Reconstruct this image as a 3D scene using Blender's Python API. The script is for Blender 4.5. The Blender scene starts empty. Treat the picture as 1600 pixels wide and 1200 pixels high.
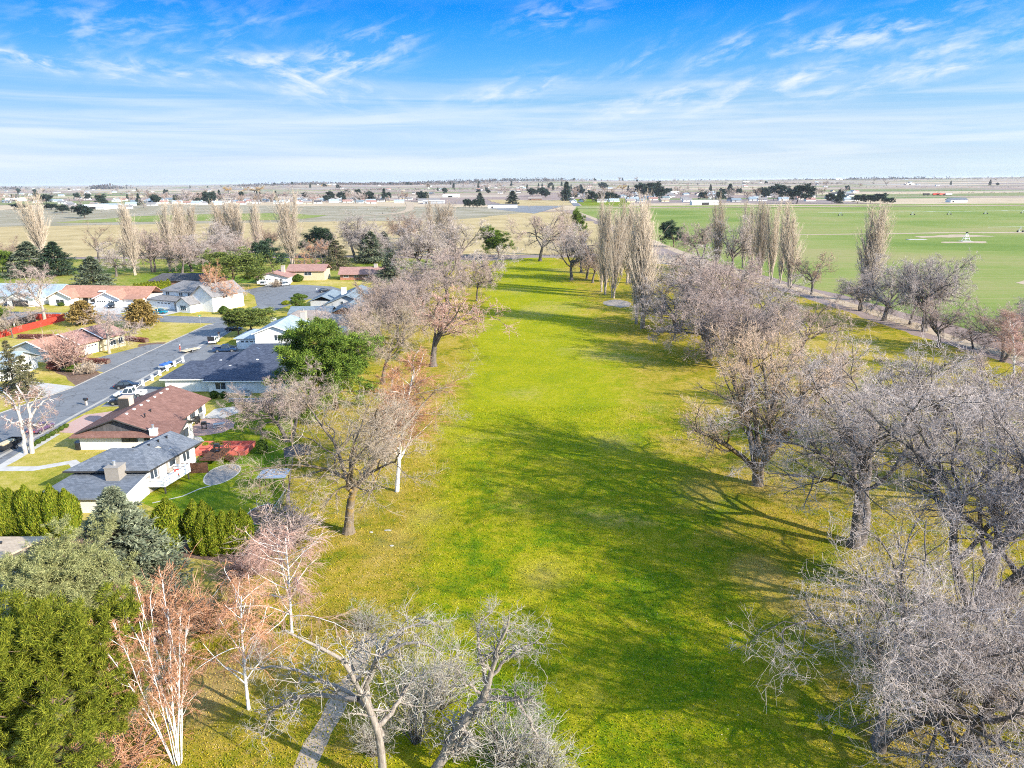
import bpy, math, numpy as np
from math import radians as RAD
C = bpy.context.scene.collection
SC = bpy.context.scene
# ---------------------------------------------------------------- camera, sky, sun, exposure
FPX, CAMH = 1111.0, 40.0
PITCH, ROLL = math.atan((600-283.5)/FPX), RAD(0.42)
def _basis():
    f = np.array([0, math.cos(PITCH), -math.sin(PITCH)]); r = np.array([1., 0, 0]); u = np.array([0, math.sin(PITCH), math.cos(PITCH)])
    c, s = math.cos(ROLL), math.sin(ROLL)
    return r*c-u*s, r*s+u*c, f
BR, BU, BF = _basis()
EYE = np.array([0, 0, CAMH])
def ray(px, py): return BR*(px-800)/FPX + BU*(600-py)/FPX + BF
def at(px, py, z=0.):                       # the point of the level z that is seen there: used once to survey the place
    d = ray(px, py); t = (z-CAMH)/d[2]
    return EYE + d*t
def depth(p): return float((np.array(p)-EYE) @ BF)
def proj(p):
    v = np.array(p)-EYE; zc = v @ BF
    return 800+FPX*(v @ BR)/zc, 600-FPX*(v @ BU)/zc
def height_for(b, pyt):
    lo, hi = 0., 80.
    for _ in range(40):
        m = (lo+hi)/2
        if proj((b[0], b[1], m))[1] > pyt: lo = m
        else: hi = m
    return lo
import mathutils
cam = bpy.data.cameras.new('camera'); camo = bpy.data.objects.new('camera', cam); C.objects.link(camo)
cam.sensor_width = 36; cam.lens = 36*FPX/1600; cam.clip_start = 0.5; cam.clip_end = 90000
M = mathutils.Matrix([[BR[i], BU[i], -BF[i], EYE[i]] for i in range(3)] + [[0, 0, 0, 1]])
camo.matrix_world = M
SC.camera = camo
SUN_EL, SUN_AZ = RAD(25.5), math.atan2(0.857, -0.515)     # azimuth measured from +Y towards +X
sun = bpy.data.lights.new('sun', 'SUN'); suno = bpy.data.objects.new('sun', sun); C.objects.link(suno)
sun.energy = 4.3; sun.angle = RAD(0.5); sun.color = (1.0, 0.93, 0.80)
sd = mathutils.Vector((math.sin(SUN_AZ)*math.cos(SUN_EL), math.cos(SUN_AZ)*math.cos(SUN_EL), math.sin(SUN_EL)))
suno.rotation_euler = sd.to_track_quat('Z', 'Y').to_euler(); suno.location = (80, -50, 120)
SC.view_settings.view_transform = 'Standard'; SC.view_settings.look = 'None'; SC.view_settings.gamma = 1
SC.view_settings.exposure = 1.3
SC.render.engine = 'CYCLES'
cy = SC.cycles
cy.max_bounces = 5; cy.diffuse_bounces = 3; cy.glossy_bounces = 2; cy.transmission_bounces = 2; cy.volume_bounces = 0; cy.transparent_max_bounces = 4
cy.pixel_filter_type = 'BLACKMAN_HARRIS'; cy.filter_width = 1.05; cy.use_adaptive_sampling = True; cy.adaptive_threshold = 0.02
cy.use_denoising = False; cy.sample_clamp_indirect = 6.0

class NT:                                    # small node helper
    def __init__(s, tree): s.t = tree; s.N = tree.nodes; s.L = tree.links
    def put(s, sock, v):
        if isinstance(v, bpy.types.NodeSocket): s.L.new(v, sock)
        elif isinstance(v, (tuple, list)) and len(v) == 3 and sock.type == 'RGBA': sock.default_value = (*v, 1)
        else: sock.default_value = v
    def n(s, typ, ins=None, **pr):
        nd = s.N.new(typ)
        for k, v in pr.items(): setattr(nd, k, v)
        for k, v in (ins or {}).items(): s.put(nd.inputs[k], v)
        return nd
    def m(s, op, a, b=0., c=0., clamp=False):
        nd = s.n('ShaderNodeMath', {0: a, 1: b, 2: c}, operation=op); nd.use_clamp = clamp
        return nd.outputs[0]
    def noise(s, vec, scale, detail=4., rough=.6, dist=0.):
        return s.n('ShaderNodeTexNoise', {'Vector': vec, 'Scale': scale, 'Detail': detail, 'Roughness': rough, 'Distortion': dist}).outputs['Fac']
    def ramp(s, fac, stops, interp='LINEAR'):
        nd = s.n('ShaderNodeValToRGB', {0: fac}); cr = nd.color_ramp; cr.interpolation = interp
        while len(cr.elements) < len(stops): cr.elements.new(0.5)
        for e, (p, c) in zip(cr.elements, stops): e.position = p; e.color = (*c, 1) if len(c) == 3 else c
        return nd.outputs[0]
    def mix(s, fac, a, b, mode='MIX'):
        nd = s.n('ShaderNodeMix', data_type='RGBA', blend_type=mode)
        s.put(nd.inputs[0], fac); s.put(nd.inputs[6], a); s.put(nd.inputs[7], b)
        return nd.outputs[2]
    def smooth(s, x, a, b):                  # 0 at a, 1 at b
        return s.n('ShaderNodeMapRange', {0: x, 1: a, 2: b, 3: 0., 4: 1.}, interpolation_type='SMOOTHSTEP').outputs[0]
    def scalev(s, vec, sc): return s.n('ShaderNodeVectorMath', {0: vec, 1: sc}, operation='MULTIPLY').outputs[0]

wo = bpy.data.worlds.new('World'); SC.world = wo; wo.use_nodes = True
w = NT(wo.node_tree); w.N.clear()
sky = w.n('ShaderNodeTexSky', sky_type='NISHITA', sun_disc=False, sun_elevation=SUN_EL, sun_rotation=SUN_AZ, altitude=300, air_density=1.0, dust_density=0.6, ozone_density=2.2)
tc = w.n('ShaderNodeTexCoord').outputs['Generated']
sp = w.n('ShaderNodeSeparateXYZ', {0: tc})
elev = w.m('ARCSINE', sp.outputs[2]); azim = w.m('ARCTAN2', sp.outputs[0], sp.outputs[1])
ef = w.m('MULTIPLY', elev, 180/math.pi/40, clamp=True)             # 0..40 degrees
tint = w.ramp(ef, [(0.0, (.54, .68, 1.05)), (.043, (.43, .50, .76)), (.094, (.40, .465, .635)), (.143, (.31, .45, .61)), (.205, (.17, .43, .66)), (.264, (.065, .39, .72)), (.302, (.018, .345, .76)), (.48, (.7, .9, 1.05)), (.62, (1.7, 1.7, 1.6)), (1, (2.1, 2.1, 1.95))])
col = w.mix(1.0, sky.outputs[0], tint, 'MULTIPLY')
azf = w.m('ADD', w.m('MULTIPLY', azim, .5/math.pi), .5, clamp=True)      # the photographed sky is even from side to side
col = w.mix(1.0, col, w.ramp(azf, [(.25, (1, 1, 1)), (.395, (.73, .72, .75)), (.45, (.82, .82, .86)), (.5, (1, 1, 1)), (.56, (1.13, 1.14, 1.15)), (.61, (1.13, 1.2, 1.2)), (.75, (1, 1, 1))]), 'MULTIPLY')
def azel(px, py):
    d = ray(px, py); d = d/np.linalg.norm(d)
    return math.atan2(d[0], d[1]), math.asin(d[2])
clouds = [  # x, y, tilt of the streaks (rise to the right), half length, half breadth, strength, grain seed
    (70, 96, -7, 160, 12, .95, 1.3), (230, 108, -6, 150, 13, .8, 2.1), (420, 96, 4, 150, 14, .95, 3.7), (545, 92, 18, 110, 34, 1.0, 4.4), (490, 128, -14, 110, 28, .9, 5.9),
    (180, 40, 8, 190, 40, .40, 6.2), (820, 135, 12, 90, 24, .60, 7.7), (770, 150, 6, 90, 14, .5, 8.1), (1160, 66, 20, 100, 16, .65, 9.4), (1130, 85, 20, 70, 14, .6, 3.1), (1350, 55, 9, 180, 26, .75, 10.6), (1270, 65, 6, 40, 14, .5, 2.2),
    (1300, 112, 10, 330, 24, .62, 11.2), (1420, 118, 10, 170, 16, .70, 12.9), (1520, 75, 8, 120, 26, .5, 13.3), (1040, 155, 9, 200, 22, .55, 14.8), (865, 25, 8, 90, 26, .45, 15.2), (1010, 90, 25, 100, 26, .30, 1.9), (330, 60, 20, 160, 30, .35, 2.8)]
cov = None
for (px, py, tilt, hl, hb, st, seed) in clouds:
    u0, v0 = azel(px, py); a = RAD(tilt); k = 1/FPX
    du = w.m('MULTIPLY', w.m('SUBTRACT', azim, u0), math.cos(v0)); dv = w.m('SUBTRACT', elev, v0)
    x = w.m('ADD', w.m('MULTIPLY', du, math.cos(a)), w.m('MULTIPLY', dv, math.sin(a)))
    y = w.m('SUBTRACT', w.m('MULTIPLY', dv, math.cos(a)), w.m('MULTIPLY', du, math.sin(a)))
    xs, ys = w.m('DIVIDE', x, hl*k), w.m('DIVIDE', y, hb*k)
    r2 = w.m('ADD', w.m('MULTIPLY', xs, xs), w.m('MULTIPLY', ys, ys))
    fall = w.m('EXPONENT', w.m('MULTIPLY', r2, -1.7))
    vec = w.n('ShaderNodeCombineXYZ', {0: w.m('MULTIPLY', x, 20.), 1: w.m('MULTIPLY', y, 62.), 2: seed*3.7}).outputs[0]
    nz = w.noise(vec, 1.0, 9., .60, .35)
    g = w.smooth(nz, .42, .74)
    c = w.m('MULTIPLY', w.m('MULTIPLY', fall, st*1.2), g)
    cov = c if cov is None else w.m('SUBTRACT', w.m('ADD', cov, c), w.m('MULTIPLY', cov, c))
veil = w.noise(w.n('ShaderNodeCombineXYZ', {0: w.m('MULTIPLY', azim, 3.), 1: w.m('MULTIPLY', elev, 55.), 2: 4.}).outputs[0], 1.0, 7., .6, .5)
vm = w.m('MULTIPLY', w.m('MULTIPLY', w.smooth(veil, .30, .70), w.smooth(elev, RAD(9.0), RAD(3.5))), .62)
cov = w.m('MINIMUM', w.m('ADD', cov, vm), .92)
cov = w.m('MULTIPLY', cov, w.smooth(elev, 0.0, RAD(1.2)))
cloudcol = w.n('ShaderNodeRGB'); cloudcol.outputs[0].default_value = (3.45, 3.7, 3.9, 1)
col = w.mix(cov, col, cloudcol.outputs[0])
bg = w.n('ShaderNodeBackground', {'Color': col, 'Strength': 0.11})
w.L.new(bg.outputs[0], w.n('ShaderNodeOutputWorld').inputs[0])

# ---------------------------------------------------------------- materials
def mat(name, build, rough=.85, spec=.2, metal=0.):
    m = bpy.data.materials.new(name); m.use_nodes = True
    t = NT(m.node_tree); b = m.node_tree.nodes['Principled BSDF']
    b.inputs['Roughness'].default_value = rough; b.inputs['Specular IOR Level'].default_value = spec; b.inputs['Metallic'].default_value = metal
    build(t, b)
    return m
def obco(t): return t.n('ShaderNodeTexCoord').outputs['Object']
def bump(t, b, h, strength=.4, dist=.05):
    t.L.new(t.n('ShaderNodeBump', {'Height': h, 'Strength': strength, 'Distance': dist}).outputs[0], b.inputs['Normal'])
def mottled(name, c1, c2, scale=2., rough=.85, spec=.2, bmp=.0, metal=0., detail=5.):
    def f(t, b):
        nz = t.noise(obco(t), scale, detail, .65)
        t.put(b.inputs['Base Color'], t.ramp(nz, [(.3, c1), (.7, c2)]))
        if bmp: bump(t, b, nz, bmp)
    return mat(name, f, rough, spec, metal)
def island(name, cols, rough=.9, spec=.1, trans=0.):       # one tint per leaf or twig
    def f(t, b):
        r = t.n('ShaderNodeNewGeometry').outputs['Random Per Island']
        n = len(cols)
        c = t.ramp(r, [(i/max(1, n-1), q) for i, q in enumerate(cols)])
        oi = t.n('ShaderNodeObjectInfo').outputs['Random']
        c = t.mix(.5, c, t.ramp(oi, [(0, (.8, .8, .8)), (1, (1.2, 1.17, 1.12))]), 'MULTIPLY')
        t.put(b.inputs['Base Color'], c)
    return mat(name, f, rough, spec)
def bark(name, c1, c2, c3=None, sc=6.):
    def f(t, b):
        v = t.scalev(obco(t), (sc, sc, sc*.25))
        nz = t.noise(v, 1., 6., .7)
        c = t.ramp(nz, [(.3, c1), (.65, c2)])
        if c3 is not None:
            c = t.mix(t.smooth(t.noise(obco(t), .8, 3.), .52, .68), c, c3)
        t.put(b.inputs['Base Color'], c); bump(t, b, nz, .8, .08)
    return mat(name, f, .95, .05)
def birchbark(name):
    def f(t, b):
        v = t.scalev(obco(t), (2.2, 2.2, 9.))
        c = t.ramp(t.noise(v, 1., 5., .7), [(.34, (.09, .08, .075)), (.44, (.66, .63, .60)), (.8, (.80, .77, .74))])
        t.put(b.inputs['Base Color'], c)
    return mat(name, f, .8, .1)
def grass(name, cols, s1=.07, bmp=.6, stripe=False):
    def f(t, b):
        co = obco(t)
        n1 = t.noise(co, s1, 4., .6, .6); n2 = t.noise(co, .55, 4., .65); n3 = t.noise(co, 4.5, 4., .75)
        x = t.m('ADD', t.m('ADD', t.m('MULTIPLY', n1, .75), t.m('MULTIPLY', n2, .55)), t.m('MULTIPLY', n3, .5))
        x = t.m('SUBTRACT', x, .40)
        t.put(b.inputs['Base Color'], t.ramp(x, [(.28+.44*i/(len(cols)-1), c) for i, c in enumerate(cols)]))
        bump(t, b, t.m('ADD', n3, n2), bmp, .12)
    return mat(name, f, .95, .05)
def shingle(name, c1, c2, rowh=.28):
    def f(t, b):
        co = obco(t)
        br = t.n('ShaderNodeTexBrick', {'Vector': co, 'Color1': c1, 'Color2': c2, 'Mortar': tuple(.6*v for v in c1), 'Scale': 1., 'Mortar Size': .012, 'Brick Width': .5, 'Row Height': rowh}).outputs[0]
        nz = t.noise(co, .7, 6., .7)
        t.put(b.inputs['Base Color'], t.mix(.65, br, t.ramp(nz, [(.25, (.65, .65, .65)), (.75, (1.25, 1.25, 1.25))]), 'MULTIPLY'))
        bump(t, b, t.noise(co, 12., 3.), .35, .02)
    return mat(name, f, .92, .1)
def siding(name, c, lap=.2):
    def f(t, b):
        co = obco(t); z = t.n('ShaderNodeSeparateXYZ', {0: co}).outputs[2]
        fr = t.m('FRACT', t.m('DIVIDE', z, lap))
        nz = t.noise(co, .6, 5., .6)
        t.put(b.inputs['Base Color'], t.mix(.35, c, t.ramp(nz, [(.3, (.75, .74, .72)), (.7, (1.1, 1.1, 1.1))]), 'MULTIPLY'))
        bump(t, b, fr, .5, .02)
    return mat(name, f, .7, .25)
def brickm(name, c1, c2):
    def f(t, b):
        br = t.n('ShaderNodeTexBrick', {'Vector': t.n('ShaderNodeTexCoord').outputs['Object'], 'Color1': c1, 'Color2': c2, 'Mortar': (.4, .37, .34), 'Scale': 1., 'Mortar Size': .012, 'Brick Width': .24, 'Row Height': .08}).outputs[0]
        t.put(b.inputs['Base Color'], br)
    return mat(name, f, .9, .1)
def glassm(name, c): return mottled(name, c, tuple(v*1.6 for v in c), .5, .08, .6)

MT = {}
MT['white'] = siding('white_siding', (.78, .77, .75)); MT['offwhite'] = siding('offwhite_siding', (.68, .66, .60)); MT['beige'] = siding('beige_siding', (.29, .26, .228)); MT['tanwall'] = siding('tan_siding', (.52, .44, .30))
MT['greywall'] = siding('grey_siding', (.42, .43, .44)); MT['brownwall'] = siding('brown_siding', (.20, .12, .09))
MT['trim'] = mottled('white_trim', (.74, .74, .73), (.84, .84, .83), 1.5, .6)
MT['darktrim'] = mottled('dark_trim', (.03, .03, .03), (.06, .055, .05), 2.)
MT['brick'] = brickm('red_brick', (.32, .12, .07), (.42, .18, .11)); MT['tanbrick'] = brickm('tan_brick', (.50, .36, .25), (.58, .44, .32))
MT['roof_slate'] = shingle('slate_shingles', (.115, .13, .155), (.17, .185, .215)); MT['roof_red'] = shingle('russet_shingles', (.185, .098, .08), (.24, .132, .108)); MT['roof_navy'] = shingle('navy_shingles', (.05, .06, .09), (.085, .10, .14))
MT['roof_ice'] = shingle('pale_blue_shingles', (.27, .33, .37), (.36, .42, .46)); MT['roof_taupe'] = shingle('taupe_shingles', (.25, .21, .19), (.32, .275, .25)); MT['roof_bluegrey'] = shingle('bluegrey_shingles', (.16, .20, .235), (.22, .265, .30))
MT['roof_terra'] = shingle('terracotta_shingles', (.36, .185, .13), (.44, .24, .175)); MT['roof_pink'] = shingle('pinkbrown_shingles', (.30, .17, .14), (.37, .22, .19)); MT['roof_tan'] = shingle('tan_shingles', (.50, .38, .27), (.60, .47, .34)); MT['roof_grey'] = shingle('grey_shingles', (.19, .18, .18), (.26, .25, .25)); MT['roof_dark'] = shingle('dark_shingles', (.07, .068, .072), (.11, .105, .11))
MT['pane'] = glassm('window_glass', (.03, .04, .05)); MT['steel'] = mottled('galvanised_steel', (.45, .46, .48), (.62, .63, .65), 3., .35, .5, 0, .7)
MT['redwood'] = mottled('red_stained_wood', (.40, .035, .022), (.52, .06, .035), 2.); MT['redbed'] = mottled('faded_red_boards', (.50, .11, .08), (.58, .17, .13), 2.); MT['deckwood'] = mottled('dark_deck_wood', (.075, .035, .022), (.13, .065, .04), 3.)
MT['black'] = mottled('black_paint', (.012, .012, .014), (.03, .03, .032), 2., .35, .5); MT['tyre'] = mottled('tyre_rubber', (.012, .012, .012), (.025, .025, .025), 5.); MT['rim'] = mottled('alloy', (.35, .35, .36), (.5, .5, .5), 4., .3, .5, 0, .8)
MT['lamp'] = mottled('headlight_lens', (.6, .62, .65), (.75, .76, .78), 4., .1, .6); MT['tail'] = mottled('taillight_lens', (.35, .01, .01), (.45, .02, .02), 4., .2, .5)
def paint(name, c): return mottled(name, tuple(v*.9 for v in c), c, .8, .22, .6)
MT['teal'] = paint('teal_paint', (.005, .20, .27)); MT['navy'] = paint('navy_paint', (.015, .04, .10)); MT['carwhite'] = paint('white_paint', (.75, .75, .76)); MT['carblack'] = paint('black_car_paint', (.012, .015, .022)); MT['carblue'] = paint('blue_car_paint', (.04, .12, .40)); MT['silver'] = paint('silver_paint', (.42, .45, .48)); MT['purple'] = paint('plum_paint', (.09, .05, .11)); MT['icecar'] = paint('pale_blue_paint', (.32, .45, .62))
# ---------------------------------------------------------------- mesh and object helpers
def set_tags(o, label=None, cat=None, group=None, kind=None):
    if label: o['label'] = label
    if cat: o['category'] = cat
    if group: o['group'] = group
    if kind: o['kind'] = kind
    return o
def mesh_np(name, verts, faces, mats=(), midx=None, smooth=False):   # faces: list of int arrays (n,k)
    me = bpy.data.meshes.new(name)
    verts = np.asarray(verts, dtype=np.float32); me.vertices.add(len(verts)); me.vertices.foreach_set('co', verts.ravel())
    faces = [np.asarray(f, dtype=np.int32) for f in faces if len(f)]
    loops = np.concatenate([f.ravel() for f in faces]); sizes = np.concatenate([np.full(len(f), f.shape[1], dtype=np.int32) for f in faces])
    me.loops.add(len(loops)); me.loops.foreach_set('vertex_index', loops)
    me.polygons.add(len(sizes)); starts = np.concatenate([[0], np.cumsum(sizes)[:-1]]).astype(np.int32)
    me.polygons.foreach_set('loop_start', starts); me.polygons.foreach_set('loop_total', sizes)
    for m in mats: me.materials.append(m)
    if midx is not None: me.polygons.foreach_set('material_index', np.asarray(midx, dtype=np.int32))
    if smooth: me.polygons.foreach_set('use_smooth', np.ones(len(sizes), dtype=bool))
    me.update(calc_edges=True)
    return me
def link(name, me, parent=None):
    o = bpy.data.objects.new(name, me); C.objects.link(o)
    if parent is not None: o.parent = parent
    return o
def empty(name, loc=(0, 0, 0), rz=0., scale=(1, 1, 1), label=None, cat=None, group=None):
    o = bpy.data.objects.new(name, None); C.objects.link(o); o.empty_display_size = .2
    o.location = tuple(float(v) for v in loc); o.rotation_euler = (0, 0, rz); o.scale = scale
    return set_tags(o, label, cat, group)
def copy_tree(o, parent=None):
    c = o.copy(); C.objects.link(c)
    if parent is not None: c.parent = parent
    for ch in list(o.children): copy_tree(ch, c)
    return c
class MB:
    def __init__(s): s.v = []; s.f = []
    def add(s, vs, fs):
        k = len(s.v); s.v += [tuple(map(float, p)) for p in vs]; s.f += [tuple(i+k for i in f) for f in fs]
        return s
    def box(s, x0, x1, y0, y1, z0, z1):
        return s.add([(x0, y0, z0), (x1, y0, z0), (x1, y1, z0), (x0, y1, z0), (x0, y0, z1), (x1, y0, z1), (x1, y1, z1), (x0, y1, z1)],
                     [(3, 2, 1, 0), (4, 5, 6, 7), (0, 1, 5, 4), (1, 2, 6, 5), (2, 3, 7, 6), (3, 0, 4, 7)])
    def frustum(s, b, t, z0, z1):            # b, t = (x0,x1,y0,y1)
        return s.add([(b[0], b[2], z0), (b[1], b[2], z0), (b[1], b[3], z0), (b[0], b[3], z0), (t[0], t[2], z1), (t[1], t[2], z1), (t[1], t[3], z1), (t[0], t[3], z1)],
                     [(3, 2, 1, 0), (4, 5, 6, 7), (0, 1, 5, 4), (1, 2, 6, 5), (2, 3, 7, 6), (3, 0, 4, 7)])
    def bar(s, a, b, r, n=6, r2=None):
        a, b = np.array(a, float), np.array(b, float); d = b-a; d /= np.linalg.norm(d)
        h = np.array([0, 0, 1.]) if abs(d[2]) < .9 else np.array([1., 0, 0]); u = np.cross(d, h); u /= np.linalg.norm(u); v = np.cross(d, u)
        r2 = r if r2 is None else r2; k = len(s.v)
        for p, q in ((a, r), (b, r2)):
            for i in range(n):
                an = 2*math.pi*i/n; s.v.append(tuple(p+q*(math.cos(an)*u+math.sin(an)*v)))
        for i in range(n): j = (i+1) % n; s.f.append((k+i, k+j, k+n+j, k+n+i))
        s.f.append(tuple(k+i for i in range(n))[::-1]); s.f.append(tuple(k+n+i for i in range(n)))
        return s
    def slab(s, p4, th):                     # quad or polygon with thickness downwards
        n = len(p4); top = [np.array(p, float) for p in p4]; k = len(s.v)
        s.v += [tuple(p) for p in top] + [tuple(p-np.array([0, 0, th])) for p in top]
        s.f.append(tuple(k+i for i in range(n))); s.f.append(tuple(k+n+i for i in range(n))[::-1])
        for i in range(n): j = (i+1) % n; s.f.append((k+i, k+n+i, k+n+j, k+j))
        return s
    def prism(s, pts, y0, y1, axis='y'):     # polygon in (x,z) run along y, or in (y,z) run along x
        n = len(pts); k = len(s.v)
        for q in (y0, y1):
            for a, b in pts: s.v.append((a, q, b) if axis == 'y' else (q, a, b))
        s.f.append(tuple(k+i for i in range(n))); s.f.append(tuple(k+n+i for i in range(n))[::-1])
        for i in range(n): j = (i+1) % n; s.f.append((k+i, k+n+i, k+n+j, k+j))
        return s
    def build(s, name, m, parent=None, smooth=False, bevel=0.):
        me = bpy.data.meshes.new(name); me.from_pydata(s.v, [], s.f); me.materials.append(m); me.update()
        import bmesh
        bm = bmesh.new(); bm.from_mesh(me); bmesh.ops.recalc_face_normals(bm, faces=bm.faces)
        if bevel: bmesh.ops.bevel(bm, geom=bm.edges[:], offset=bevel, segments=2, affect='EDGES', profile=.5)
        bm.to_mesh(me); bm.free()
        if smooth: me.polygons.foreach_set('use_smooth', np.ones(len(me.polygons), dtype=bool))
        return link(name, me, parent)
# ---------------------------------------------------------------- ground: one sheet to the horizon, thinner sheets on it
rs = np.random.RandomState(7)
def ragged(pts, step=3., amp=.6, seed=1, smooth=True):
    r = np.random.RandomState(seed); out = []
    pts = [np.array(p[:2], float) for p in pts]
    for a, b in zip(pts, pts[1:]+pts[:1]):
        n = max(1, int(np.linalg.norm(b-a)/step))
        for i in range(n): out.append(a+(b-a)*i/n)
    out = np.array(out); n = len(out)
    for o in (1, 3, 8):
        nz = r.randn(n, 2)
        k = np.ones(o)/o
        nz = np.stack([np.convolve(np.r_[nz[-o:, i], nz[:, i], nz[:o, i]], k, 'same')[o:-o] for i in (0, 1)], 1)
        out = out+nz*amp*.5
    return out
def sheet(name, pts, z, m, amp=0., step=4., seed=1, kind='structure', parent=None):
    p = ragged(pts, step, amp, seed) if amp else np.array([q[:2] for q in pts])
    me = bpy.data.meshes.new(name); n = len(p)
    me.from_pydata([(a, b, z) for a, b in p], [], [tuple(range(n))]); me.materials.append(m)
    import bmesh
    bm = bmesh.new(); bm.from_mesh(me); bmesh.ops.triangulate(bm, faces=bm.faces[:]); bmesh.ops.recalc_face_normals(bm, faces=bm.faces)
    for f in bm.faces:
        if f.normal.z < 0: f.normal_flip()
    bm.to_mesh(me); bm.free()
    o = link(name, me, parent)
    if parent is None: o['kind'] = kind
    return o
def strip(pts, w0, w1=None):
    w1 = w0 if w1 is None else w1; pts = [np.array(p[:2], float) for p in pts]; L, R_ = [], []
    for i, p in enumerate(pts):
        d = pts[min(i+1, len(pts)-1)]-pts[max(i-1, 0)]; d /= np.linalg.norm(d); nrm = np.array([-d[1], d[0]]); ww = w0+(w1-w0)*i/(len(pts)-1)
        L.append(p+nrm*ww/2); R_.append(p-nrm*ww/2)
    return L+R_[::-1]
def farmland():
    def f(t, b):
        co = obco(t)
        v = t.n('ShaderNodeTexVoronoi', {'Vector': t.scalev(co, (.0013, .0030, 1)), 'Scale': 1., 'Randomness': .8}, distance='CHEBYCHEV')
        cell = t.n('ShaderNodeSeparateColor', {0: v.outputs['Color']}).outputs[0]
        c = t.ramp(cell, [(0, (.33, .26, .20)), (.18, (.45, .36, .25)), (.33, (.25, .20, .185)), (.46, (.20, .215, .10)), (.54, (.40, .33, .26)), (.68, (.28, .215, .19)), (.80, (.36, .32, .29)), (.90, (.16, .20, .085)), (1, (.42, .33, .23))], 'CONSTANT')
        n1 = t.noise(co, .02, 6., .65); n2 = t.noise(co, .4, 4., .7)
        c = t.mix(.55, c, t.ramp(n1, [(.3, (.65, .62, .60)), (.7, (1.25, 1.22, 1.2))]), 'MULTIPLY')
        c = t.mix(.4, c, t.ramp(n2, [(.3, (.7, .7, .7)), (.7, (1.3, 1.3, 1.3))]), 'MULTIPLY')
        t.put(b.inputs['Base Color'], c)
    return mat('farmland_soil', f, .97, .03)
G = {}
G['far'] = farmland()
G['tan'] = grass('dormant_grass', [(.24, .185, .09), (.36, .275, .135), (.43, .33, .17), (.50, .40, .23)], .03, .2)
G['weeds'] = grass('grey_weeds', [(.18, .165, .09), (.24, .21, .14), (.31, .27, .20), (.37, .33, .27)], .02, .3)
def wheat(t, b):
    co = obco(t); n1 = t.noise(co, .008, 4., .55, .5); n2 = t.noise(co, .25, 4., .7); n3 = t.noise(t.scalev(co, (.012, .22, 1)), 1., 4., .6)
    x = t.m('ADD', t.m('ADD', t.m('MULTIPLY', n1, .9), t.m('MULTIPLY', n2, .25)), t.m('MULTIPLY', n3, .34)); x = t.m('SUBTRACT', x, .045)
    yy = t.n('ShaderNodeSeparateXYZ', {0: co}).outputs[1]; fr = t.m('ABSOLUTE', t.m('SUBTRACT', t.m('FRACT', t.m('DIVIDE', t.m('ADD', yy, t.m('MULTIPLY', n1, 26.)), 27.)), .5)); trk = t.m('MULTIPLY', t.smooth(fr, .028, .012), .45)
    x = t.m('ADD', x, t.m('MULTIPLY', trk, .22))
    t.put(b.inputs['Base Color'], t.ramp(x, [(.45, (.105, .165, .030)), (.60, (.16, .21, .045)), (.72, (.205, .235, .065)), (.85, (.27, .245, .10))]))
    bump(t, b, n2, .3, .1)
G['wheat'] = mat('winter_wheat', wheat, .95, .05)
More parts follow.
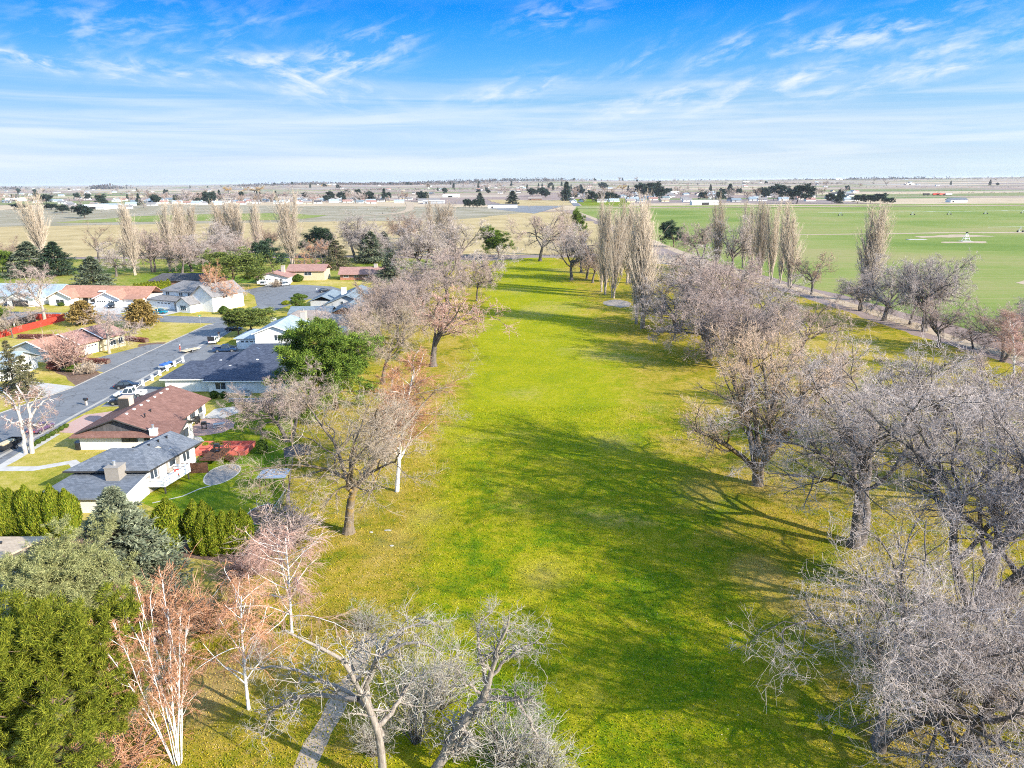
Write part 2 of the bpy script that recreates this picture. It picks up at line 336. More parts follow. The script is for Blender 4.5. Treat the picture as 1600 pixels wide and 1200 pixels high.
def course(t, b, blade=False):
    co = obco(t); s_ = t.n('ShaderNodeSeparateXYZ', {0: co}); X, Y = s_.outputs[0], s_.outputs[1]
    n0 = t.noise(co, .035, 3., .55, .4); n1 = t.noise(co, .12, 5., .62, .8); n2 = t.noise(co, .8, 4., .7); n3 = t.noise(co, 9., 4., .9)
    x = t.m('SUBTRACT', t.m('ADD', t.m('ADD', t.m('MULTIPLY', n1, 1.0), t.m('MULTIPLY', n2, .80)), t.m('MULTIPLY', n3, 1.35)), 1.075)
    fair = t.ramp(x, [(.26, (.075, .145, .004)), (.40, (.125, .188, .004)), (.50, (.20, .226, .004)), (.60, (.285, .262, .006)), (.74, (.36, .31, .03))])
    rough = t.ramp(x, [(.26, (.09, .13, .008)), (.40, (.19, .18, .010)), (.50, (.29, .22, .018)), (.62, (.37, .25, .042)), (.78, (.41, .29, .11))])
    yel = t.smooth(t.m('ADD', t.m('MULTIPLY', n0, 30.), Y), 95., 150.)
    fair = t.mix(t.m('MULTIPLY', yel, .58), fair, (.285, .285, .006))
    Xn = t.m('ADD', X, t.m('MULTIPLY', t.m('SUBTRACT', n1, .5), 22.))
    edge = t.m('MAXIMUM', t.smooth(Xn, -7., -13.), t.smooth(Xn, 17., 32.))
    c = t.mix(t.m('MULTIPLY', edge, .85), fair, rough)
    dry = t.m('MULTIPLY', t.smooth(n0, .54, .66), t.smooth(n2, .35, .6))
    c = t.mix(t.m('MULTIPLY', dry, .5), c, (.40, .30, .12))
    tuft = t.smooth(t.noise(co, 1.6, 2., .5), .62, .72)
    c = t.mix(t.m('MULTIPLY', tuft, .55), c, (.05, .12, .010))
    leaf = t.smooth(t.noise(co, 11., 2., .7), .62, .68)
    c = t.mix(t.m('MULTIPLY', leaf, .35), c, (.42, .31, .16))
    for px, py, r in ((668, 806, 3.2), (610, 850, 4.), (560, 800, 3.), (610, 1000, 4.), (270, 960, 6.), (960, 690, 5.), (1260, 960, 4.5), (1200, 900, 4.), (1100, 770, 5.), (850, 900, 3.), (545, 834, 2.2), (620, 770, 1.8), (1184, 760, 2.6), (1335, 852, 2.4), (1384, 1160, 3.), (1535, 965, 4.), (330, 960, 4.), (330, 1080, 5.)):
        p = at(px, py)
        dx = t.m('SUBTRACT', X, float(p[0])); dy = t.m('MULTIPLY', t.m('SUBTRACT', Y, float(p[1])), .8)
        d = t.m('SQRT', t.m('ADD', t.m('MULTIPLY', dx, dx), t.m('MULTIPLY', dy, dy)))
        d = t.m('ADD', d, t.m('MULTIPLY', t.m('SUBTRACT', n2, .5), r*3.2))
        d = t.m('ADD', d, t.m('MULTIPLY', t.m('SUBTRACT', n3, .5), r*2.2))
        c = t.mix(t.m('MULTIPLY', t.smooth(d, r, 0.), .80 if px < 400 else .36), c, (.36, .25, .10))
    if blade:
        r_ = t.n('ShaderNodeNewGeometry').outputs['Random Per Island']
        c = t.mix(1., c, t.ramp(r_, [(0, (.55, .62, .4)), (.45, (1.1, 1.1, 1.)), (.9, (1.28, 1.24, 1.15)), (1, (1.36, 1.26, 1.3))]), 'MULTIPLY')
        t.put(b.inputs['Base Color'], c)
    else: t.put(b.inputs['Base Color'], c); bump(t, b, t.m('ADD', n3, n2), .7, .12)
G['course'] = mat('golf_course_turf', course, .95, .04)
G['blades'] = mat('turf_blades', lambda t, b: course(t, b, True), .95, .04)
G['lawn'] = grass('dry_lawn', [(.15, .19, .015), (.29, .255, .035), (.41, .325, .095), (.50, .39, .17)], .06, .5)
G['greenlawn'] = grass('green_lawn', [(.06, .125, .008), (.11, .17, .008), (.19, .21, .012), (.30, .26, .035)], .09, .5)
G['oldhole'] = grass('old_fairway_turf', [(.06, .13, .012), (.14, .19, .02), (.28, .25, .06), (.38, .30, .13)], .03, .4)  # green to straw, the turf's own tones on the old fairway
def road(name, c1, c2):
    def f(t, b):
        co = obco(t); nz = t.noise(co, .35, 8., .7); c = t.ramp(nz, [(.3, c1), (.7, c2)])
        dv = t.noise(co, .6, 3., .6); vv = t.n('ShaderNodeVectorMath', {0: co, 1: t.n('ShaderNodeCombineXYZ', {0: t.m('MULTIPLY', dv, 2.5), 1: t.m('MULTIPLY', t.noise(co, .5, 3., .6), 2.5)}).outputs[0]}, operation='ADD').outputs[0]
        e = t.n('ShaderNodeTexVoronoi', {'Vector': t.scalev(vv, (.22, .12, 0)), 'Scale': 1.}, feature='DISTANCE_TO_EDGE').outputs['Distance']
        c = t.mix(t.m('MULTIPLY', t.smooth(e, .016, .006), .55), c, (.06, .06, .062))
        st = t.smooth(t.noise(co, .16, 3., .5), .60, .70); c = t.mix(t.m('MULTIPLY', st, .35), c, (.085, .085, .09))
        pa = t.n('ShaderNodeTexVoronoi', {'Vector': t.scalev(co, (.09, .05, 0)), 'Scale': 1.}, distance='CHEBYCHEV').outputs['Color']
        c = t.mix(.22, c, t.ramp(t.n('ShaderNodeSeparateColor', {0: pa}).outputs[0], [(0, (.5, .5, .52)), (.8, (1.1, 1.1, 1.1)), (1, (1.5, 1.5, 1.5))], 'CONSTANT'), 'MULTIPLY')
        t.put(b.inputs['Base Color'], c); bump(t, b, t.noise(co, 8., 4., .7), .2, .02)
    return mat(name, f, .92, .2)
G['asphalt'] = road('asphalt', (.15, .157, .17), (.215, .222, .235))
G['asphalt_old'] = road('worn_asphalt', (.165, .17, .178), (.235, .238, .245))
G['concrete'] = mottled('concrete', (.36, .34, .32), (.50, .48, .45), .8, .9, .2, .1, 0, 7.)
G['dirt'] = mottled('dirt_track_soil', (.34, .26, .18), (.47, .37, .27), .25, .97, .05, .2, 0, 7.)
G['mulch'] = mottled('brown_mulch', (.10, .065, .045), (.24, .16, .12), 1.5, .97, .05, .6, 0, 7.)
G['sand'] = mottled('grey_bunker_sand', (.27, .225, .185), (.36, .305, .255), 1.2, .97, .05, .3, 0, 7.)
G['paver'] = brickm('red_pavers', (.40, .20, .16), (.48, .27, .22))
G['gravel'] = mottled('grey_gravel', (.15, .145, .145), (.30, .29, .28), 4., .97, .05, .4, 0, 7.)
sheet('ground', [(-45000, -2000), (45000, -2000), (45000, 60000), (-45000, 60000)], 0, G['far'])
sheet('weed_field', [(-900, 880), (-420, 620), (-80, 640), (20, 900), (60, 1150), (-800, 1500)], .10, G['weeds'], 8, 25, 3)
sheet('tan_field', [(-700, 410), (80, 405), (84, 640), (72, 1000), (25, 985), (-60, 800), (-330, 760), (-620, 700)], .13, G['tan'], 5, 20, 4)
sheet('wheat_field', [(130, 150), (128, 180), (100, 375), (96, 530), (86, 1000), (108, 1205), (500, 1190), (900, 1185), (1500, 1150), (1500, 150)], .012, G['wheat'], 1.2, 12, 5)
sheet('golf_course', [(-29.2, -60), (-29.4, 84), (-36, 112), (-41, 130), (-36, 260), (-30, 330), (-20, 372), (12, 392), (70, 388), (98, 300), (104, 230), (106, 190), (112, 150), (160, -60)], .008, G['course'], .8, 5, 6)
sheet('residential_lawn', [(-29.2, -60), (-29.4, 84), (-36, 112), (-41, 130), (-37, 260), (-45, 318), (-190, 272), (-420, 262), (-420, -60)], .006, G['lawn'], 0, 5, 7)
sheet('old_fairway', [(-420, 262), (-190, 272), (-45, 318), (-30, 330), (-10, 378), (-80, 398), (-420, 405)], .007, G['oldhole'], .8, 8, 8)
sheet('green_verge', [(-500, 790), (-330, 800), (-240, 830), (-235, 930), (-330, 1010), (-480, 960)], .25, G['wheat'], 8, 25, 9)
# road, kerbs and drives
road_l = [(-97, 95), (-94, 120), (-90, 140), (-90, 185), (-89.5, 206)]; road_r = [(-79.5, 206), (-78.2, 185), (-77.2, 165), (-77.0, 140), (-78, 120), (-76, 95)]
sheet('street', road_l+[(-88, 216), (-86.5, 240), (-95, 262), (-104, 276), (-100, 287), (-86, 291), (-72, 285), (-64, 274), (-67, 262), (-74, 250), (-78, 225)]+road_r, .020, G['asphalt'])
sheet('cross_street', [(-230, 228), (-136, 216.5), (-113, 212.5), (-89.5, 208.5), (-87, 217.5), (-112.8, 223), (-146.6, 229), (-230, 241)], .016, G['asphalt_old'])
sheet('neighbour_drive', [(-90.1, 152), (-90.1, 181), (-94, 180), (-99.5, 166), (-100, 158)], .018, G['asphalt_old'])
sheet('pale_driveway', [(-90.2, 133), (-90.2, 141), (-104, 146), (-106, 139)], .018, G['concrete'])
sheet('brick_driveway', [(-77.4, 113), (-77.2, 122), (-70, 126), (-68.6, 126), (-68.6, 111), (-72, 112)], .024, G['paver'])
sheet('parking_pad', [(-77.1, 127), (-77.1, 141), (-71, 140), (-69, 131), (-70, 127)], .023, G['asphalt_old'])
sheet('house_driveway', [(-77.3, 160), (-77.8, 180), (-70.5, 178), (-62.5, 170), (-66, 158), (-70.5, 157.5)], .022, G['asphalt_old'])
sheet('left_driveway', [(-95, 112), (-95, 124), (-112, 128), (-114, 114)], .017, G['concrete'])
sheet('sidewalk', strip([(-76.2, 112), (-75.6, 100), (-77, 84), (-80, 60)], 1.6), .019, G['concrete'])
sheet('garden_path', strip([(-63.5, 97), (-66, 99.5), (-70, 97), (-75.5, 97)], 1.8), .015, G['concrete'])
sheet('front_walk', strip([(-80, 83.6), (-61, 84.2)], 1.0), .015, G['concrete'])
sheet('garden_bed', [(-80, 82.9), (-61, 83.5), (-61, 80.8), (-80, 80.4)], .014, G['mulch'])
sheet('culdesac_walk', [(-100, 288), (-101, 296), (-92, 296), (-91, 290)], .017, G['concrete'])
sheet('garage_apron', [(-145, 229), (-126, 225), (-124, 239), (-143, 243)], .015, G['concrete'])
sheet('corner_apron', [(-124, 225), (-110, 222), (-106, 232), (-121, 236)], .015, G['concrete'])
sheet('shrub_bed', [(-90.3, 141.5), (-90.3, 151), (-95, 156), (-104, 160), (-105, 156), (-97, 149)], .012, G['mulch'], .3, 2, 11)
sheet('flower_border', [(-90.2, 176), (-90.4, 183), (-97, 181), (-96, 178)], .012, G['mulch'], .3, 2, 12)
sheet('hedge_bed', [(-60, 74), (-29.8, 69.8), (-29.8, 73.2), (-60, 79)], .015, G['mulch'], .35, 2, 13)
sheet('back_lawn', [(-50, 86), (-30, 74), (-30, 84), (-36, 111), (-40, 130), (-54, 131), (-54, 104), (-47, 101)], .011, G['greenlawn'], .2, 3, 14)
sheet('brick_patio', [(-54.8, 110.5), (-54.8, 119.5), (-51, 119.6), (-48.3, 117.3), (-47.5, 114.5), (-48.5, 112), (-51, 110.6)], .020, G['paver'])
sheet('concrete_patio', [(-54.9, 119.7), (-54.9, 125), (-52, 126.5), (-49, 124), (-51, 119.8)], .018, G['concrete'])
sheet('curved_walk', strip([(-54, 110.2), (-51.5, 109.6), (-50, 107.4), (-49.6, 106.5)], 1.1), .017, G['concrete'])
gp = [(-41.6+2.1*math.cos(a)*(1+.12*math.sin(a)), 94.3+3.6*math.sin(a)) for a in np.linspace(0, 2*math.pi, 40)[:-1]]
sheet('gravel_edging', [(-41.6+(x+41.6)*1.09, 94.3+(y-94.3)*1.06) for x, y in gp], .020, G['concrete'])
sheet('gravel_pad', gp, .026, G['gravel'])
sheet('lawn_edging', strip([(-47, 85), (-44, 87), (-42.6, 89.5), (-41.5, 90.4)], .25), .019, G['concrete'])
gb = [(-31.6+1.7*math.cos(a), 81.6+2.7*math.sin(a)) for a in np.linspace(0, 2*math.pi, 30)[:-1]]
sheet('bark_edging', [(-31.6+(x+31.6)*1.1, 81.6+(y-81.6)*1.07) for x, y in gb], .020, G['concrete'])
sheet('bark_bed', gb, .026, G['mulch'])
sheet('brick_wall_bed', [(-54, 129.2), (-42, 128.0), (-42, 130.2), (-54, 131)], .016, G['mulch'])
sheet('cart_path', strip([(-17, 20), (-15.4, 38), (-14.4, 46), (-13.4, 52), (-13.1, 57)], 2.0, 1.2), .020, mottled('gravel_path', (.30, .24, .18), (.41, .335, .26), 1.4, .97, .05, .4, 0, 8.), .25, 1.2, 15)
bk = [(36+4.6*math.cos(a), 239+8.2*math.sin(a)*(1+.15*math.cos(a))) for a in np.linspace(0, 2*math.pi, 40)[:-1]]
sheet('bunker_sand', bk, .03, G['sand'], .7, 2, 3)
sheet('dirt_track', strip([(118, 120), (117.5, 158), (114.6, 172), (113.6, 201), (112, 234), (108, 271), (102, 300), (98, 400), (96, 540), (88, 1000)], 4.2, 7), .022, G['dirt'], .5, 5, 17)
sheet('pasture_patch', [(60, 372), (96, 330), (94, 400), (30, 402)], .018, G['dirt'], 1.5, 5, 18)
sheet('field_road', strip([(100, 1120), (500, 1105), (1400, 1070)], 26), .35, G['dirt'], 4, 30, 19)
pv = at(1400, 366)
sheet('pivot_track', strip([tuple(at(1205, 367)[:2]), tuple(at(1370, 365.5)[:2]), tuple(at(1480, 363.5)[:2]), tuple(at(1600, 363.5)[:2]), tuple(at(1800, 364)[:2])], 5., 14), .06, G['dirt'], .8, 8, 20)
sheet('bare_soil_patch', [tuple(at(x, y)[:2]) for x, y in ((1430, 369), (1500, 366.5), (1560, 369), (1500, 371), (1440, 371.5))], .05, G['dirt'], 2, 6, 21)
for i, q in enumerate((((1590, 440), (1640, 430), (1640, 445), (1600, 447)), ((1470, 378), (1540, 377), (1545, 380), (1480, 380)))):
    sheet('soil_patch', [tuple(at(x, y)[:2]) for x, y in q], .05, G['dirt'], 1.5, 4, 22+i)
sheet('curved_track', strip([tuple(at(x, y)[:2]) for x, y in ((560, 338), (600, 335.5), (625, 333), (640, 328), (641, 321), (636, 314))], 9, 14), .30, G['dirt'], 1, 12, 26)
sheet('car_park', [tuple(at(x, y)[:2]) for x, y in ((765, 326), (800, 322), (880, 322), (835, 334))], .20, G['asphalt_old'])
sheet('far_pasture', [tuple(at(x, y)[:2]) for x, y in ((893, 311), (985, 310), (985, 321.5), (910, 321.5))], .2, G['greenlawn'], 4, 20, 27)
sheet('far_lawn', [tuple(at(x, y)[:2]) for x, y in ((760, 312), (890, 313), (895, 321), (790, 321))], .19, G['tan'], 4, 20, 28)
sheet('far_road', strip([tuple(at(x, y)[:2]) for x, y in ((902, 322), (893, 313), (888, 308))], 12), .33, G['asphalt'])
# kerbs: a real step along both sides of the street
kb = MB()
for side in (road_l+[(-88, 207)], road_r):
    for a, b in zip(side, side[1:]):
        if abs(a[1]-b[1]) < 1: continue
        if side is road_r and a[1] < 190 and a[1] > 112: continue
        q = strip([a, b], .22); kb.slab([(x, y, .14) for x, y in q], .14)
o = kb.build('kerb', mottled('kerb_concrete', (.24, .23, .215), (.33, .31, .29), 1., .9)); o['kind'] = 'structure'
gutter = mottled('gutter_concrete', (.30, .28, .25), (.38, .36, .33), 1., .9)
sheet('gutter', strip([(-78.4, 96), (-78.8, 120), (-78.9, 140), (-79.4, 165), (-80.4, 190), (-81, 206)], .7), .026, gutter)
# ---------------------------------------------------------------- houses
def gable(mb, x0, x1, y0, y1, ze, zr, axis='y', oh=.6, th=.22, ohg=None):
    ohg = oh if ohg is None else ohg           # oh: at the eaves, ohg: past the gables
    if axis == 'y':
        xm = (x0+x1)/2; s = (zr-ze)/(xm-x0); d = s*oh
        for sg, xe in ((1, x0-oh), (-1, x1+oh)):
            q = [(xe, y0-ohg, ze-d+th), (xm, y0-ohg, zr+th), (xm, y1+ohg, zr+th), (xe, y1+ohg, ze-d+th)]
            mb.slab(q if sg > 0 else q[::-1], th)
    else:
        ym = (y0+y1)/2; s = (zr-ze)/(ym-y0); d = s*oh
        for sg, ye in ((1, y0-oh), (-1, y1+oh)):
            q = [(x0-ohg, ye, ze-d+th), (x1+ohg, ye, ze-d+th), (x1+ohg, ym, zr+th), (x0-ohg, ym, zr+th)]
            mb.slab(q if sg > 0 else q[::-1], th)
def hip(mb, x0, x1, y0, y1, ze, zr, axis='x', oh=.6, th=.2, run=None, left=True, right=True):
    x0 -= oh; x1 += oh; y0 -= oh; y1 += oh
    if axis == 'x':
        h = (y1-y0)/2 if run is None else run; ym = (y0+y1)/2
        a = (x0+(h if left else 0), ym, zr); b = (x1-(h if right else 0), ym, zr)
        if b[0] < a[0]: a = b = ((x0+x1)/2, ym, zr)
        fs = [[(x0, y0, ze), (x1, y0, ze), b, a], [(x1, y1, ze), (x0, y1, ze), a, b]]
        fs += [[(x0, y1, ze), (x0, y0, ze), a], [(x1, y0, ze), (x1, y1, ze), b]]
    else:
        h = (x1-x0)/2 if run is None else run; xm = (x0+x1)/2
        a = (xm, y0+(h if left else 0), zr); b = (xm, y1-(h if right else 0), zr)
        fs = [[(x1, y0, ze), (x1, y1, ze), b, a], [(x0, y1, ze), (x0, y0, ze), a, b], [(x0, y0, ze), (x1, y0, ze), a], [(x1, y1, ze), (x0, y1, ze), b]]
    for f in fs: mb.slab([(p[0], p[1], p[2]+th) for p in f], th)
def gwall(mb, x0, x1, y0, y1, ze, zr, axis='y'):          # walls with gable ends
    if axis == 'y': mb.prism([(x0, 0), (x1, 0), (x1, ze), ((x0+x1)/2, zr), (x0, ze)], y0, y1, 'y')
    else: mb.prism([(y0, 0), (y1, 0), (y1, ze), ((y0+y1)/2, zr), (y0, ze)], x0, x1, 'x')
class House:
    def __init__(s, name, label, x, y, deg=0., cat='house', group=None):
        s.r = empty(name, (x, y, 0), RAD(deg), (1, 1, 1), label, cat, group)
    shear = None
    def part(s, name, mb, m, parent=None, bevel=0.):
        if s.shear: mb.v = [(x+s.shear[0]*max(0, y-s.shear[1]), y, z) for x, y, z in mb.v]
        return mb.build(name, MT[m] if isinstance(m, str) else m, parent or s.r, bevel=bevel)
    def window(s, face, c, a0, a1, z0, z1, nx=2, frame='trim'):   # face: 'f' towards -y, 'b' +y, 'r' +x, 'l' -x ; c: wall plane
        f = MB(); p = MB(); t = .09
        def bx(mb, u0, u1, v0, v1, d0, d1):
            if face == 'f': mb.box(u0, u1, c-d1, c-d0, v0, v1)
            elif face == 'b': mb.box(u0, u1, c+d0, c+d1, v0, v1)
            elif face == 'r': mb.box(c+d0, c+d1, u0, u1, v0, v1)
            else: mb.box(c-d1, c-d0, u0, u1, v0, v1)
        bx(f, a0-t, a1+t, z0-t, z0, -.02, .07); bx(f, a0-t, a1+t, z1, z1+t, -.02, .07)
        for i in range(nx+1):
            u = a0+(a1-a0)*i/nx; bx(f, u-t/2 if 0 < i < nx else (u-t if i == 0 else u), u+t/2 if 0 < i < nx else (u if i == 0 else u+t), z0, z1, -.02, .06)
        fo = s.part('window', f, frame)
        bx(p, a0, a1, z0, z1, -.02, .03); s.part('pane', p, 'pane', fo)
    def door(s, face, c, a0, a1, z1, m='trim', name='door', lights=False, z0=0.02):
        f = MB()
        def bx(mb, u0, u1, v0, v1, d0, d1):
            if face == 'f': mb.box(u0, u1, c-d1, c-d0, v0, v1)
            elif face == 'b': mb.box(u0, u1, c+d0, c+d1, v0, v1)
            elif face == 'r': mb.box(c+d0, c+d1, u0, u1, v0, v1)
            else: mb.box(c-d1, c-d0, u0, u1, v0, v1)
        n = 4 if name == 'garage_door' else 1
        for i in range(n): bx(f, a0, a1, z0+(z1-z0)*i/n+.015, z0+(z1-z0)*(i+1)/n-.015, -.03, .05)
        o = s.part(name, f, m)
        if lights:
            k = 4
            for i in range(k):
                p = MB(); u = a0+(a1-a0)*(i+.5)/k; bx(p, u-(a1-a0)/k*.32, u+(a1-a0)/k*.32, z1-.5, z1-.16, .02, .07)
                s.part('pane', p, 'pane', o)
        elif name == 'door':
            h = MB(); bx(h, a0+.08, a0+.16, 1.0+z0, 1.06+z0, .05, .11); s.part('handle', h, 'steel', o)
    def chimney(s, x0, x1, y0, y1, z0, z1, m='brick', flue=True, parent=None):
        c = MB().box(x0, x1, y0, y1, z0, z1).box(x0-.07, x1+.07, y0-.07, y1+.07, z1, z1+.12); o = s.part('chimney', c, m, parent)
        if flue: s.part('flue', MB().bar(((x0+x1)/2, (y0+y1)/2, z1+.1), ((x0+x1)/2, (y0+y1)/2, z1+.75), .19, 10), 'steel', o)
    def vent(s, x, y, z, m='steel', r=.13, h=.4, parent=None):
        s.part('roof_vent', MB().bar((x, y, z-.3), (x, y, z+h), r, 8).bar((x, y, z+h), (x, y, z+h+.1), r*1.5, 8), m, parent)

# slate-roofed split-level house, nearest on the left
h = House('split_level_house', 'grey split level house with slate roof, white deck and boxed chimney, behind the cedar hedge', 0, 0)
h.shear = (.21, 87.4)
wl = MB(); wl.box(-58.6, -48.95, 88.1, 94.6, 0, 3.5); h.part('wall', wl, 'beige')
wl = MB(); gwall(wl, -55.8, -48.9, 94.65, 97.9, 3.4, 5.0, 'y'); h.part('rear_wall', wl, 'white')
wl = MB(); wl.box(-59.6, -48.9, 82.2, 88.0, 0, 2.2); h.part('garage_wall', wl, 'offwhite')
rf = MB(); hip(rf, -58.7, -48.85, 88.1, 94.9, 3.35, 5.0, 'x', .75, .22, 3.6); h.part('roof', rf, 'roof_slate')
rf = MB(); gable(rf, -55.9, -48.85, 91.4, 97.9, 3.55, 5.02, 'y', .75, .22, .5); h.part('rear_roof', rf, 'roof_slate')
rf = MB(); rf.slab([(-60.3, 81.6, 2.3), (-48.7, 81.6, 2.3), (-48.7, 88.0, 3.0), (-58.6, 88.0, 3.0)], .22); h.part('lower_roof', rf, 'roof_slate')
h.part('gutter', MB().box(-59.5, -48.05, 87.26, 87.34, 3.34, 3.56), 'darktrim'); h.part('side_gutter', MB().box(-48.08, -48.0, 87.36, 98.4, 3.30, 3.52), 'darktrim')
h.part('side_fascia', MB().slab([(-48.68, 81.6, 2.36), (-48.58, 81.6, 2.36), (-48.58, 87.9, 3.05), (-48.68, 87.9, 3.05)], .4), 'trim')
h.chimney(-53.1, -51.3, 85.9, 87.7, 2.6, 4.5, 'beige')
h.part('roof_gablet', MB().prism([(-51.6, 4.2), (-50.0, 4.2), (-50.8, 4.75)], 91.0, 93.4, 'y'), 'tanwall')
for x, y, z in ((-51.6, 94.6, 4.95), (-51.5, 96.2, 4.95), (-51.8, 93.0, 4.9), (-53.2, 91.9, 4.9)): h.vent(x, y, z, 'black', .11, .22)
h.vent(-49.4, 93.6, 3.9, 'steel', .13, .25)
h.window('r', -48.95, 88.6, 89.9, 1.7, 3.0, 2); h.door('r', -48.95, 90.3, 91.7, 3.05, 'trim', 'door', False, 1.25); h.window('r', -48.95, 92.4, 93.6, 2.0, 3.0, 1)
h.window('r', -48.9, 95.2, 96.6, 1.6, 2.9, 2); h.window('f', 88.1, -57.5, -55.6, 2.65, 3.0, 2, 'darktrim')
dko = h.part('balcony', MB().box(-48.85, -46.5, 87.7, 93.0, 1.05, 1.25), 'trim')
rl = MB()
for z0, z1 in ((1.4, 1.78), (1.88, 2.22)): rl.box(-46.58, -46.52, 87.7, 93, z0, z1); rl.box(-48.8, -46.5, 87.72, 87.78, z0, z1); rl.box(-48.8, -46.5, 92.92, 92.98, z0, z1)
for x, y in ((-46.55, 87.75), (-46.55, 90.3), (-46.55, 92.95), (-47.7, 87.75), (-48.7, 87.75)): rl.box(x-.06, x+.06, y-.06, y+.06, 1.25, 2.32)
h.part('railing', rl, 'trim', dko)
for x, y in ((-46.7, 87.9), (-46.7, 92.7)): h.part('balcony_post', MB().box(x-.07, x+.07, y-.07, y+.07, 0, 1.05), 'darktrim', dko)

# russet roof house
h = House('russet_roof_house', 'cream ranch house under a large russet roof with a row of pale vents', 0, 0)
wl = MB(); wl.box(-67.6, -55.4, 104.5, 122.4, 0, 2.75); wl.box(-55.35, -52.3, 104.1, 110.0, 0, 2.7); wo_ = h.part('wall', wl, 'offwhite')
gw = MB(); gw.prism([(-66.4, 2.98), (-56.6, 2.98), (-61.5, 4.9)], 104.75, 104.95, 'y'); h.part('gablet', gw, 'roof_dark')
rf = MB(); gable(rf, -67.6, -55.4, 104.9, 122.4, 2.75, 5.0, 'y', .9, .2, .8)
ro = h.part('roof', rf, 'roof_red')
rf = MB(); rf.slab([(-68.5, 103.4, 2.52), (-54.5, 103.4, 2.52), (-56.2, 104.7, 3.0), (-66.8, 104.7, 3.0)], .2); h.part('skirt_roof', rf, 'roof_red')
rf = MB(); gable(rf, -59, -52.3, 104.1, 110, 2.6, 3.7, 'x', .6, .2, .7); h.part('ell_roof', rf, 'roof_red')
gw = MB(); gw.prism([(104.1, 2.71), (110, 2.71), (107.05, 3.65)], -52.5, -52.3, 'x'); h.part('gable_wall', gw, 'offwhite')
for a, b in (((-67.6, 104.02, 2.85), (-61.5, 104.02, 5.08)), ((-61.5, 104.02, 5.08), (-55.4, 104.02, 2.85)), ((-51.55, 103.5, 2.5), (-51.55, 107.05, 3.82)), ((-51.55, 107.05, 3.82), (-51.55, 110.6, 2.5))): h.part('bargeboard', MB().bar(a, b, .13, 4), 'darktrim')
for i in range(7): h.vent(-61.0, 107.0+2.3*i, 4.9, 'trim', .17, .18)
for x, y, z in ((-58.5, 107.6, 4.6), (-59, 110.5, 4.4)): h.vent(x, y, z, 'black', .11, .2)
h.chimney(-65.8, -64.2, 113.8, 115.4, 0, 5.6, 'tanbrick', False)
h.part('chimney_cap', MB().box(-65.85, -64.15, 113.5, 113.72, 3.4, 5.5), 'darktrim')
h.window('f', 104.5, -60.9, -58.6, 1.35, 2.3, 2, 'darktrim'); h.window('f', 104.5, -57.4, -56.2, 1.6, 2.3, 1, 'darktrim'); h.window('r', -52.3, 105.6, 108.2, 1.0, 2.3, 2, 'darktrim')
for y in (113.2, 116.2, 119.6): h.window('r', -55.4, y, y+1.7, 1.0, 2.2, 2, 'darktrim')
h.door('r', -55.4, 121.0, 122.1, 2.1)
h.part('bin_screen', MB().box(-68.3, -67.7, 104.3, 105.0, 0, 1.2), 'black')
h.chimney(-56.0, -54.9, 103.5, 104.05, 0, 3.6, 'trim', True)

# navy hip roof house
h = House('navy_roof_house', 'white rambler with navy hipped roofs between the russet roof and the tall green pine', 0, 0)
wl = MB(); wl.box(-69.2, -60.02, 136.6, 149.6, 0, 2.7).box(-60, -43.6, 135.2, 162, 0, 2.7); h.part('wall', wl, 'white')
rf = MB(); hip(rf, -69.2, -57, 136.6, 149.6, 2.72, 4.6, 'x', .7, .2, 3.4, True, False); h.part('roof', rf, 'roof_navy')
rf = MB(); hip(rf, -60, -43.6, 135.2, 162, 2.70, 6.9, 'x', .7, .2, 5.4); h.part('main_roof', rf, 'roof_navy')
rf = MB(); rf.slab([(-67.5, 150.3, 2.6), (-62, 150.3, 2.6), (-60.2, 155, 3.8), (-66, 155, 3.8)], .2); h.part('porch_roof', rf, 'roof_navy')
gt = MB().box(-69.95, -60.7, 135.82, 135.9, 2.56, 2.74).box(-60.72, -42.9, 134.42, 134.5, 2.54, 2.72).box(-42.9, -42.82, 134.5, 162.6, 2.54, 2.72); h.part('gutter', gt, 'trim')
for y0, y1 in ((146.2, 149.4),): h.part('ridge_cap', MB().bar((-55.2, 148, 6.75), (-53.2, 146.4, 6.4), .11, 5), 'steel')
for x, y, z in ((-60.5, 143.6, 4.4), (-55.2, 146.0, 5.9), (-52.3, 142, 4.9), (-57.2, 140, 4.2)): h.vent(x, y, z, 'trim', .2, .25)
h.window('f', 135.2, -58.6, -56.6, .9, 2.2, 2); h.window('f', 135.2, -47.6, -45.9, .9, 2.3, 2); h.door('f', 136.6, -63.2, -62.1, 2.1); h.window('r', -43.6, 138, 140, .9, 2.2); h.window('r', -43.6, 144, 146.4, .9, 2.2)
h.door('l', -69.2, 138.5, 143.6, 2.2, 'trim', 'garage_door', True)
h.part('air_conditioner', MB().box(-53.6, -52.5, 133.9, 134.9, 0.05, 1.05), 'greywall', None, .06)

# white two-storey
h = House('white_two_storey_house', 'tall plain white two storey house with pale blue roof beyond the navy roofs', 0, 0)
wl = MB(); gwall(wl, -61.6, -52.2, 167.2, 181, 5.4, 7.2, 'y'); h.part('wall', wl, 'white')
wl = MB(); wl.box(-69.0, -61.65, 174.4, 181.6, 0, 2.6); h.part('garage_wall', wl, 'white')
rf = MB(); gable(rf, -61.6, -52.2, 167.2, 181, 5.4, 7.2, 'y', .55, .2, .6); h.part('roof', rf, 'roof_ice')
rf = MB(); hip(rf, -69.0, -61.2, 174.4, 181.6, 2.6, 4.2, 'x', .5, .18, None, True, False); h.part('garage_roof', rf, 'roof_ice')
for a, b in (((-62.15, 166.56, 5.28), (-56.9, 166.56, 7.28)), ((-56.9, 166.56, 7.28), (-51.65, 166.56, 5.28))): h.part('bargeboard', MB().bar(a, b, .14, 4), 'trim')
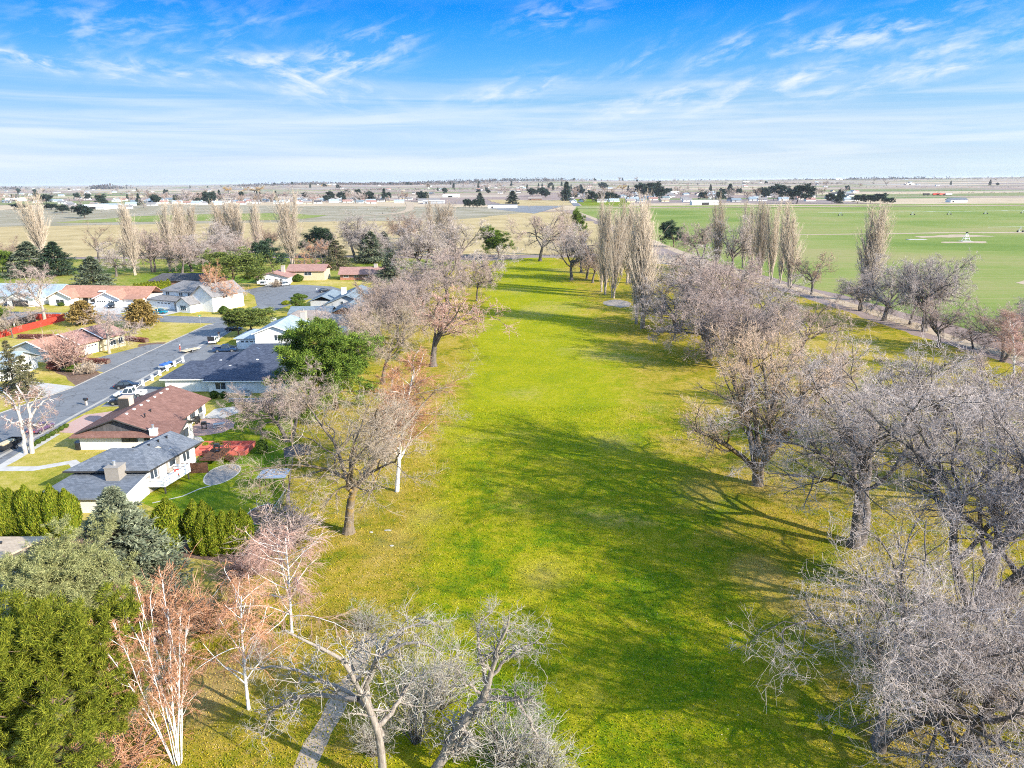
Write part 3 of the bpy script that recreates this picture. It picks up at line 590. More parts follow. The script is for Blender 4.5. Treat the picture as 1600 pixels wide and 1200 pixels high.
h.chimney(-54.4, -53.0, 181.05, 182.3, 0, 8.1, 'tanbrick', True)
h.window('f', 167.2, -56.9, -55.5, 3.7, 5.0, 2); h.window('r', -52.2, 171, 172.6, 3.7, 5.0); h.door('r', -52.2, 175, 176.6, 5.0, 'darktrim', 'door', False, 2.9); h.window('r', -52.2, 169, 170.6, .9, 2.1)
bo = h.part('balcony', MB().box(-52.15, -50, 173.4, 178.4, 2.6, 2.8), 'trim')
bm_ = MB()
for i in range(12): bm_.box(-50.08, -50.02, 173.4+i*.45, 173.46+i*.45, 2.8, 3.8)
bm_.box(-50.1, -50, 173.4, 178.4, 3.8, 3.88); h.part('railing', bm_, 'darktrim', bo)
h.door('f', 174.4, -68, -63.5, 2.2, 'trim', 'garage_door', True)

# taupe roof house
h = House('taupe_roof_house', 'beige house with taupe hipped roof and front gablet behind the white two storey house', 0, 0)
wl = MB(); wl.box(-64.5, -50.5, 192.5, 204, 0, 2.75); h.part('wall', wl, 'tanwall')
rf = MB(); hip(rf, -64.5, -50.5, 192.5, 204, 2.75, 5.4, 'x', .7, .2, 5); h.part('roof', rf, 'roof_taupe')
rf = MB(); gable(rf, -63, -57, 192.0, 199, 2.95, 4.7, 'y', .4, .18, .3); h.part('gablet_roof', rf, 'roof_taupe'); h.part('gablet', MB().prism([(-63, 2.95), (-57, 2.95), (-60, 4.7)], 191.9, 192.1), 'tanwall')
wl = MB(); gwall(wl, -50.45, -45.5, 194, 202, 2.6, 4.2, 'x'); h.part('side_wall', wl, 'white'); rf = MB(); gable(rf, -50.9, -45.5, 194, 202, 2.6, 4.2, 'x', .5, .18, .4); h.part('side_roof', rf, 'roof_grey')
h.chimney(-66.3, -65.1, 193, 194.3, 0, 4.2, 'trim', False); h.window('f', 192.5, -56, -54, .9, 2.1); h.window('f', 192.5, -62.5, -60.5, .9, 2.1)

# blue-grey house group
h = House('bluegrey_roof_house', 'long house of stepped blue grey gables and a small white chimney beside the cul-de-sac', 0, 0)
wl = MB(); gwall(wl, -58.5, -45.5, 223, 246, 3.1, 5.8, 'y'); h.part('wall', wl, 'greywall')
rf = MB(); gable(rf, -58.5, -45.5, 223, 246, 3.1, 5.8, 'y', .7, .22, .8); h.part('roof', rf, 'roof_bluegrey')
wl = MB(); wl.box(-66, -54.2, 209.2, 217.2, 0, 2.6); h.part('front_wall', wl, 'tanwall'); rf = MB(); gable(rf, -66, -54.2, 209.2, 217.2, 2.6, 4.0, 'x', .5, .2, .6); h.part('front_roof', rf, 'roof_bluegrey')
wl = MB(); gwall(wl, -54.1, -44.6, 208.8, 222.9, 2.7, 4.6, 'y'); h.part('brown_wing_wall', wl, 'brownwall'); rf = MB(); gable(rf, -54.1, -44.6, 208.8, 222.6, 2.7, 4.6, 'y', .6, .2, .7); h.part('wing_roof', rf, 'roof_bluegrey')
wl = MB(); wl.box(-66, -58.55, 232, 247, 0, 2.7); h.part('garage_wall', wl, 'greywall'); rf = MB(); gable(rf, -66, -58.2, 232, 247, 2.7, 4.2, 'y', .6, .2, .6); h.part('garage_roof', rf, 'roof_bluegrey')
h.chimney(-55.6, -54.2, 232, 233.2, 4, 6.9, 'trim', False); h.window('f', 223, -54, -53, 3.0, 4.0, 1); h.window('f', 208.8, -51, -48.6, 1.0, 2.2); h.window('f', 209.2, -63.5, -61, .9, 2.1)
for a, b in (((-59.2, 222.1, 2.95), (-52, 222.1, 6.0)), ((-52, 222.1, 6.0), (-44.8, 222.1, 2.95))): h.part('bargeboard', MB().bar(a, b, .16, 4), 'roof_bluegrey')


# brown house at the end of the close
h = House('brown_roof_house', 'low brick house with plum brown roof under the spruces at the end of the close', 0, 0)
h.part('wall', MB().box(-73, -55, 304.5, 313, 0, 2.7), 'brownwall'); h.part('brick_base', MB().box(-73, -55.1, 304.38, 304.47, 0, 1.0), 'brick')
rf = MB(); gable(rf, -73, -55, 304.5, 313, 2.7, 4.9, 'x', .9, .22, .8); h.part('roof', rf, 'roof_pink'); h.chimney(-59, -57.6, 308, 309.2, 4, 6.2, 'tanbrick', False)
for x in (-71.5, -67, -62): h.window('f', 304.5, x, x+2, 1.2, 2.3)

h = House('pink_roof_house', 'small white garage front house with dusty pink roofs facing the round close', 0, 0)
wl = MB(); gwall(wl, -105, -92, 294, 303, 2.8, 4.6, 'y'); h.part('wall', wl, 'white'); rf = MB(); gable(rf, -105, -92, 294, 303, 2.8, 4.6, 'y', .7, .22, 1.0); h.part('roof', rf, 'roof_pink')
wl = MB(); wl.box(-95, -79.5, 304, 314, 0, 4.2); h.part('rear_wall', wl, 'tanwall'); rf = MB(); gable(rf, -95, -79.5, 304, 314, 4.2, 6.2, 'x', .8, .22, .7); h.part('rear_roof', rf, 'roof_pink')
h.chimney(-96.5, -95.1, 300, 301.4, 0, 6.6, 'tanbrick', False); h.door('f', 294, -103.5, -99, 2.2, 'trim', 'garage_door', True); h.window('f', 294, -97.5, -96.3, .9, 2.2); h.window('f', 294, -95.5, -94.3, .9, 2.2); h.window('f', 304, -88, -85, 2.2, 3.6)

# two-storey house with grey hip roof, turned towards the corner
h = House('corner_two_storey_house', 'big white two storey house with grey hipped roofs and brick porch at the street corner', -122.6, 237.6, -24)
wl = MB(); wl.box(.2, 12, .6, 9, 0, 2.7).box(12.05, 19.5, 1.8, 9, 0, 2.7); h.part('wall', wl, 'white')
wl = MB(); wl.box(4, 19.6, 3.6, 14, 2.72, 5.5); h.part('upper_wall', wl, 'white')
wl = MB(); gwall(wl, 19.65, 28.2, 1.5, 15, 5.2, 8.4, 'y'); h.part('tall_gable_wall', wl, 'white')
rf = MB(); hip(rf, .2, 19.4, .6, 8, 2.72, 4.1, 'x', .6, .2, 4, True, False); h.part('garage_roof', rf, 'roof_grey')
rf = MB(); hip(rf, 4, 19.7, 3.6, 14, 5.5, 8.3, 'x', .6, .2, 5, True, False); h.part('roof', rf, 'roof_grey')
rf = MB(); gable(rf, 19.65, 28.2, 1.5, 15, 5.2, 8.4, 'y', .6, .22, .6); h.part('gable_roof', rf, 'roof_grey')
wl = MB(); gwall(wl, 16.5, 22.5, -2.5, 1.45, 2.9, 4.8, 'y'); h.part('bay_wall', wl, 'white'); rf = MB(); gable(rf, 16.5, 22.5, -2.5, 1.9, 2.9, 4.8, 'y', .5, .2, .5); h.part('bay_roof', rf, 'roof_grey')
h.part('porch_brick', MB().box(12.4, 16.3, 1.62, 1.76, 0, 2.5), 'brick')
h.window('f', -2.5, 18.3, 20.7, .8, 2.3, 3); h.door('f', .6, 4.2, 10.6, 2.2, 'trim', 'garage_door', True); h.door('f', .6, 1, 3.4, 2.2, 'trim', 'garage_door')
h.window('f', 3.6, 5.4, 7.0, 4.2, 5.2); h.window('f', 3.6, 11.4, 13, 4.2, 5.2); h.window('f', 3.6, 15.4, 17, 4.2, 5.2); h.window('r', 28.2, 6, 8, 4, 5.3); h.door('f', 1.76, 14.8, 15.7, 2.1, 'darktrim')

# long terracotta roof house
h = House('terracotta_roof_house', 'long white house with salmon terracotta roof and two forward gables beside parked cars', -159.5, 243.6, -8)
wl = MB(); wl.box(0, 34, 4, 14, 0, 2.8); gwall(wl, .3, 8.8, 0, 3.98, 2.8, 4.8, 'y'); gwall(wl, 18.5, 27.5, -1, 3.98, 2.8, 4.9, 'y'); wl.box(27.6, 34, 1, 3.98, 0, 2.8); h.part('wall', wl, 'white')
rf = MB(); gable(rf, 0, 34, 4, 14, 2.8, 5.6, 'x', .8, .22, .8); h.part('roof', rf, 'roof_terra')
for x0, x1, y0 in ((.3, 8.8, 0), (18.5, 27.5, -1)):
    rf = MB(); gable(rf, x0, x1, y0, 9, 2.8, 4.9, 'y', .6, .24, .6); h.part('forward_roof', rf, 'roof_terra')
    xm = (x0+x1)/2
    for a, b in (((x0-.6, y0-.66, 2.72), (xm, y0-.66, 5.0)), ((xm, y0-.66, 5.0), (x1+.6, y0-.66, 2.72))): h.part('bargeboard', MB().bar(a, b, .16, 4), 'trim')
h.part('side_roof', MB().slab([(27, .1, 2.7), (34.8, .1, 2.7), (34.8, 5.5, 3.6), (27, 5.5, 3.6)], .2), 'roof_terra')
for i in range(3): h.part('arch_shade_panel', MB().box(10.2+2.8*i, 12.0+2.8*i, 3.9, 3.96, 0, 2.2), 'darktrim')  # flat dark panels stand in for the shade inside the porch arches
h.door('f', -1, 19.2, 22.6, 2.2, 'trim', 'garage_door', True); h.door('f', -1, 23.4, 26.8, 2.2, 'trim', 'garage_door', True); h.window('f', 0, 3, 6, .9, 2.1); h.part('skylight', MB().box(15.5, 17.5, 5.2, 6.6, 4.05, 4.5), 'trim')

h = House('pale_roof_house', 'white house with wide pale blue roof cut by the left edge of the view', -192, 249, -8)
wl = MB(); wl.box(0, 33, 2, 14, 0, 2.8); gwall(wl, 20, 30, -4, 1.98, 2.8, 5.0, 'y'); h.part('wall', wl, 'white')
rf = MB(); gable(rf, 0, 33, 2, 14, 2.8, 6.0, 'x', .8, .22, .8); h.part('roof', rf, 'roof_ice'); rf = MB(); gable(rf, 20, 30, -4, 8, 2.8, 5.0, 'y', .6, .24, .6); h.part('forward_roof', rf, 'roof_ice'); h.door('f', -4, 22, 28, 2.2, 'darktrim', 'garage_door'); h.window('f', 2, 13, 15, .9, 2.2)

h = House('stepped_roof_house', 'cream rambler with three stepped tan pink gables on the far side of the street', -107.3, 161.0, -18)
prev = None
for i, (u0, u1, v0, v1, zz) in enumerate(((-12, 0, 0, 7.4, 0), (-10.5, .8, 7.45, 13.4, .35), (-9.5, 1.6, 13.45, 20, .7))):
    wl = MB(); gwall(wl, u0, u1, v0, v1, 2.7+zz, 4.7+zz, 'y'); h.part('wall', wl, 'tanwall' if i else 'offwhite')
    rf = MB(); gable(rf, u0, u1, v0, v1, 2.7+zz, 4.7+zz, 'y', .7, .22, .5); h.part('roof', rf, 'roof_terra' if i == 0 else 'roof_pink')
    xm = (u0+u1)/2
    for a, b in (((u0-.7, v0-.56, 2.55+zz), (xm, v0-.56, 4.85+zz)), ((xm, v0-.56, 4.85+zz), (u1+.7, v0-.56, 2.55+zz))): h.part('bargeboard', MB().bar(a, b, .15, 4), 'trim')
h.part('brick_front', MB().box(.02, .12, .3, 8, 0, 1.3), 'brick'); h.part('recess_shade_panel', MB().box(.02, .14, 1.0, 4.6, .2, 2.4), 'darktrim')  # the dark panel on the wall stands in for a shaded porch recess
h.door('r', .8, 8.4, 12.2, 2.3, 'trim', 'garage_door', True); h.window('r', 1.6, 14.5, 17.0, 1.0, 2.5, 3); h.window('f', 0, -7.5, -5.5, .9, 2.0); h.window('r', 1.6, 18, 19.2, 1.0, 2.4)

h = House('grey_roof_house', 'white house with pale grey gable roof behind the two scruffy spruces at left edge', -126, 143.5, 6)
wl = MB(); gwall(wl, 0, 19.5, 0, 11.5, 2.8, 5.0, 'x'); gwall(wl, 1, 10.5, -9, -.02, 2.7, 4.7, 'y'); h.part('wall', wl, 'white')
rf = MB(); gable(rf, 0, 19.5, 0, 11.5, 2.8, 5.0, 'x', .7, .22, .7); h.part('roof', rf, 'roof_ice'); rf = MB(); gable(rf, 1, 10.5, -9, 5, 2.7, 4.7, 'y', .7, .22, .6); h.part('forward_roof', rf, 'roof_ice')
h.window('r', 19.5, 3, 4.8, 1.2, 2.2); h.window('r', 19.5, 6.8, 9, 1.2, 2.2); h.door('r', 19.5, 5.2, 6.2, 2.1); h.door('f', -9, 2.4, 9, 2.2, 'trim', 'garage_door', True)

h = House('dark_roof_house', 'low dark roofed house half hidden behind the row of narrow cedars', 0, 0)
wl = MB(); wl.box(-144, -117, 284, 293, 0, 2.8); h.part('wall', wl, 'brownwall'); rf = MB(); hip(rf, -144, -117, 284, 293, 2.8, 5.2, 'x', .8, .2, 4); h.part('roof', rf, 'roof_dark'); h.window('f', 284, -139, -136, 1, 2.2); h.window('f', 284, -130, -127, 1, 2.2); h.window('f', 284, -123, -120, 1, 2.2)

h = House('tan_roof_house', 'house with plain tan roof cut by the left edge below the cedar hedge', 0, 0)
wl = MB(); wl.box(-68, -52, 57.5, 70, 0, 2.75); h.part('wall', wl, 'beige')
rf = MB(); gable(rf, -68, -52, 57.5, 70, 2.75, 4.0, 'x', .8, .2, .9); h.part('roof', rf, 'roof_tan'); h.vent(-54.5, 68.2, 3.2, 'black', .12, .25); h.window('r', -52, 60, 62, .9, 2.1)
pg = empty('patio_cover', (-48.2, 58.8, 0), 0, (1, 1, 1), 'slatted blue grey patio cover beside the tan roof at left edge', 'patio cover')
sl = MB()
for i in range(13): sl.box(-2.9+i*.46, -2.6+i*.46, -4.2, 5.2, 2.55, 2.65)
sl.build('slat_roof', MT['roof_bluegrey'], pg); bmx = MB().box(-2.9, 3.2, -4.1, -3.9, 2.35, 2.54).box(-2.9, 3.2, 4.9, 5.1, 2.35, 2.54); bmx.build('beam', MT['darktrim'], pg)
for x, y in ((-2.7, -4), (3.0, -4), (3.0, 5), (-2.7, 5)): MB().box(x-.07, x+.07, y-.07, y+.07, 0, 2.35).build('post', MT['darktrim'], pg)
gr = empty('patio_grill', (-48.7, 53.2, 0), .3, (1, 1, 1), 'black grill standing in front of the slatted patio cover at the left edge', 'grill')
MB().box(-.7, .7, -.3, .3, .75, 1.0).build('firebox', MT['black'], gr, bevel=.05); MB().box(-.68, .68, -.28, .28, 1.0, 1.3).build('lid', MT['black'], gr, bevel=.1); MB().box(-.6, -.5, -.25, .25, 0, .75).box(.5, .6, -.25, .25, 0, .75).build('stand', MT['black'], gr)

# carport with white posts behind the red fence
cp = empty('carport', (-147.5, 206.5, 0), RAD(-8), (1, 1, 1), 'grey roofed carport on white posts behind the red fence', 'carport')
MB().slab([(-7, -4, 2.7), (5, -4, 2.7), (5, 4, 3.2), (-7, 4, 3.2)], .18).build('roof', MT['roof_grey'], cp); MB().box(-7, 5, 3.7, 3.9, 0, 2.7).build('rear_wall', MT['darktrim'], cp)
for x in (-6.5, -1.5, 1.5, 4.6): MB().box(x-.12, x+.12, -3.8, -3.6, 0, 2.5).build('post', MT['trim'], cp)
sh = empty('garden_shed', (-146, 192.5, 0), RAD(10), (1, 1, 1), 'little white shed with grey roof by the near end of the red fence', 'shed')
b_ = MB(); gwall(b_, -2.5, 2.5, -1.8, 1.8, 2, 2.9, 'x'); b_.build('wall', MT['white'], sh); rf = MB(); gable(rf, -2.5, 2.5, -1.8, 1.8, 2, 2.9, 'x', .3, .12, .3); rf.build('roof', MT['roof_ice'], sh)
# ---------------------------------------------------------------- fences, garden furniture, people, cars
def board_fence(name, label, pts, z, m, th=.06, gap=.14):
    r = empty(name, (*pts[0], 0), 0, (1, 1, 1), label, 'fence')
    o0 = np.array(pts[0])
    for a, b in zip(pts, pts[1:]):
        a, b = np.array(a)-o0, np.array(b)-o0; d = b-a; L = np.linalg.norm(d); d /= L; n = np.array([-d[1], d[0]])
        mb = MB(); k = int(L/gap)
        for i in range(k):
            p = a+d*(i*gap); q = a+d*((i+.93)*gap); hz = z+.03*math.sin(i*1.7)
            mb.slab([(*(p-n*th/2), hz), (*(q-n*th/2), hz), (*(q+n*th/2), hz), (*(p+n*th/2), hz)], hz-.05)
        mb.build('board_panel', m, r)
        nb = max(2, int(L/2.5)); 
        for i in range(nb): p = a+d*L*i/nb+n*.09; MB().box(p[0]-.05, p[0]+.05, p[1]-.05, p[1]+.05, 0, z+.05).build('post', m, r)
    return r
board_fence('board_fence', 'bright red board fence around the corner garden across the street', [(-150, 186.5), (-139.3, 189.9), (-136.6, 216.2+.2-1.2), (-150.5, 217.4)], 1.9, MT['redwood'])
board_fence('deck_screen', 'dark brown vertical board screen below the garden deck', [(-47.2, 94.6), (-43.6, 95.0)], 1.6, MT['deckwood'])
# white post and rail fence along the parking pad
wf = empty('post_fence', (-76, 132, 0), 0, (1, 1, 1), 'row of stubby white posts with low rails along the parking pads', 'fence')
pp = [(-75.0, 133.0), (-75.6, 137.0), (-76.0, 141.0), (-76.0, 145.0), (-76.3, 149.0), (-76.6, 153.0), (-76.7, 157.0), (-76.6, 161.0)]
for i, (x, y) in enumerate(pp):
    MB().box(x+76-.19, x+76+.19, y-132-.19, y-132+.19, 0, 1.2).box(x+76-.23, x+76+.23, y-132-.23, y-132+.23, 1.2, 1.27).build('post', MT['trim'], wf)
for a, b in zip(pp, pp[1:]):
    MB().bar((a[0]+76, a[1]-132, .55), (b[0]+76, b[1]-132, .55), .06, 4).build('rail', MT['trim'], wf)
# chain link fence of the golf course
clm = mottled('chain_link_wire', (.42, .43, .46), (.55, .56, .60), 3., .4, .4, 0, .6)
def chain_link(label, pts, z=1.3):
    r = empty('chain_link_fence', (*pts[0], 0), 0, (1, 1, 1), label, 'fence'); o0 = np.array(pts[0])
    mb, ps = MB(), 0
    for a, b in zip(pts, pts[1:]):
        a, b = np.array(a)-o0, np.array(b)-o0; d = b-a; L = np.linalg.norm(d); d /= L
        for i in range(int(L/3)+1):
            p = a+d*min(3*i, L); MB().bar((*p, 0), (*p, z+.1), .04, 5).build('post', clm, r)
        MB().bar((*a, z), (*b, z), .03, 4).build('top_rail', clm, r)
        t = np.arange(0, L, .14)
        for s_ in (1, -1):
            for q in t:
                e = q+s_*z
                if e < 0 or e > L: continue
                p0 = a+d*q; p1 = a+d*e; w_ = .006
                n = np.array([-d[1], d[0]])*w_
                mb.add([(*(p0-d*.010), .03), (*(p0+d*.010), .03), (*(p1+d*.010), z), (*(p1-d*.010), z)], [(0, 1, 2, 3)])
    me = mb.build('wire_mesh', clm, r)
chain_link('long grey chain link fence between the gardens and the golf course', [(-29.8, 86), (-29.6, 73.9), (-29.3, 63), (-29.4, 55), (-29.2, 38)])
chain_link('pale wire fence beside the grass at the entry to the round close', [(-96.5, 252), (-99.5, 268)], 1.4)
# raised beds
rb = empty('raised_bed', (-50.2, 101.6, 0), 0, (1, 1, 1), 'faded red raised garden bed divided in eight beside the brown deck', 'raised bed')
fm = MB()
for y in (0, 2.3, 4.4): fm.box(1.4, 9.4, y, y+.12, 0, .75)
for x in (1.4, 3.4, 5.4, 7.4, 9.4): fm.box(x-.06, x+.06, .125, 2.295, 0, .72); fm.box(x-.06, x+.06, 2.425, 4.395, 0, .72)
fm.build('frame', MT['redbed'], rb); MB().box(1.5, 9.3, .13, 4.39, .02, .3).build('soil', MT['redbed'], rb)
# deck
dk = empty('garden_deck', (-46, 96, 0), 0, (1, 1, 1), 'dark brown timber deck with stair and railing behind the slate roof house', 'deck')
MB().box(0.1, 3, 1.2, 6, .95, 1.1).build('floor', MT['deckwood'], dk)
rl = MB()
for y in np.arange(1.2, 6.1, .8): rl.box(2.92, 3.0, y-.04, y+.04, 1.1, 2.0)
rl.box(2.9, 3.02, 1.2, 6, 2.0, 2.08).box(.1, 3, 1.18, 1.26, 2.0, 2.08).box(.1, 3, 5.95, 6.03, 2.0, 2.08)
for x in np.arange(.2, 3, .8): rl.box(x-.04, x+.04, 1.2, 1.26, 1.1, 2.0); rl.box(x-.04, x+.04, 5.95, 6, 1.1, 2.0)
rl.build('railing', MT['deckwood'], dk)
st = MB()
for i in range(5): st.box(3.05+.3*i, 3.35+.3*i, 2.6, 4.4, .75-.18*i, .83-.18*i)
st.build('stair', MT['deckwood'], dk)
for y in (2.6, 4.4): MB().bar((3, y, 2.0), (4.6, y, .95), .05, 5).bar((4.6, y, 0), (4.6, y, 1), .05, 5).build('handrail', MT['deckwood'], dk)
def furniture(name, label, cat, x, y, z, m, kind, rz=0.):
    r = empty(name, (x, y, z), rz, (1, 1, 1), label, cat)
    if kind == 'table':
        MB().box(-.9, .9, -.5, .5, .68, .74).build('tabletop', m, r)
        for a, b in ((-.8, -.4), (.8, -.4), (-.8, .4), (.8, .4)): MB().box(a-.04, a+.04, b-.04, b+.04, 0, .68).build('leg', m, r)
        for s_ in (-1, 1): MB().box(-.9, .9, s_*.85-.14, s_*.85+.14, .4, .45).box(-.6, -.52, s_*.85-.1, s_*.85+.1, 0, .4).box(.52, .6, s_*.85-.1, s_*.85+.1, 0, .4).build('bench', m, r)
    elif kind == 'grill':
        MB().box(-.45, .45, -.3, .3, .8, 1.0).build('firebox', m, r, bevel=.04); MB().box(-.43, .43, -.28, .28, 1.0, 1.3).build('lid', m, r, bevel=.1); MB().box(-.4, -.32, -.25, .25, 0, .8).box(.32, .4, -.25, .25, 0, .8).box(-.32, .32, -.2, .2, .15, .2).build('stand', m, r); MB().box(.46, .95, -.25, .25, .88, .92).build('shelf', m, r)
    elif kind == 'ac':
        MB().box(-.5, .5, -.5, .5, 0.03, .95).build('case', m, r, bevel=.05); MB().bar((0, 0, .95), (0, 0, 1.0), .38, 16).build('fan_grille', MT['black'], r)
    elif kind == 'bin':
        MB().frustum((-.28, .28, -.3, .3), (-.36, .36, -.38, .38), .08, 1.0).build('body', m, r); MB().box(-.38, .38, -.4, .42, 1.0, 1.08).build('lid', m, r); MB().bar((-.3, .34, .12), (.3, .34, .12), .12, 10).build('wheel', MT['tyre'], r)
    return r
furniture('patio_table', 'grey table with two benches at the rim of the round brick patio', 'table', -49.9, 114.6, .02, MT['greywall'], 'table', .3)
furniture('fire_pit_grill', 'black grill in the middle of the round brick patio', 'grill', -52.2, 114.0, .02, MT['black'], 'grill', .2)
furniture('gas_grill', 'black grill against the cream wall beside the brick patio', 'grill', -54.6, 116.9, .03, MT['black'], 'grill', 1.4)
furniture('deck_grill', 'black covered grill on the brown garden deck', 'grill', -44.5, 100.4, 1.1, MT['black'], 'grill', .1)
furniture('wheelie_bin', 'grey rubbish bin by the cream wall near the brick patio', 'bin', -54.7, 119.3, .02, MT['greywall'], 'bin', 1.5)
furniture('wheelie_bin', 'blue grey bin at the lawn side corner of the russet roof house', 'bin', -68.6, 105.6, .0, MT['roof_bluegrey'], 'bin', 3.1)
furniture('air_conditioner', 'grey air conditioner between two clipped shrubs and the white navy roof house', 'air conditioner', -51.6, 133.4, .0, MT['greywall'], 'ac')
ch = empty('balcony_chair', (-46.1, 90.6, 1.3), .4, (1, 1, 1), 'red cushioned chair on the white balcony', 'chair')
MB().box(-.3, .3, -.3, .3, .35, .45).build('seat', MT['redwood'], ch); MB().box(-.3, .3, .24, .32, .45, 1.0).build('backrest', MT['redwood'], ch)
for a in (-.26, .26):
    for b in (-.26, .26): MB().box(a-.03, a+.03, b-.03, b+.03, 0, .35).build('leg', MT['black'], ch)
sd_ = empty('shade_roof', (-32.1, 88.4, 0), .05, (1, 1, 1), 'small flat grey metal roof on thin posts at the edge of the back lawn', 'shelter')
MB().slab([(-1.9, -1.3, 2.5), (1.9, -1.3, 2.5), (2.1, 1.3, 2.75), (-1.7, 1.3, 2.75)], .09).build('roof', MT['steel'], sd_)
for x, y, z in ((-1.6, -1.1, 2.4), (1.6, -1.1, 2.4), (1.7, 1.1, 2.6), (-1.5, 1.1, 2.6)): MB().bar((x, y, 0), (x, y, z), .06, 6).build('post', MT['deckwood'], sd_)
gz = empty('garden_gazebo', (-31.5, 97.5, 0), .3, (1, 1, 1), 'dark canopy gazebo under the bare branches beyond the small metal shelter', 'gazebo')
MB().frustum((-1.9, 1.9, -1.9, 1.9), (-.2, .2, -.2, .2), 2.2, 3.3).build('canopy', MT['roof_dark'], gz)
for x in (-1.75, 1.75):
    for y in (-1.75, 1.75): MB().bar((x, y, 0), (x, y, 2.2), .05, 6).build('post', MT['black'], gz)
wl_ = empty('garden_wall', (-48, 129.2, 0), RAD(-4), (1, 1, 1), 'low red brick garden wall in front of the navy roof house', 'wall')
MB().box(-6, 6, -.15, .15, 0, .6).build('brickwork', MT['brick'], wl_); MB().box(-6.05, 6.05, -.2, .2, .6, .68).build('coping', G['concrete'], wl_)
ew = empty('entry_wall', (-101.5, 235, 0), RAD(-14), (1, 1, 1), 'low white curved wall with plants at the corner of the two streets', 'wall')
MB().box(-4, 3, -.25, .25, 0, .6).box(3, 6, -.1, .35, 0, .9).box(-6.5, -4, -.1, .35, 0, .45).build('stonework', MT['trim'], ew); MB().box(-4.1, 3.1, -.3, .3, .6, .68).build('coping', G['concrete'], ew)
def street_sign(label, x, y, rz):
    r = empty('street_sign', (x, y, 0), rz, (1, 1, 1), label, 'sign')
    MB().bar((0, 0, 0), (0, 0, 2.9), .035, 6).build('post', MT['steel'], r)
    MB().box(-.45, .45, -.02, .02, 2.65, 2.85).build('blade', mottled('sign_green', (.02, .22, .10), (.03, .26, .12), 2.), r); MB().box(-.02, .02, -.45, .45, 2.4, 2.6).build('blade', MT['trim'], r)
street_sign('green and white street name sign on a post at the corner', -91.6, 206.5, .3)
def mailbox(label, x, y, rz, m):
    r = empty('mailbox', (x, y, 0), rz, (1, 1, 1), label, 'mailbox')
    MB().box(-.16, .16, -.16, .16, 0, 1.0).build('post', MT['tanbrick'], r)
    bx = MB().prism([(-.25, 1.0), (.25, 1.0), (.25, 1.25)]+[(.25*math.cos(a), 1.25+.2*math.sin(a)) for a in np.linspace(.3, math.pi-.3, 6)]+[(-.25, 1.25)], -.4, .4, 'y'); b = bx.build('box', m, r); MB().box(.26, .29, -.3, -.1, 1.2, 1.4).build('flag', MT['redwood'], b)
mailbox('black mailbox on a short post at the kerb by the red driveway', -80.2, 127.9, 1.2, MT['black'])
mailbox('brown mailbox on a brick post beside the wide parking drive', -79.3, 189.0, .2, MT['brownwall'])
lp = empty('street_lamp', (-71.9, 262.5, 0), .2, (1, 1, 1), 'short garden lamp post at the edge of the round close', 'lamp')
MB().bar((0, 0, 0), (0, 0, 2.1), .05, 6).build('post', MT['black'], lp); MB().frustum((-.15, .15, -.15, .15), (-.2, .2, -.2, .2), 2.1, 2.5).build('lamp_head', MT['lamp'], lp)
bs = empty('propane_tank', (-63.5, 128.0, 0), 0, (1, 1, 1), 'white propane tank lying by the corner of the russet roof', 'tank')
MB().bar((-1.0, 0, .7), (1.0, 0, .7), .5, 14).build('tank', MT['trim'], bs); MB().box(-.7, -.6, -.3, .3, 0, .4).box(.6, .7, -.3, .3, 0, .4).build('foot', MT['greywall'], bs)
# cars
def loft(stations):                          # (x, z0, z1, half width): rounded box sections along x
    v, f = [], []; n = 10
    for (x, z0, z1, hw) in stations:
        r = min(.18, (z1-z0)*.35, hw*.3)
        sec = [(-hw+r*.4, z0), (hw-r*.4, z0), (hw, z0+r*.6), (hw*1.0, (z0+z1)/2), (hw*.985, z1-r), (hw-r, z1), (-hw+r, z1), (-hw*.985, z1-r), (-hw, (z0+z1)/2), (-hw, z0+r*.6)]
        v += [(x, a, b) for a, b in sec]
    m = len(stations)
    for i in range(m-1):
        for j in range(n): k = (j+1) % n; f.append((i*n+j, i*n+k, (i+1)*n+k, (i+1)*n+j))
    f.append(tuple(range(n))[::-1]); f.append(tuple((m-1)*n+j for j in range(n)))
    return MB().add(v, f)
def wheel(r, x, y, rad=.34, w=.22):
    t = MB().bar((x, y-w/2, rad), (x, y+w/2, rad), rad, 14).build('wheel', MT['tyre'], r)
    s = 1 if y > 0 else -1
    MB().bar((x, y+s*w/2, rad), (x, y+s*(w/2+.02), rad), rad*.62, 10).build('rim', MT['rim'], t)
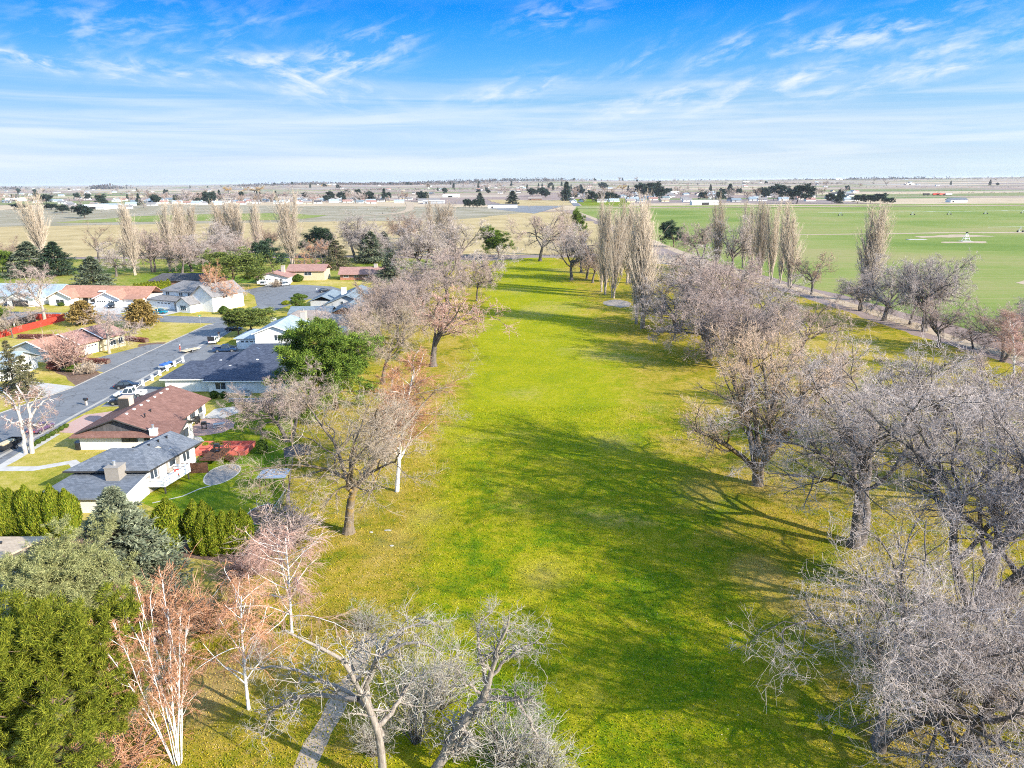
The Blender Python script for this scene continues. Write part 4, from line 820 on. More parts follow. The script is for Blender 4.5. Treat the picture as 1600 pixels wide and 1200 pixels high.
def car(name, label, cat, x, y, deg, m, kind='sedan', group=None):
    r = empty(name, (x, y, .025), RAD(deg), (1, 1, 1), label, cat, group)
    if kind == 'sedan': L, hw, hood, deckz, top, gl = 4.7, .91, .88, .92, 1.43, (-1.85, 1.05, -1.1, .35)
    elif kind == 'suv': L, hw, hood, deckz, top, gl = 4.8, .96, 1.05, 1.08, 1.72, (-2.2, 1.1, -1.95, .45)
    else: L, hw, hood, deckz, top, gl = 5.6, .98, 1.08, 1.05, 1.80, (-.75, 1.35, -.6, .75)
    h_ = L/2
    if kind == 'pickup':
        bd = loft([(-.85, .45, deckz, hw), (.2, .42, deckz, hw), (1.3, .42, hood, hw), (h_-.35, .42, hood-.06, hw*.97), (h_, .5, hood-.22, hw*.88)])
        bd.box(-h_, -.86, -hw, hw, .45, .68).box(-h_, -.86, -hw, -hw+.1, .68, 1.08).box(-h_, -.86, hw-.1, hw, .68, 1.08).box(-h_, -h_+.08, -hw+.1, hw-.1, .68, 1.06)
    else:
        bd = loft([(-h_, .5, deckz-.2, hw*.86), (-h_+.25, .36, deckz-.02, hw*.97), (-1.2, .30, deckz, hw), (.6, .30, deckz, hw), (1.1, .30, hood, hw), (h_-.4, .34, hood-.10, hw*.95), (h_-.08, .40, hood-.26, hw*.86), (h_, .45, hood-.36, hw*.8)])
    xa, xb, ta, tb = gl; z0 = deckz-.03; hb, ht = hw*.93, hw*.76
    bd.frustum((ta-.02, tb+.02, -ht-.01, ht+.01), (ta+.12, tb-.12, -ht+.1, ht-.1), top, top+.06)
    for p, q in (((xa, hb), (ta, ht)), ((xb, hb), (tb, ht)), ((xa*.4+xb*.6-.3, hb*1.0), (ta*.45+tb*.55-.2, ht*1.01))):
        for s in (1, -1): bd.bar((p[0], s*p[1]*1.005, z0), (q[0], s*q[1]*1.005, top+.02), .05, 4)
    b = bd.build('body', m, r)
    MB().frustum((xa, xb, -hb, hb), (ta, tb, -ht, ht), z0, top).build('window_glass', MT['pane'], r)
    wx = h_*.62; rad = .40 if kind == 'pickup' else (.37 if kind == 'suv' else .33)
    for sx in (-1, 1):
        for sy in (-1, 1): wheel(r, sx*wx*(1 if sx > 0 else .95), sy*(hw-.10), rad)
    for s in (-1, 1):
        MB().box(h_-.16, h_-.015, s*hw*.62-.16, s*hw*.62+.16, hood-.38, hood-.24).build('headlight', MT['lamp'], r)
        MB().box(-h_-.01, -h_+.12, s*hw*.72-.12, s*hw*.72+.12, deckz-.36, deckz-.16).build('taillight', MT['tail'], r)
        MB().box(xb-.35, xb-.15, s*(hw+.02), s*(hw+.17), deckz, deckz+.13).build('wing_mirror', m, r)
    return r
car('parked_sedan', 'teal sedan parked along the cross street by the brown globe tree', 'car', -112.7, 226.2, -8, MT['teal'])
car('parked_suv', 'dark navy SUV in front of the terracotta roof garage', 'car', -134.8, 238.2, -70, MT['carblack'], 'suv')
car('parked_sedan', 'white sedan in front of the terracotta roof house, left of the navy SUV', 'car', -142.6, 240.2, -60, MT['carwhite'])
car('parked_sedan', 'pale blue sedan at the white side wall of the terracotta roof house', 'car', -127.6, 236.6, -60, MT['icecar'])
car('parked_sedan', 'black car before the pale blue roof at left edge', 'car', -173.4, 243.6, -75, MT['carblack'])
pk = car('parked_suv', 'white SUV with an open rear door in the drive with a trailer', 'car', -77.6, 181.6, 96, MT['carwhite'], 'suv')
MB().box(-2.5, -2.42, -.85, .85, 1.1, 2.2).build('open_tailgate', MT['black'], pk)
car('parked_pickup', 'dark blue pickup truck beside the navy roof porch', 'pickup truck', -70.8, 171.4, 10, MT['navy'], 'pickup')
car('parked_sedan', 'dark navy sedan nearest the stubby white posts', 'car', -78.6, 139.6, 20, MT['carblack'])
car('parked_pickup', 'white pickup truck on the pad between two dark cars', 'pickup truck', -74.6, 133.3, 190, MT['carwhite'], 'pickup')
car('parked_suv', 'black SUV beside the brick chimney of the russet roof', 'car', -73.6, 128.6, 188, MT['carblack'], 'suv')
car('parked_sedan', 'plum sedan at the kerb behind the white pollarded birch', 'car', -79.6, 113.6, 84, MT['purple'])
car('parked_sedan', 'white car by the red fence near the left edge', 'car', -146.8, 184.6, 10, MT['carwhite'])
car('parked_suv', 'silver SUV before the pink roofed garage of the round close', 'car', -101.0, 290.2, 96, MT['silver'], 'suv')
car('parked_suv', 'grey hatchback on the round close beside the pink roof house', 'car', -91.6, 288.2, 60, MT['silver'], 'suv')
car('parked_sedan', 'black car under the dark canopy beside the blue grey roofs', 'car', -71.0, 270, 30, MT['carblack'])
car('parked_sedan', 'dark car in the shade of the trimmed pines', 'car', -71.0, 192.2, 5, MT['carblack'])
car('parked_sedan', 'black car left of the trimmed pines', 'car', -78.5, 197.8, 10, MT['carblack'])
# black utility trailer behind the plum car
tr = empty('utility_trailer', (-79.4, 105.3, .025), RAD(88), (1, 1, 1), 'black utility trailer with a tan load at the kerb by the white birch', 'trailer')
MB().box(-2.2, 2.2, -.95, .95, .55, .65).box(-2.2, 2.2, -.95, -.88, .65, 1.2).box(-2.2, 2.2, .88, .95, .65, 1.2).box(-2.2, -2.13, -.88, .88, .65, 1.2).box(2.13, 2.2, -.88, .88, .65, 1.2).build('bed', MT['black'], tr)
MB().bar((2.2, 0, .6), (3.6, 0, .5), .06, 6).build('drawbar', MT['black'], tr)
for s in (-1, 1): wheel(tr, 0, s*1.1, .36)
ld = empty('load_pile', (-79.4, 105.0, .68), 1.5, (1, 1, 1), 'tan heap of boards lying in the black trailer', 'boards')
MB().box(-1.6, 1.5, -.6, .1, 0, .25).box(-1.2, 1.7, -.1, .6, .26, .5).box(-1.5, 1.0, -.5, .4, .51, .7).build('boards', MT['tanwall'], ld)
# flat trailer and the person next to it
t2 = empty('flatbed_trailer', (-79.6, 171.6, .025), RAD(62), (1, 1, 1), 'low pale flatbed trailer behind the white SUV in the drive', 'trailer')
MB().box(-2.2, 2.2, -.95, .95, .5, .6).build('bed', MT['tanwall'], t2); MB().bar((2.2, .6, .5), (3.4, 0, .5), .05, 5).bar((2.2, -.6, .5), (3.4, 0, .5), .05, 5).build('drawbar', MT['greywall'], t2)
for s in (-1, 1): wheel(t2, -.2, s*1.1, .33); MB().box(-.65, .25, s*1.1-.13, s*1.1+.13, .70, .74).build('mudguard', MT['greywall'], t2)
mo = empty('motorcycle', (-78.6, 157.6, .025), RAD(40), (1, 1, 1), 'blue quad bike with black tyres behind the white posts', 'quad bike')
loft([(-.9, .55, .8, .3), (-.4, .5, .95, .38), (.2, .5, 1.0, .3), (.6, .55, 1.05, .4), (.95, .6, .9, .34)]).build('body', MT['carblue'], mo)
MB().box(-.6, .1, -.18, .18, .95, 1.08).build('seat', MT['black'], mo, bevel=.04); MB().bar((.45, -.4, 1.3), (.45, .4, 1.3), .03, 6).bar((.45, 0, .95), (.45, 0, 1.3), .03, 6).build('handlebar', MT['black'], mo)
for x in (-.65, .7):
    for y in (-.5, .5): wheel(mo, x, y, .3, .24)
bt = empty('covered_trailer', (-77.9, 154.6, .025), RAD(75), (1, 1, 1), 'grey box trailer with a blue cover behind the row of white posts', 'trailer')
MB().box(-1.2, 1.2, -.75, .75, .5, .95).build('box', MT['greywall'], bt, bevel=.05); MB().box(-.9, .8, -.6, .6, .95, 1.3).build('cover', MT['carblue'], bt, bevel=.06); MB().bar((1.3, 0, .55), (2.4, 0, .5), .05, 5).build('drawbar', MT['black'], bt)
for s in (-1, 1): wheel(bt, 0, s*.95, .3)
def person(label, x, y, rz, cloth, leg):
    pts = {'pel': (0, 0, .95), 'che': (.05, 0, 1.28), 'nec': (.09, 0, 1.47), 'hea': (.12, 0, 1.60), 'top': (.12, 0, 1.74),
           'ls': (.07, .19, 1.40), 'le': (.12, .27, 1.12), 'lh': (.30, .24, .92), 'rs': (.07, -.19, 1.40), 're': (.14, -.26, 1.12), 'rh': (.33, -.20, .95),
           'lhp': (0, .10, .90), 'lk': (.06, .12, .50), 'la': (-.02, .13, .08), 'lt': (.16, .14, .04), 'rhp': (0, -.10, .90), 'rk': (.02, -.12, .50), 'ra': (-.1, -.13, .08), 'rt': (.08, -.14, .04)}
    rad = {'pel': .15, 'che': .16, 'nec': .06, 'hea': .095, 'top': .07, 'ls': .07, 'le': .05, 'lh': .04, 'rs': .07, 're': .05, 'rh': .04, 'lhp': .10, 'lk': .065, 'la': .05, 'lt': .04, 'rhp': .10, 'rk': .065, 'ra': .05, 'rt': .04}
    ed = [('pel', 'che'), ('che', 'nec'), ('nec', 'hea'), ('hea', 'top'), ('che', 'ls'), ('ls', 'le'), ('le', 'lh'), ('che', 'rs'), ('rs', 're'), ('re', 'rh'), ('pel', 'lhp'), ('lhp', 'lk'), ('lk', 'la'), ('la', 'lt'), ('pel', 'rhp'), ('rhp', 'rk'), ('rk', 'ra'), ('ra', 'rt')]
    def skin(name, keys, grow, m, parent):
        ks = [k for k in pts if k in keys]; ix = {k: i for i, k in enumerate(ks)}
        me = bpy.data.meshes.new(name); me.from_pydata([pts[k] for k in ks], [(ix[a], ix[b]) for a, b in ed if a in ix and b in ix], []); me.materials.append(m)
        o = link(name, me, parent); md = o.modifiers.new('skin', 'SKIN'); md.use_smooth_shade = True
        for i, k in enumerate(ks): me.skin_vertices[0].data[i].radius = (rad[k]*grow, rad[k]*grow)
        me.skin_vertices[0].data[0].use_root = True
        o.modifiers.new('sub', 'SUBSURF').levels = 1; o.modifiers['sub'].render_levels = 2
        return o
    b = skin('person', set(pts), 1.0, mottled('skin', (.45, .28, .2), (.5, .32, .24), 4., .6), None)
    b.location = (x, y, .03); b.rotation_euler = (0, 0, rz); set_tags(b, label, 'person')
    skin('jacket', {'pel', 'che', 'nec', 'ls', 'le', 'rs', 're'}, 1.18, cloth, b); skin('trousers', {'pel', 'lhp', 'lk', 'la', 'rhp', 'rk', 'ra'}, 1.16, leg, b)
    cap = MB(); n = 10
    vs = []; fs = []
    for i, (zz, rr) in enumerate(((1.60, .125), (1.68, .13), (1.76, .10), (1.80, .03))):
        for j in range(n): vs.append((.11+rr*math.cos(2*math.pi*j/n), rr*math.sin(2*math.pi*j/n), zz))
    for i in range(3):
        for j in range(n): k = (j+1) % n; fs.append((i*n+j, i*n+k, (i+1)*n+k, (i+1)*n+j))
    fs.append(tuple(3*n+j for j in range(n)))
    cap.add(vs, fs); cap.build('cap', MT['trim'], b, True)
person('person in a red orange jacket and pale cap standing beside the flatbed trailer', -82.2, 171.9, .5, MT['redwood'], mottled('red_trousers', (.45, .08, .05), (.5, .1, .07), 3.))
# centre pivot irrigation on the wheat field
def pivot_tower(label, px, py, hgt, group):
    p = at(px, py); r = empty('irrigation_tower', (p[0], p[1], 0), .1, (1, 1, 1), label, 'irrigation tower', group)
    t = MB()
    for s in (-1, 1):
        for q in (-1, 1): t.bar((s*2.2, q*.9, .6), (0, q*.2, hgt), .09, 5)
        t.bar((s*2.2, -.9, .6), (s*2.2, .9, .6), .09, 5)
    t.bar((-2.2, 0, .6), (2.2, 0, .6), .10, 5); t.build('tower', MT['steel'], r)
    for s in (-1, 1): MB().bar((s*2.2, -.25, .75), (s*2.2, .25, .75), .75, 14).build('wheel', MT['tyre'], r)
    MB().bar((-27, 0, hgt), (27, 0, hgt), .09, 6).build('pipe', MT['greywall'], r)
    return r
for px, py in ((1313, 337), (1426, 336), (1483, 335.5), (1540, 334.5), (1598, 333.5)): pivot_tower('wheeled tower of the thin irrigation line along the far green field', px, py, 3.6, 'irrigation towers along the far field')
pivot_tower('close white irrigation tower on the dirt track at the right edge', 1594, 363, 4.2, None)
pv_ = at(1509, 377); r = empty('irrigation_pump', (pv_[0], pv_[1], 0), 0, (1, 1, 1), 'white pyramid shaped pivot stand on a pale slab in the green field', 'pivot stand')
t = MB()
for s in (-1, 1):
    for q in (-1, 1): t.bar((s*1.8, q*1.8, .15), (s*.25, q*.25, 5.2), .12, 5)
for z, a in ((1.8, 1.25), (3.4, .75)): t.bar((-a, -a, z), (a, -a, z), .08, 4).bar((a, -a, z), (a, a, z), .08, 4).bar((a, a, z), (-a, a, z), .08, 4).bar((-a, a, z), (-a, -a, z), .08, 4)
t.build('frame', MT['trim'], r); MB().box(-3.6, 3.6, -3, 3, .0, .15).build('slab', G['concrete'], r); MB().box(-.5, .5, -.5, .5, 5.2, 6.0).build('pivot_head', MT['black'], r)
for k, (px, py, lb) in enumerate(((1432, 374.5, 'pale concrete slab lying in the green field, left of the pivot stand'),)):
    p = at(px, py); o = MB().box(-6, 6, -2.5, 2.5, 0, .25).build('concrete_slab', G['concrete']); o.location = (p[0], p[1], 0); set_tags(o, lb, 'slab')
# golf tee markers, a bench-like stone row at the fairway edge
for k, (px, py, lb) in enumerate(((606, 829, 'largest pale stone flake on the worn turf right of the lichen tree'), (580, 832, 'small pale stone on the worn turf nearest the lichen tree trunk'), (612, 853, 'pale stone on the worn turf below the largest flake'))):
    p = at(px, py); r_ = np.random.RandomState(k); n = 9
    vs = [(.20*math.cos(2*math.pi*i/n)*(1+.3*r_.rand())*(1 if k else 1.8), .13*math.sin(2*math.pi*i/n)*(1+.3*r_.rand()), z) for z in (0, .06) for i in range(n)]
    o = MB().add(vs, [tuple(range(n, 2*n))]+[(i, (i+1) % n, n+(i+1) % n, n+i) for i in range(n)]).build('flat_stone', G['concrete']); o.location = (p[0], p[1], .005); set_tags(o, lb, 'stone')
# ---------------------------------------------------------------- plants
def norm(a): return a/np.maximum(np.linalg.norm(a, axis=-1, keepdims=True), 1e-9)
UP = np.array([0, 0, 1.])
def grow(r, P0, D0, L, r0, r1, n, wander=.15, up=0., pw=1.):
    P0 = np.asarray(P0, float); d = norm(np.asarray(D0, float)); N = len(P0); pts = [P0]
    L = np.broadcast_to(L, (N,)); r0 = np.broadcast_to(r0, (N,)); r1 = np.broadcast_to(r1, (N,))
    bend = r.randn(N, 3)*wander*.6
    for i in range(n):
        d = norm(d+bend+r.randn(N, 3)*wander+UP*up); pts.append(pts[-1]+d*(L/n)[:, None])
    t = np.linspace(0, 1, n+1)[None]**pw
    return np.stack(pts, 1), r0[:, None]*(1-t)+r1[:, None]*t
def spawn(r, pr, k, t0, t1, ang, asd, lf, lsd, rf, n, wander=.2, up=0., lt=.5, rmin=.008, tip=.35, flat=0., absL=None):
    pts, rad = pr; N, m, _ = pts.shape
    j = np.arange(k)[None]; t = t0+(t1-t0)*(j+r.rand(N, k))/k; f = np.clip(t*(m-1), 0, m-1.001); i = f.astype(int); fr = f-i
    a = np.arange(N)[:, None]; P0 = pts[a, i]*(1-fr)[..., None]+pts[a, i+1]*fr[..., None]; T = norm(pts[a, i+1]-pts[a, i]); R0 = rad[a, i]*(1-fr)+rad[a, i+1]*fr
    az = j*2.39996+r.rand(N, 1)*6.28+r.randn(N, k)*.5
    ref = np.where(np.abs(T[..., 2:3]) < .9, UP, np.array([1., 0, 0])); U = norm(np.cross(T, ref)); V = np.cross(T, U)
    side = np.cos(az)[..., None]*U+np.sin(az)[..., None]*V
    if flat: side = norm(side*np.array([1, 1, 1-flat]))
    an = np.radians(ang+asd*r.randn(N, k)); D = np.cos(an)[..., None]*T+np.sin(an)[..., None]*side
    plen = np.linalg.norm(np.diff(pts, axis=1), axis=2).sum(1)[:, None] if absL is None else absL
    L = plen*lf*(1-lt*t)*np.clip(1+lsd*r.randn(N, k), .35, 1.8)
    r0 = np.maximum(R0*rf, rmin); r1 = np.maximum(r0*tip, rmin*.6)
    sh = lambda x: x.reshape((-1,)+x.shape[2:])
    return grow(r, sh(P0), sh(D), sh(np.broadcast_to(L, (N, k))), sh(r0), sh(r1), n, wander, up)
def tubes(pr, s):
    pts, rad = pr; N, m, _ = pts.shape
    T = np.empty_like(pts); T[:, 1:-1] = pts[:, 2:]-pts[:, :-2]; T[:, 0] = pts[:, 1]-pts[:, 0]; T[:, -1] = pts[:, -1]-pts[:, -2]; T = norm(T)
    mean = norm(pts[:, -1]-pts[:, 0]); ref = np.where(np.abs(mean[:, 2:3]) < .75, UP, np.array([.8, .6, 0]))[:, None]
    U = norm(np.cross(T, np.broadcast_to(ref, T.shape))); V = np.cross(T, U)
    an = 2*math.pi*np.arange(s)/s
    vs = pts[:, :, None]+rad[:, :, None, None]*(np.cos(an)[:, None]*U[:, :, None]+np.sin(an)[:, None]*V[:, :, None])
    base = (np.arange(N)*m*s)[:, None, None]; i = (np.arange(m-1)*s)[None, :, None]; j = np.arange(s)[None, None]; j2 = (j+1) % s
    q = np.stack([base+i+j, base+i+j2, base+i+s+j2, base+i+s+j], -1).reshape(-1, 4)
    return vs.reshape(-1, 3), q
def join(parts):
    V, F, k = [], [], 0
    for v, f in parts: V.append(v); F.append(f+k); k += len(v)
    return np.concatenate(V), np.concatenate(F)
def cards(P, D, L, W, r, roll=None):
    P = np.asarray(P); N = len(P); D = norm(D); S = norm(np.cross(D, r.randn(N, 3) if roll is None else roll))
    L = np.broadcast_to(L, (N,))[:, None]; W = np.broadcast_to(W, (N,))[:, None]
    v = np.stack([P, P+D*L*.45+S*W*.5, P+D*L, P+D*L*.45-S*W*.5], 1).reshape(-1, 3)
    return v, (np.arange(N)*4)[:, None]+np.arange(4)[None]
class Proto:
    def __init__(s, name, trunk, crown, mt, mc, tname='trunk', cname='crown', pct=74, pcth=98.6):
        v, f = join(trunk) if isinstance(trunk, list) else trunk
        s.tm = mesh_np(name+'_'+tname, v, [f], [mt], None, True); s.name = name; s.tn = tname; s.cn = cname
        cv, cf = join(crown) if isinstance(crown, list) else crown
        s.cm = mesh_np(name+'_'+cname, cv, [cf], [mc])
        hv = np.concatenate([v, cv]); s.H = float(np.percentile(cv[:, 2], pcth)); s.R = float(np.percentile(np.hypot(cv[:, 0]-np.median(cv[:, 0]), cv[:, 1]-np.median(cv[:, 1])), pct))
def plant(pr, x, y, h, wid, label, cat='tree', group=None, rz=None, rr=[np.random.RandomState(99)], name=None, crown_mat=None):
    sz = h/pr.H; sxy = sz if wid is None else wid/(2*pr.R)
    r = empty(name or pr.name, (x, y, -.02), rr[0].rand()*6.28 if rz is None else rz, (sxy, sxy, sz), label, cat, group)
    link(pr.tn, pr.tm, r); c = link(pr.cn, pr.cm, r)
    if crown_mat is not None: c.material_slots[0].link = 'OBJECT'; c.material_slots[0].material = crown_mat
    return r
def pix(pr, px, pyb, pyt, wpx, label, cat='tree', group=None, rz=None, name=None, crown_mat=None):   # surveyed: foot, top and breadth
    b = at(px, pyb); h = height_for(b, pyt); zc = depth((b[0], b[1], h*.6))
    return plant(pr, b[0], b[1], h, None if wpx is None else wpx*zc/FPX, label, cat, group, rz, name=name, crown_mat=crown_mat)
# -- bark and twig colours
BK = {'grey': bark('grey_bark', (.055, .046, .039), (.19, .16, .14)), 'lichen': bark('lichen_bark', (.11, .085, .06), (.24, .19, .14), (.34, .22, .05)), 'pale': bark('pale_dead_wood', (.15, .12, .10), (.36, .31, .265)),
      'tan': bark('poplar_bark', (.24, .19, .15), (.46, .39, .32)), 'conifer': bark('conifer_bark', (.09, .06, .045), (.19, .13, .10)), 'birch': birchbark('birch_bark'), 'whitelimb': bark('whitewashed_bark', (.27, .235, .21), (.56, .52, .48))}
TW = {'lilac': island('lilac_grey_twigs', [(0.214, 0.172, 0.160), (0.385, 0.325, 0.302), (0.527, 0.448, 0.412), (0.671, 0.581, 0.527)]),
      'mauve': island('mauve_twigs', [(0.213, 0.158, 0.141), (0.354, 0.274, 0.243), (0.482, 0.372, 0.327), (0.595, 0.466, 0.410)]),
      'brown': island('brown_twigs', [(0.166, 0.112, 0.087), (0.283, 0.199, 0.150), (0.398, 0.292, 0.220), (0.487, 0.373, 0.290)]),
      'gold': island('golden_grey_twigs', [(0.237, 0.174, 0.112), (0.388, 0.301, 0.213), (0.499, 0.403, 0.313), (0.582, 0.483, 0.389)]),
      'rust': island('rust_birch_twigs', [(0.327, 0.133, 0.062), (0.476, 0.218, 0.114), (0.552, 0.304, 0.182), (0.628, 0.400, 0.271)]),
      'pink': island('pink_birch_twigs', [(0.287, 0.149, 0.120), (0.410, 0.238, 0.195), (0.493, 0.328, 0.269), (0.575, 0.427, 0.362)]),
      'peach': island('peach_tipped_twigs', [(0.431, 0.321, 0.241), (0.597, 0.449, 0.330), (0.730, 0.515, 0.360), (0.830, 0.610, 0.450)]),
      'poplar': island('poplar_twigs', [(0.330, 0.262, 0.192), (0.476, 0.391, 0.298), (0.587, 0.484, 0.381), (0.685, 0.579, 0.464)]),
      'dead': island('bleached_twigs', [(0.220, 0.188, 0.157), (0.339, 0.300, 0.256), (0.441, 0.397, 0.345), (0.491, 0.475, 0.421)])}
LF = {'spruce': island('blue_spruce_needles', [(.040, .058, .045), (.085, .110, .072), (.14, .165, .105), (.20, .215, .14)]),
      'sageblue': island('sage_blue_needles', [(.065, .085, .058), (.135, .158, .10), (.20, .222, .14), (.28, .295, .195)]), 'darkspruce': island('dark_spruce_needles', [(.014, .034, .020), (.032, .062, .036), (.058, .092, .052), (.09, .12, .07)]),
      'pine': island('pine_needles', [(0.033, 0.072, 0.013), (0.083, 0.138, 0.020), (0.138, 0.198, 0.029), (0.198, 0.253, 0.044)]),
      'yellowpine': island('yellow_pine_needles', [(.035, .055, .006), (.095, .120, .010), (.165, .180, .016), (.25, .245, .03)]),
      'olive': island('olive_pine_needles', [(0.044, 0.075, 0.018), (0.094, 0.131, 0.027), (0.150, 0.181, 0.043), (0.206, 0.225, 0.062)]),
      'sage': island('sage_pine_needles', [(0.101, 0.115, 0.041), (0.189, 0.203, 0.081), (0.270, 0.277, 0.115), (0.365, 0.351, 0.162)]),
      'cedar': island('cedar_sprays', [(0.054, 0.095, 0.008), (0.121, 0.169, 0.011), (0.196, 0.223, 0.016), (0.270, 0.263, 0.030)]),
      'bronze': island('bronze_juniper', [(0.094, 0.066, 0.020), (0.187, 0.132, 0.039), (0.264, 0.182, 0.061), (0.308, 0.215, 0.083)]),
      'scruffy': island('thin_spruce_needles', [(.05, .06, .03), (.11, .115, .055), (.17, .155, .08), (.23, .19, .11)]),
      'hedge': island('clipped_shrub', [(.025, .055, .010), (.06, .10, .015), (.10, .14, .022)]), 'burgundy': island('burgundy_shrub', [(.10, .03, .03), (.17, .06, .05), (.22, .10, .08)]),
      'fardark': island('far_evergreen_needles', [(.016, .030, .022), (.034, .055, .040), (.055, .080, .060)]), 'willow': island('golden_willow_twigs', [(.33, .19, .04), (.45, .27, .06), (.52, .34, .11)])}
TW['fence'] = TW['gold']
def elm(seed, H=14., trunk=.22, limbs=6, nb=8, nt=9, nf=8, ff=0, spread=48, bark_='grey', tw='lilac', tr=.36, wander=.16, rt=.016, name='bare_elm', droop=0., lean=0., stems=None, llen=.62, fup=.05, la0=.62, lup=.06):
    r = np.random.RandomState(seed)
    if stems is None:
        t = grow(r, [[0, 0, -.2]], [[lean, r.randn()*.05, 1]], H*trunk*1.6, tr, tr*.55, 6, .05, .03)
    else: t = stems(r)
    L1 = spawn(r, t, limbs, la0, 1., spread, 9, 0, .18, .62, 8, wander, .07, .25, .05, .28, absL=1.) if False else None
    pts, rad = t; N = len(pts)
    L1 = spawn(r, t, limbs, la0, .99, spread, 10, llen*H, .16, .66, 9, wander, lup, .12, .05, .22, absL=1.)
    base = [tubes(t, 9), tubes(L1, 7)]
    fl = tubes((pts[:, :2].copy(), rad[:, :2].copy()*np.array([1.45, 1.])), 9); base.append(fl)
    L2 = spawn(r, L1, nb, .22, 1., 46, 13, .46, .25, .6, 6, wander*1.3, .04-droop, .45, .022, .3)
    L3 = spawn(r, L2, nt, .18, 1., 46, 16, .50, .3, .55, 4, wander*1.7, fup-droop, .45, rt, .5)
    L4 = spawn(r, L3, nf, .12, 1., 48, 18, .50, .35, .7, 2, wander*2.2, fup-droop*1.5, .3, rt*.8, .4)
    base.append(tubes(L2, 5)); cr = [tubes(L3, 3), tubes(L4, 3)]
    if ff:
        L5 = spawn(r, L4, ff, .15, 1., 48, 20, .6, .35, .8, 1, wander*2, fup, .2, rt*.6, .4); cr.append(tubes(L5, 3))
    return Proto(name, base, cr, BK[bark_], TW[tw])
def poplar(seed, H=32., nb=84, nt=11, nf=3, stems=3, name='lombardy_poplar'):
    r = np.random.RandomState(seed)
    P0 = np.stack([r.randn(stems)*.35, r.randn(stems)*.35, np.full(stems, -.2)], 1)
    D0 = np.stack([r.randn(stems)*.05, r.randn(stems)*.05, np.ones(stems)], 1)
    t = grow(r, P0, D0, H*np.linspace(.97, .82, stems), np.linspace(.34, .24, stems), .03, 16, .010, .10)
    L1 = spawn(r, t, nb, .07, .96, 14, 4, H*.38, .3, .40, 8, .03, .07, .72, .035, .25, absL=1.)
    L2 = spawn(r, L1, nt, .15, 1., 14, 5, .36, .3, .55, 4, .05, .10, .55, .019, .4)
    L3 = spawn(r, L2, nf, .1, 1., 15, 7, .5, .3, .7, 2, .08, .1, .4, .012, .4)
    return Proto(name, [tubes(t, 8), tubes(L1, 4)], [tubes(L2, 3), tubes(L3, 3)], BK['tan'], TW['poplar'], pct=93, pcth=98.5)
def birch(seed, H=14., stems=1, spread=28, nb=22, nt=10, nf=9, droop=.16, tw='rust', fan=10, name='white_birch', t0=.28, llen=.36, bk='birch', nofine=False, tr=.2):
    r = np.random.RandomState(seed)
    az = np.arange(stems)*2.4+r.rand(); ti = np.radians(fan)*(.35+.65*r.rand(stems)) if stems > 1 else np.full(1, .03)
    D0 = np.stack([np.sin(ti)*np.cos(az), np.sin(ti)*np.sin(az), np.cos(ti)], 1); P0 = np.stack([np.cos(az)*.25*(stems > 1), np.sin(az)*.25*(stems > 1), np.full(stems, -.2)], 1)
    t = grow(r, P0, D0, H*(.72+.25*r.rand(stems)) if stems > 1 else H*.93, tr*(.7+.3*r.rand(stems)), .025, 12, .035 if stems > 1 else .018, .05)
    L1 = spawn(r, t, nb, t0, .98, spread, 9, llen*H, .25, .5, 8, .09, .03, .6, .022, .3, absL=1.)
    L2 = spawn(r, L1, nt, .25, 1., 38, 14, .42, .3, .55, 5, .16, -droop*.5, .4, .013, .4)
    L3 = spawn(r, L2, nf+5, .1, 1., 36, 14, .65, .3, .6, 3, .14, -droop, .3, .009, .5)
    return Proto(name, [tubes(t, 8), tubes(L1, 5)], [tubes(L2, 3), tubes(L3, 3)], BK[bk], TW[tw], pct=91)
def spruce(seed, H=12., R=3.6, nb=150, nl=16, nc=7, lf='spruce', name='blue_spruce', cl=.42, cw=.13, droop=-.03, taper=.85, ragged_=.16, z0=.05):
    r = np.random.RandomState(seed)
    t = grow(r, [[0, 0, -.1]], [[0, 0, 1]], H, H*.022, .02, 8, .01, .02)
    z = np.sort(r.rand(nb))**1.15; az = np.arange(nb)*2.39996+r.randn(nb)*.4
    el = .02+.75*z**2+r.randn(nb)*.08
    D = np.stack([np.cos(az)*np.cos(el), np.sin(az)*np.cos(el), np.sin(el)], 1)
    P0 = np.stack([np.zeros(nb), np.zeros(nb), H*(z0+(.95-z0)*z)], 1)
    L = R*(1-z)**taper*np.clip(1+ragged_*r.randn(nb), .5, 1.35)*1.03+.22
    b = grow(r, P0, D, L, .05, .012, 6, .05, droop+.02)
    s = spawn(r, b, nl, .15, 1.0, 46, 10, .30, .3, .5, 3, .08, droop, .55, .012, .5, flat=.55)
    P, Dd = [], []
    for pr, k in ((s, nc), (b, nc)):
        pts = pr[0]; N, m, _ = pts.shape; f = np.clip((np.arange(k)[None]+r.rand(N, k))/k*(m-1), 0, m-1.001); i = f.astype(int); fr = (f-i)[..., None]; a = np.arange(N)[:, None]
        P.append((pts[a, i]*(1-fr)+pts[a, i+1]*fr).reshape(-1, 3)); Dd.append((norm(pts[a, i+1]-pts[a, i])+r.randn(N, k, 3)*.42+UP*.06).reshape(-1, 3))
    P, Dd = np.concatenate(P), np.concatenate(Dd)
    c1 = cards(P, Dd, cl*(.7+.6*r.rand(len(P))), cw, r)
    return Proto(name, [tubes(t, 8), tubes(b, 4)], [c1], BK['conifer'], LF[lf], pct=88, pcth=99.6)
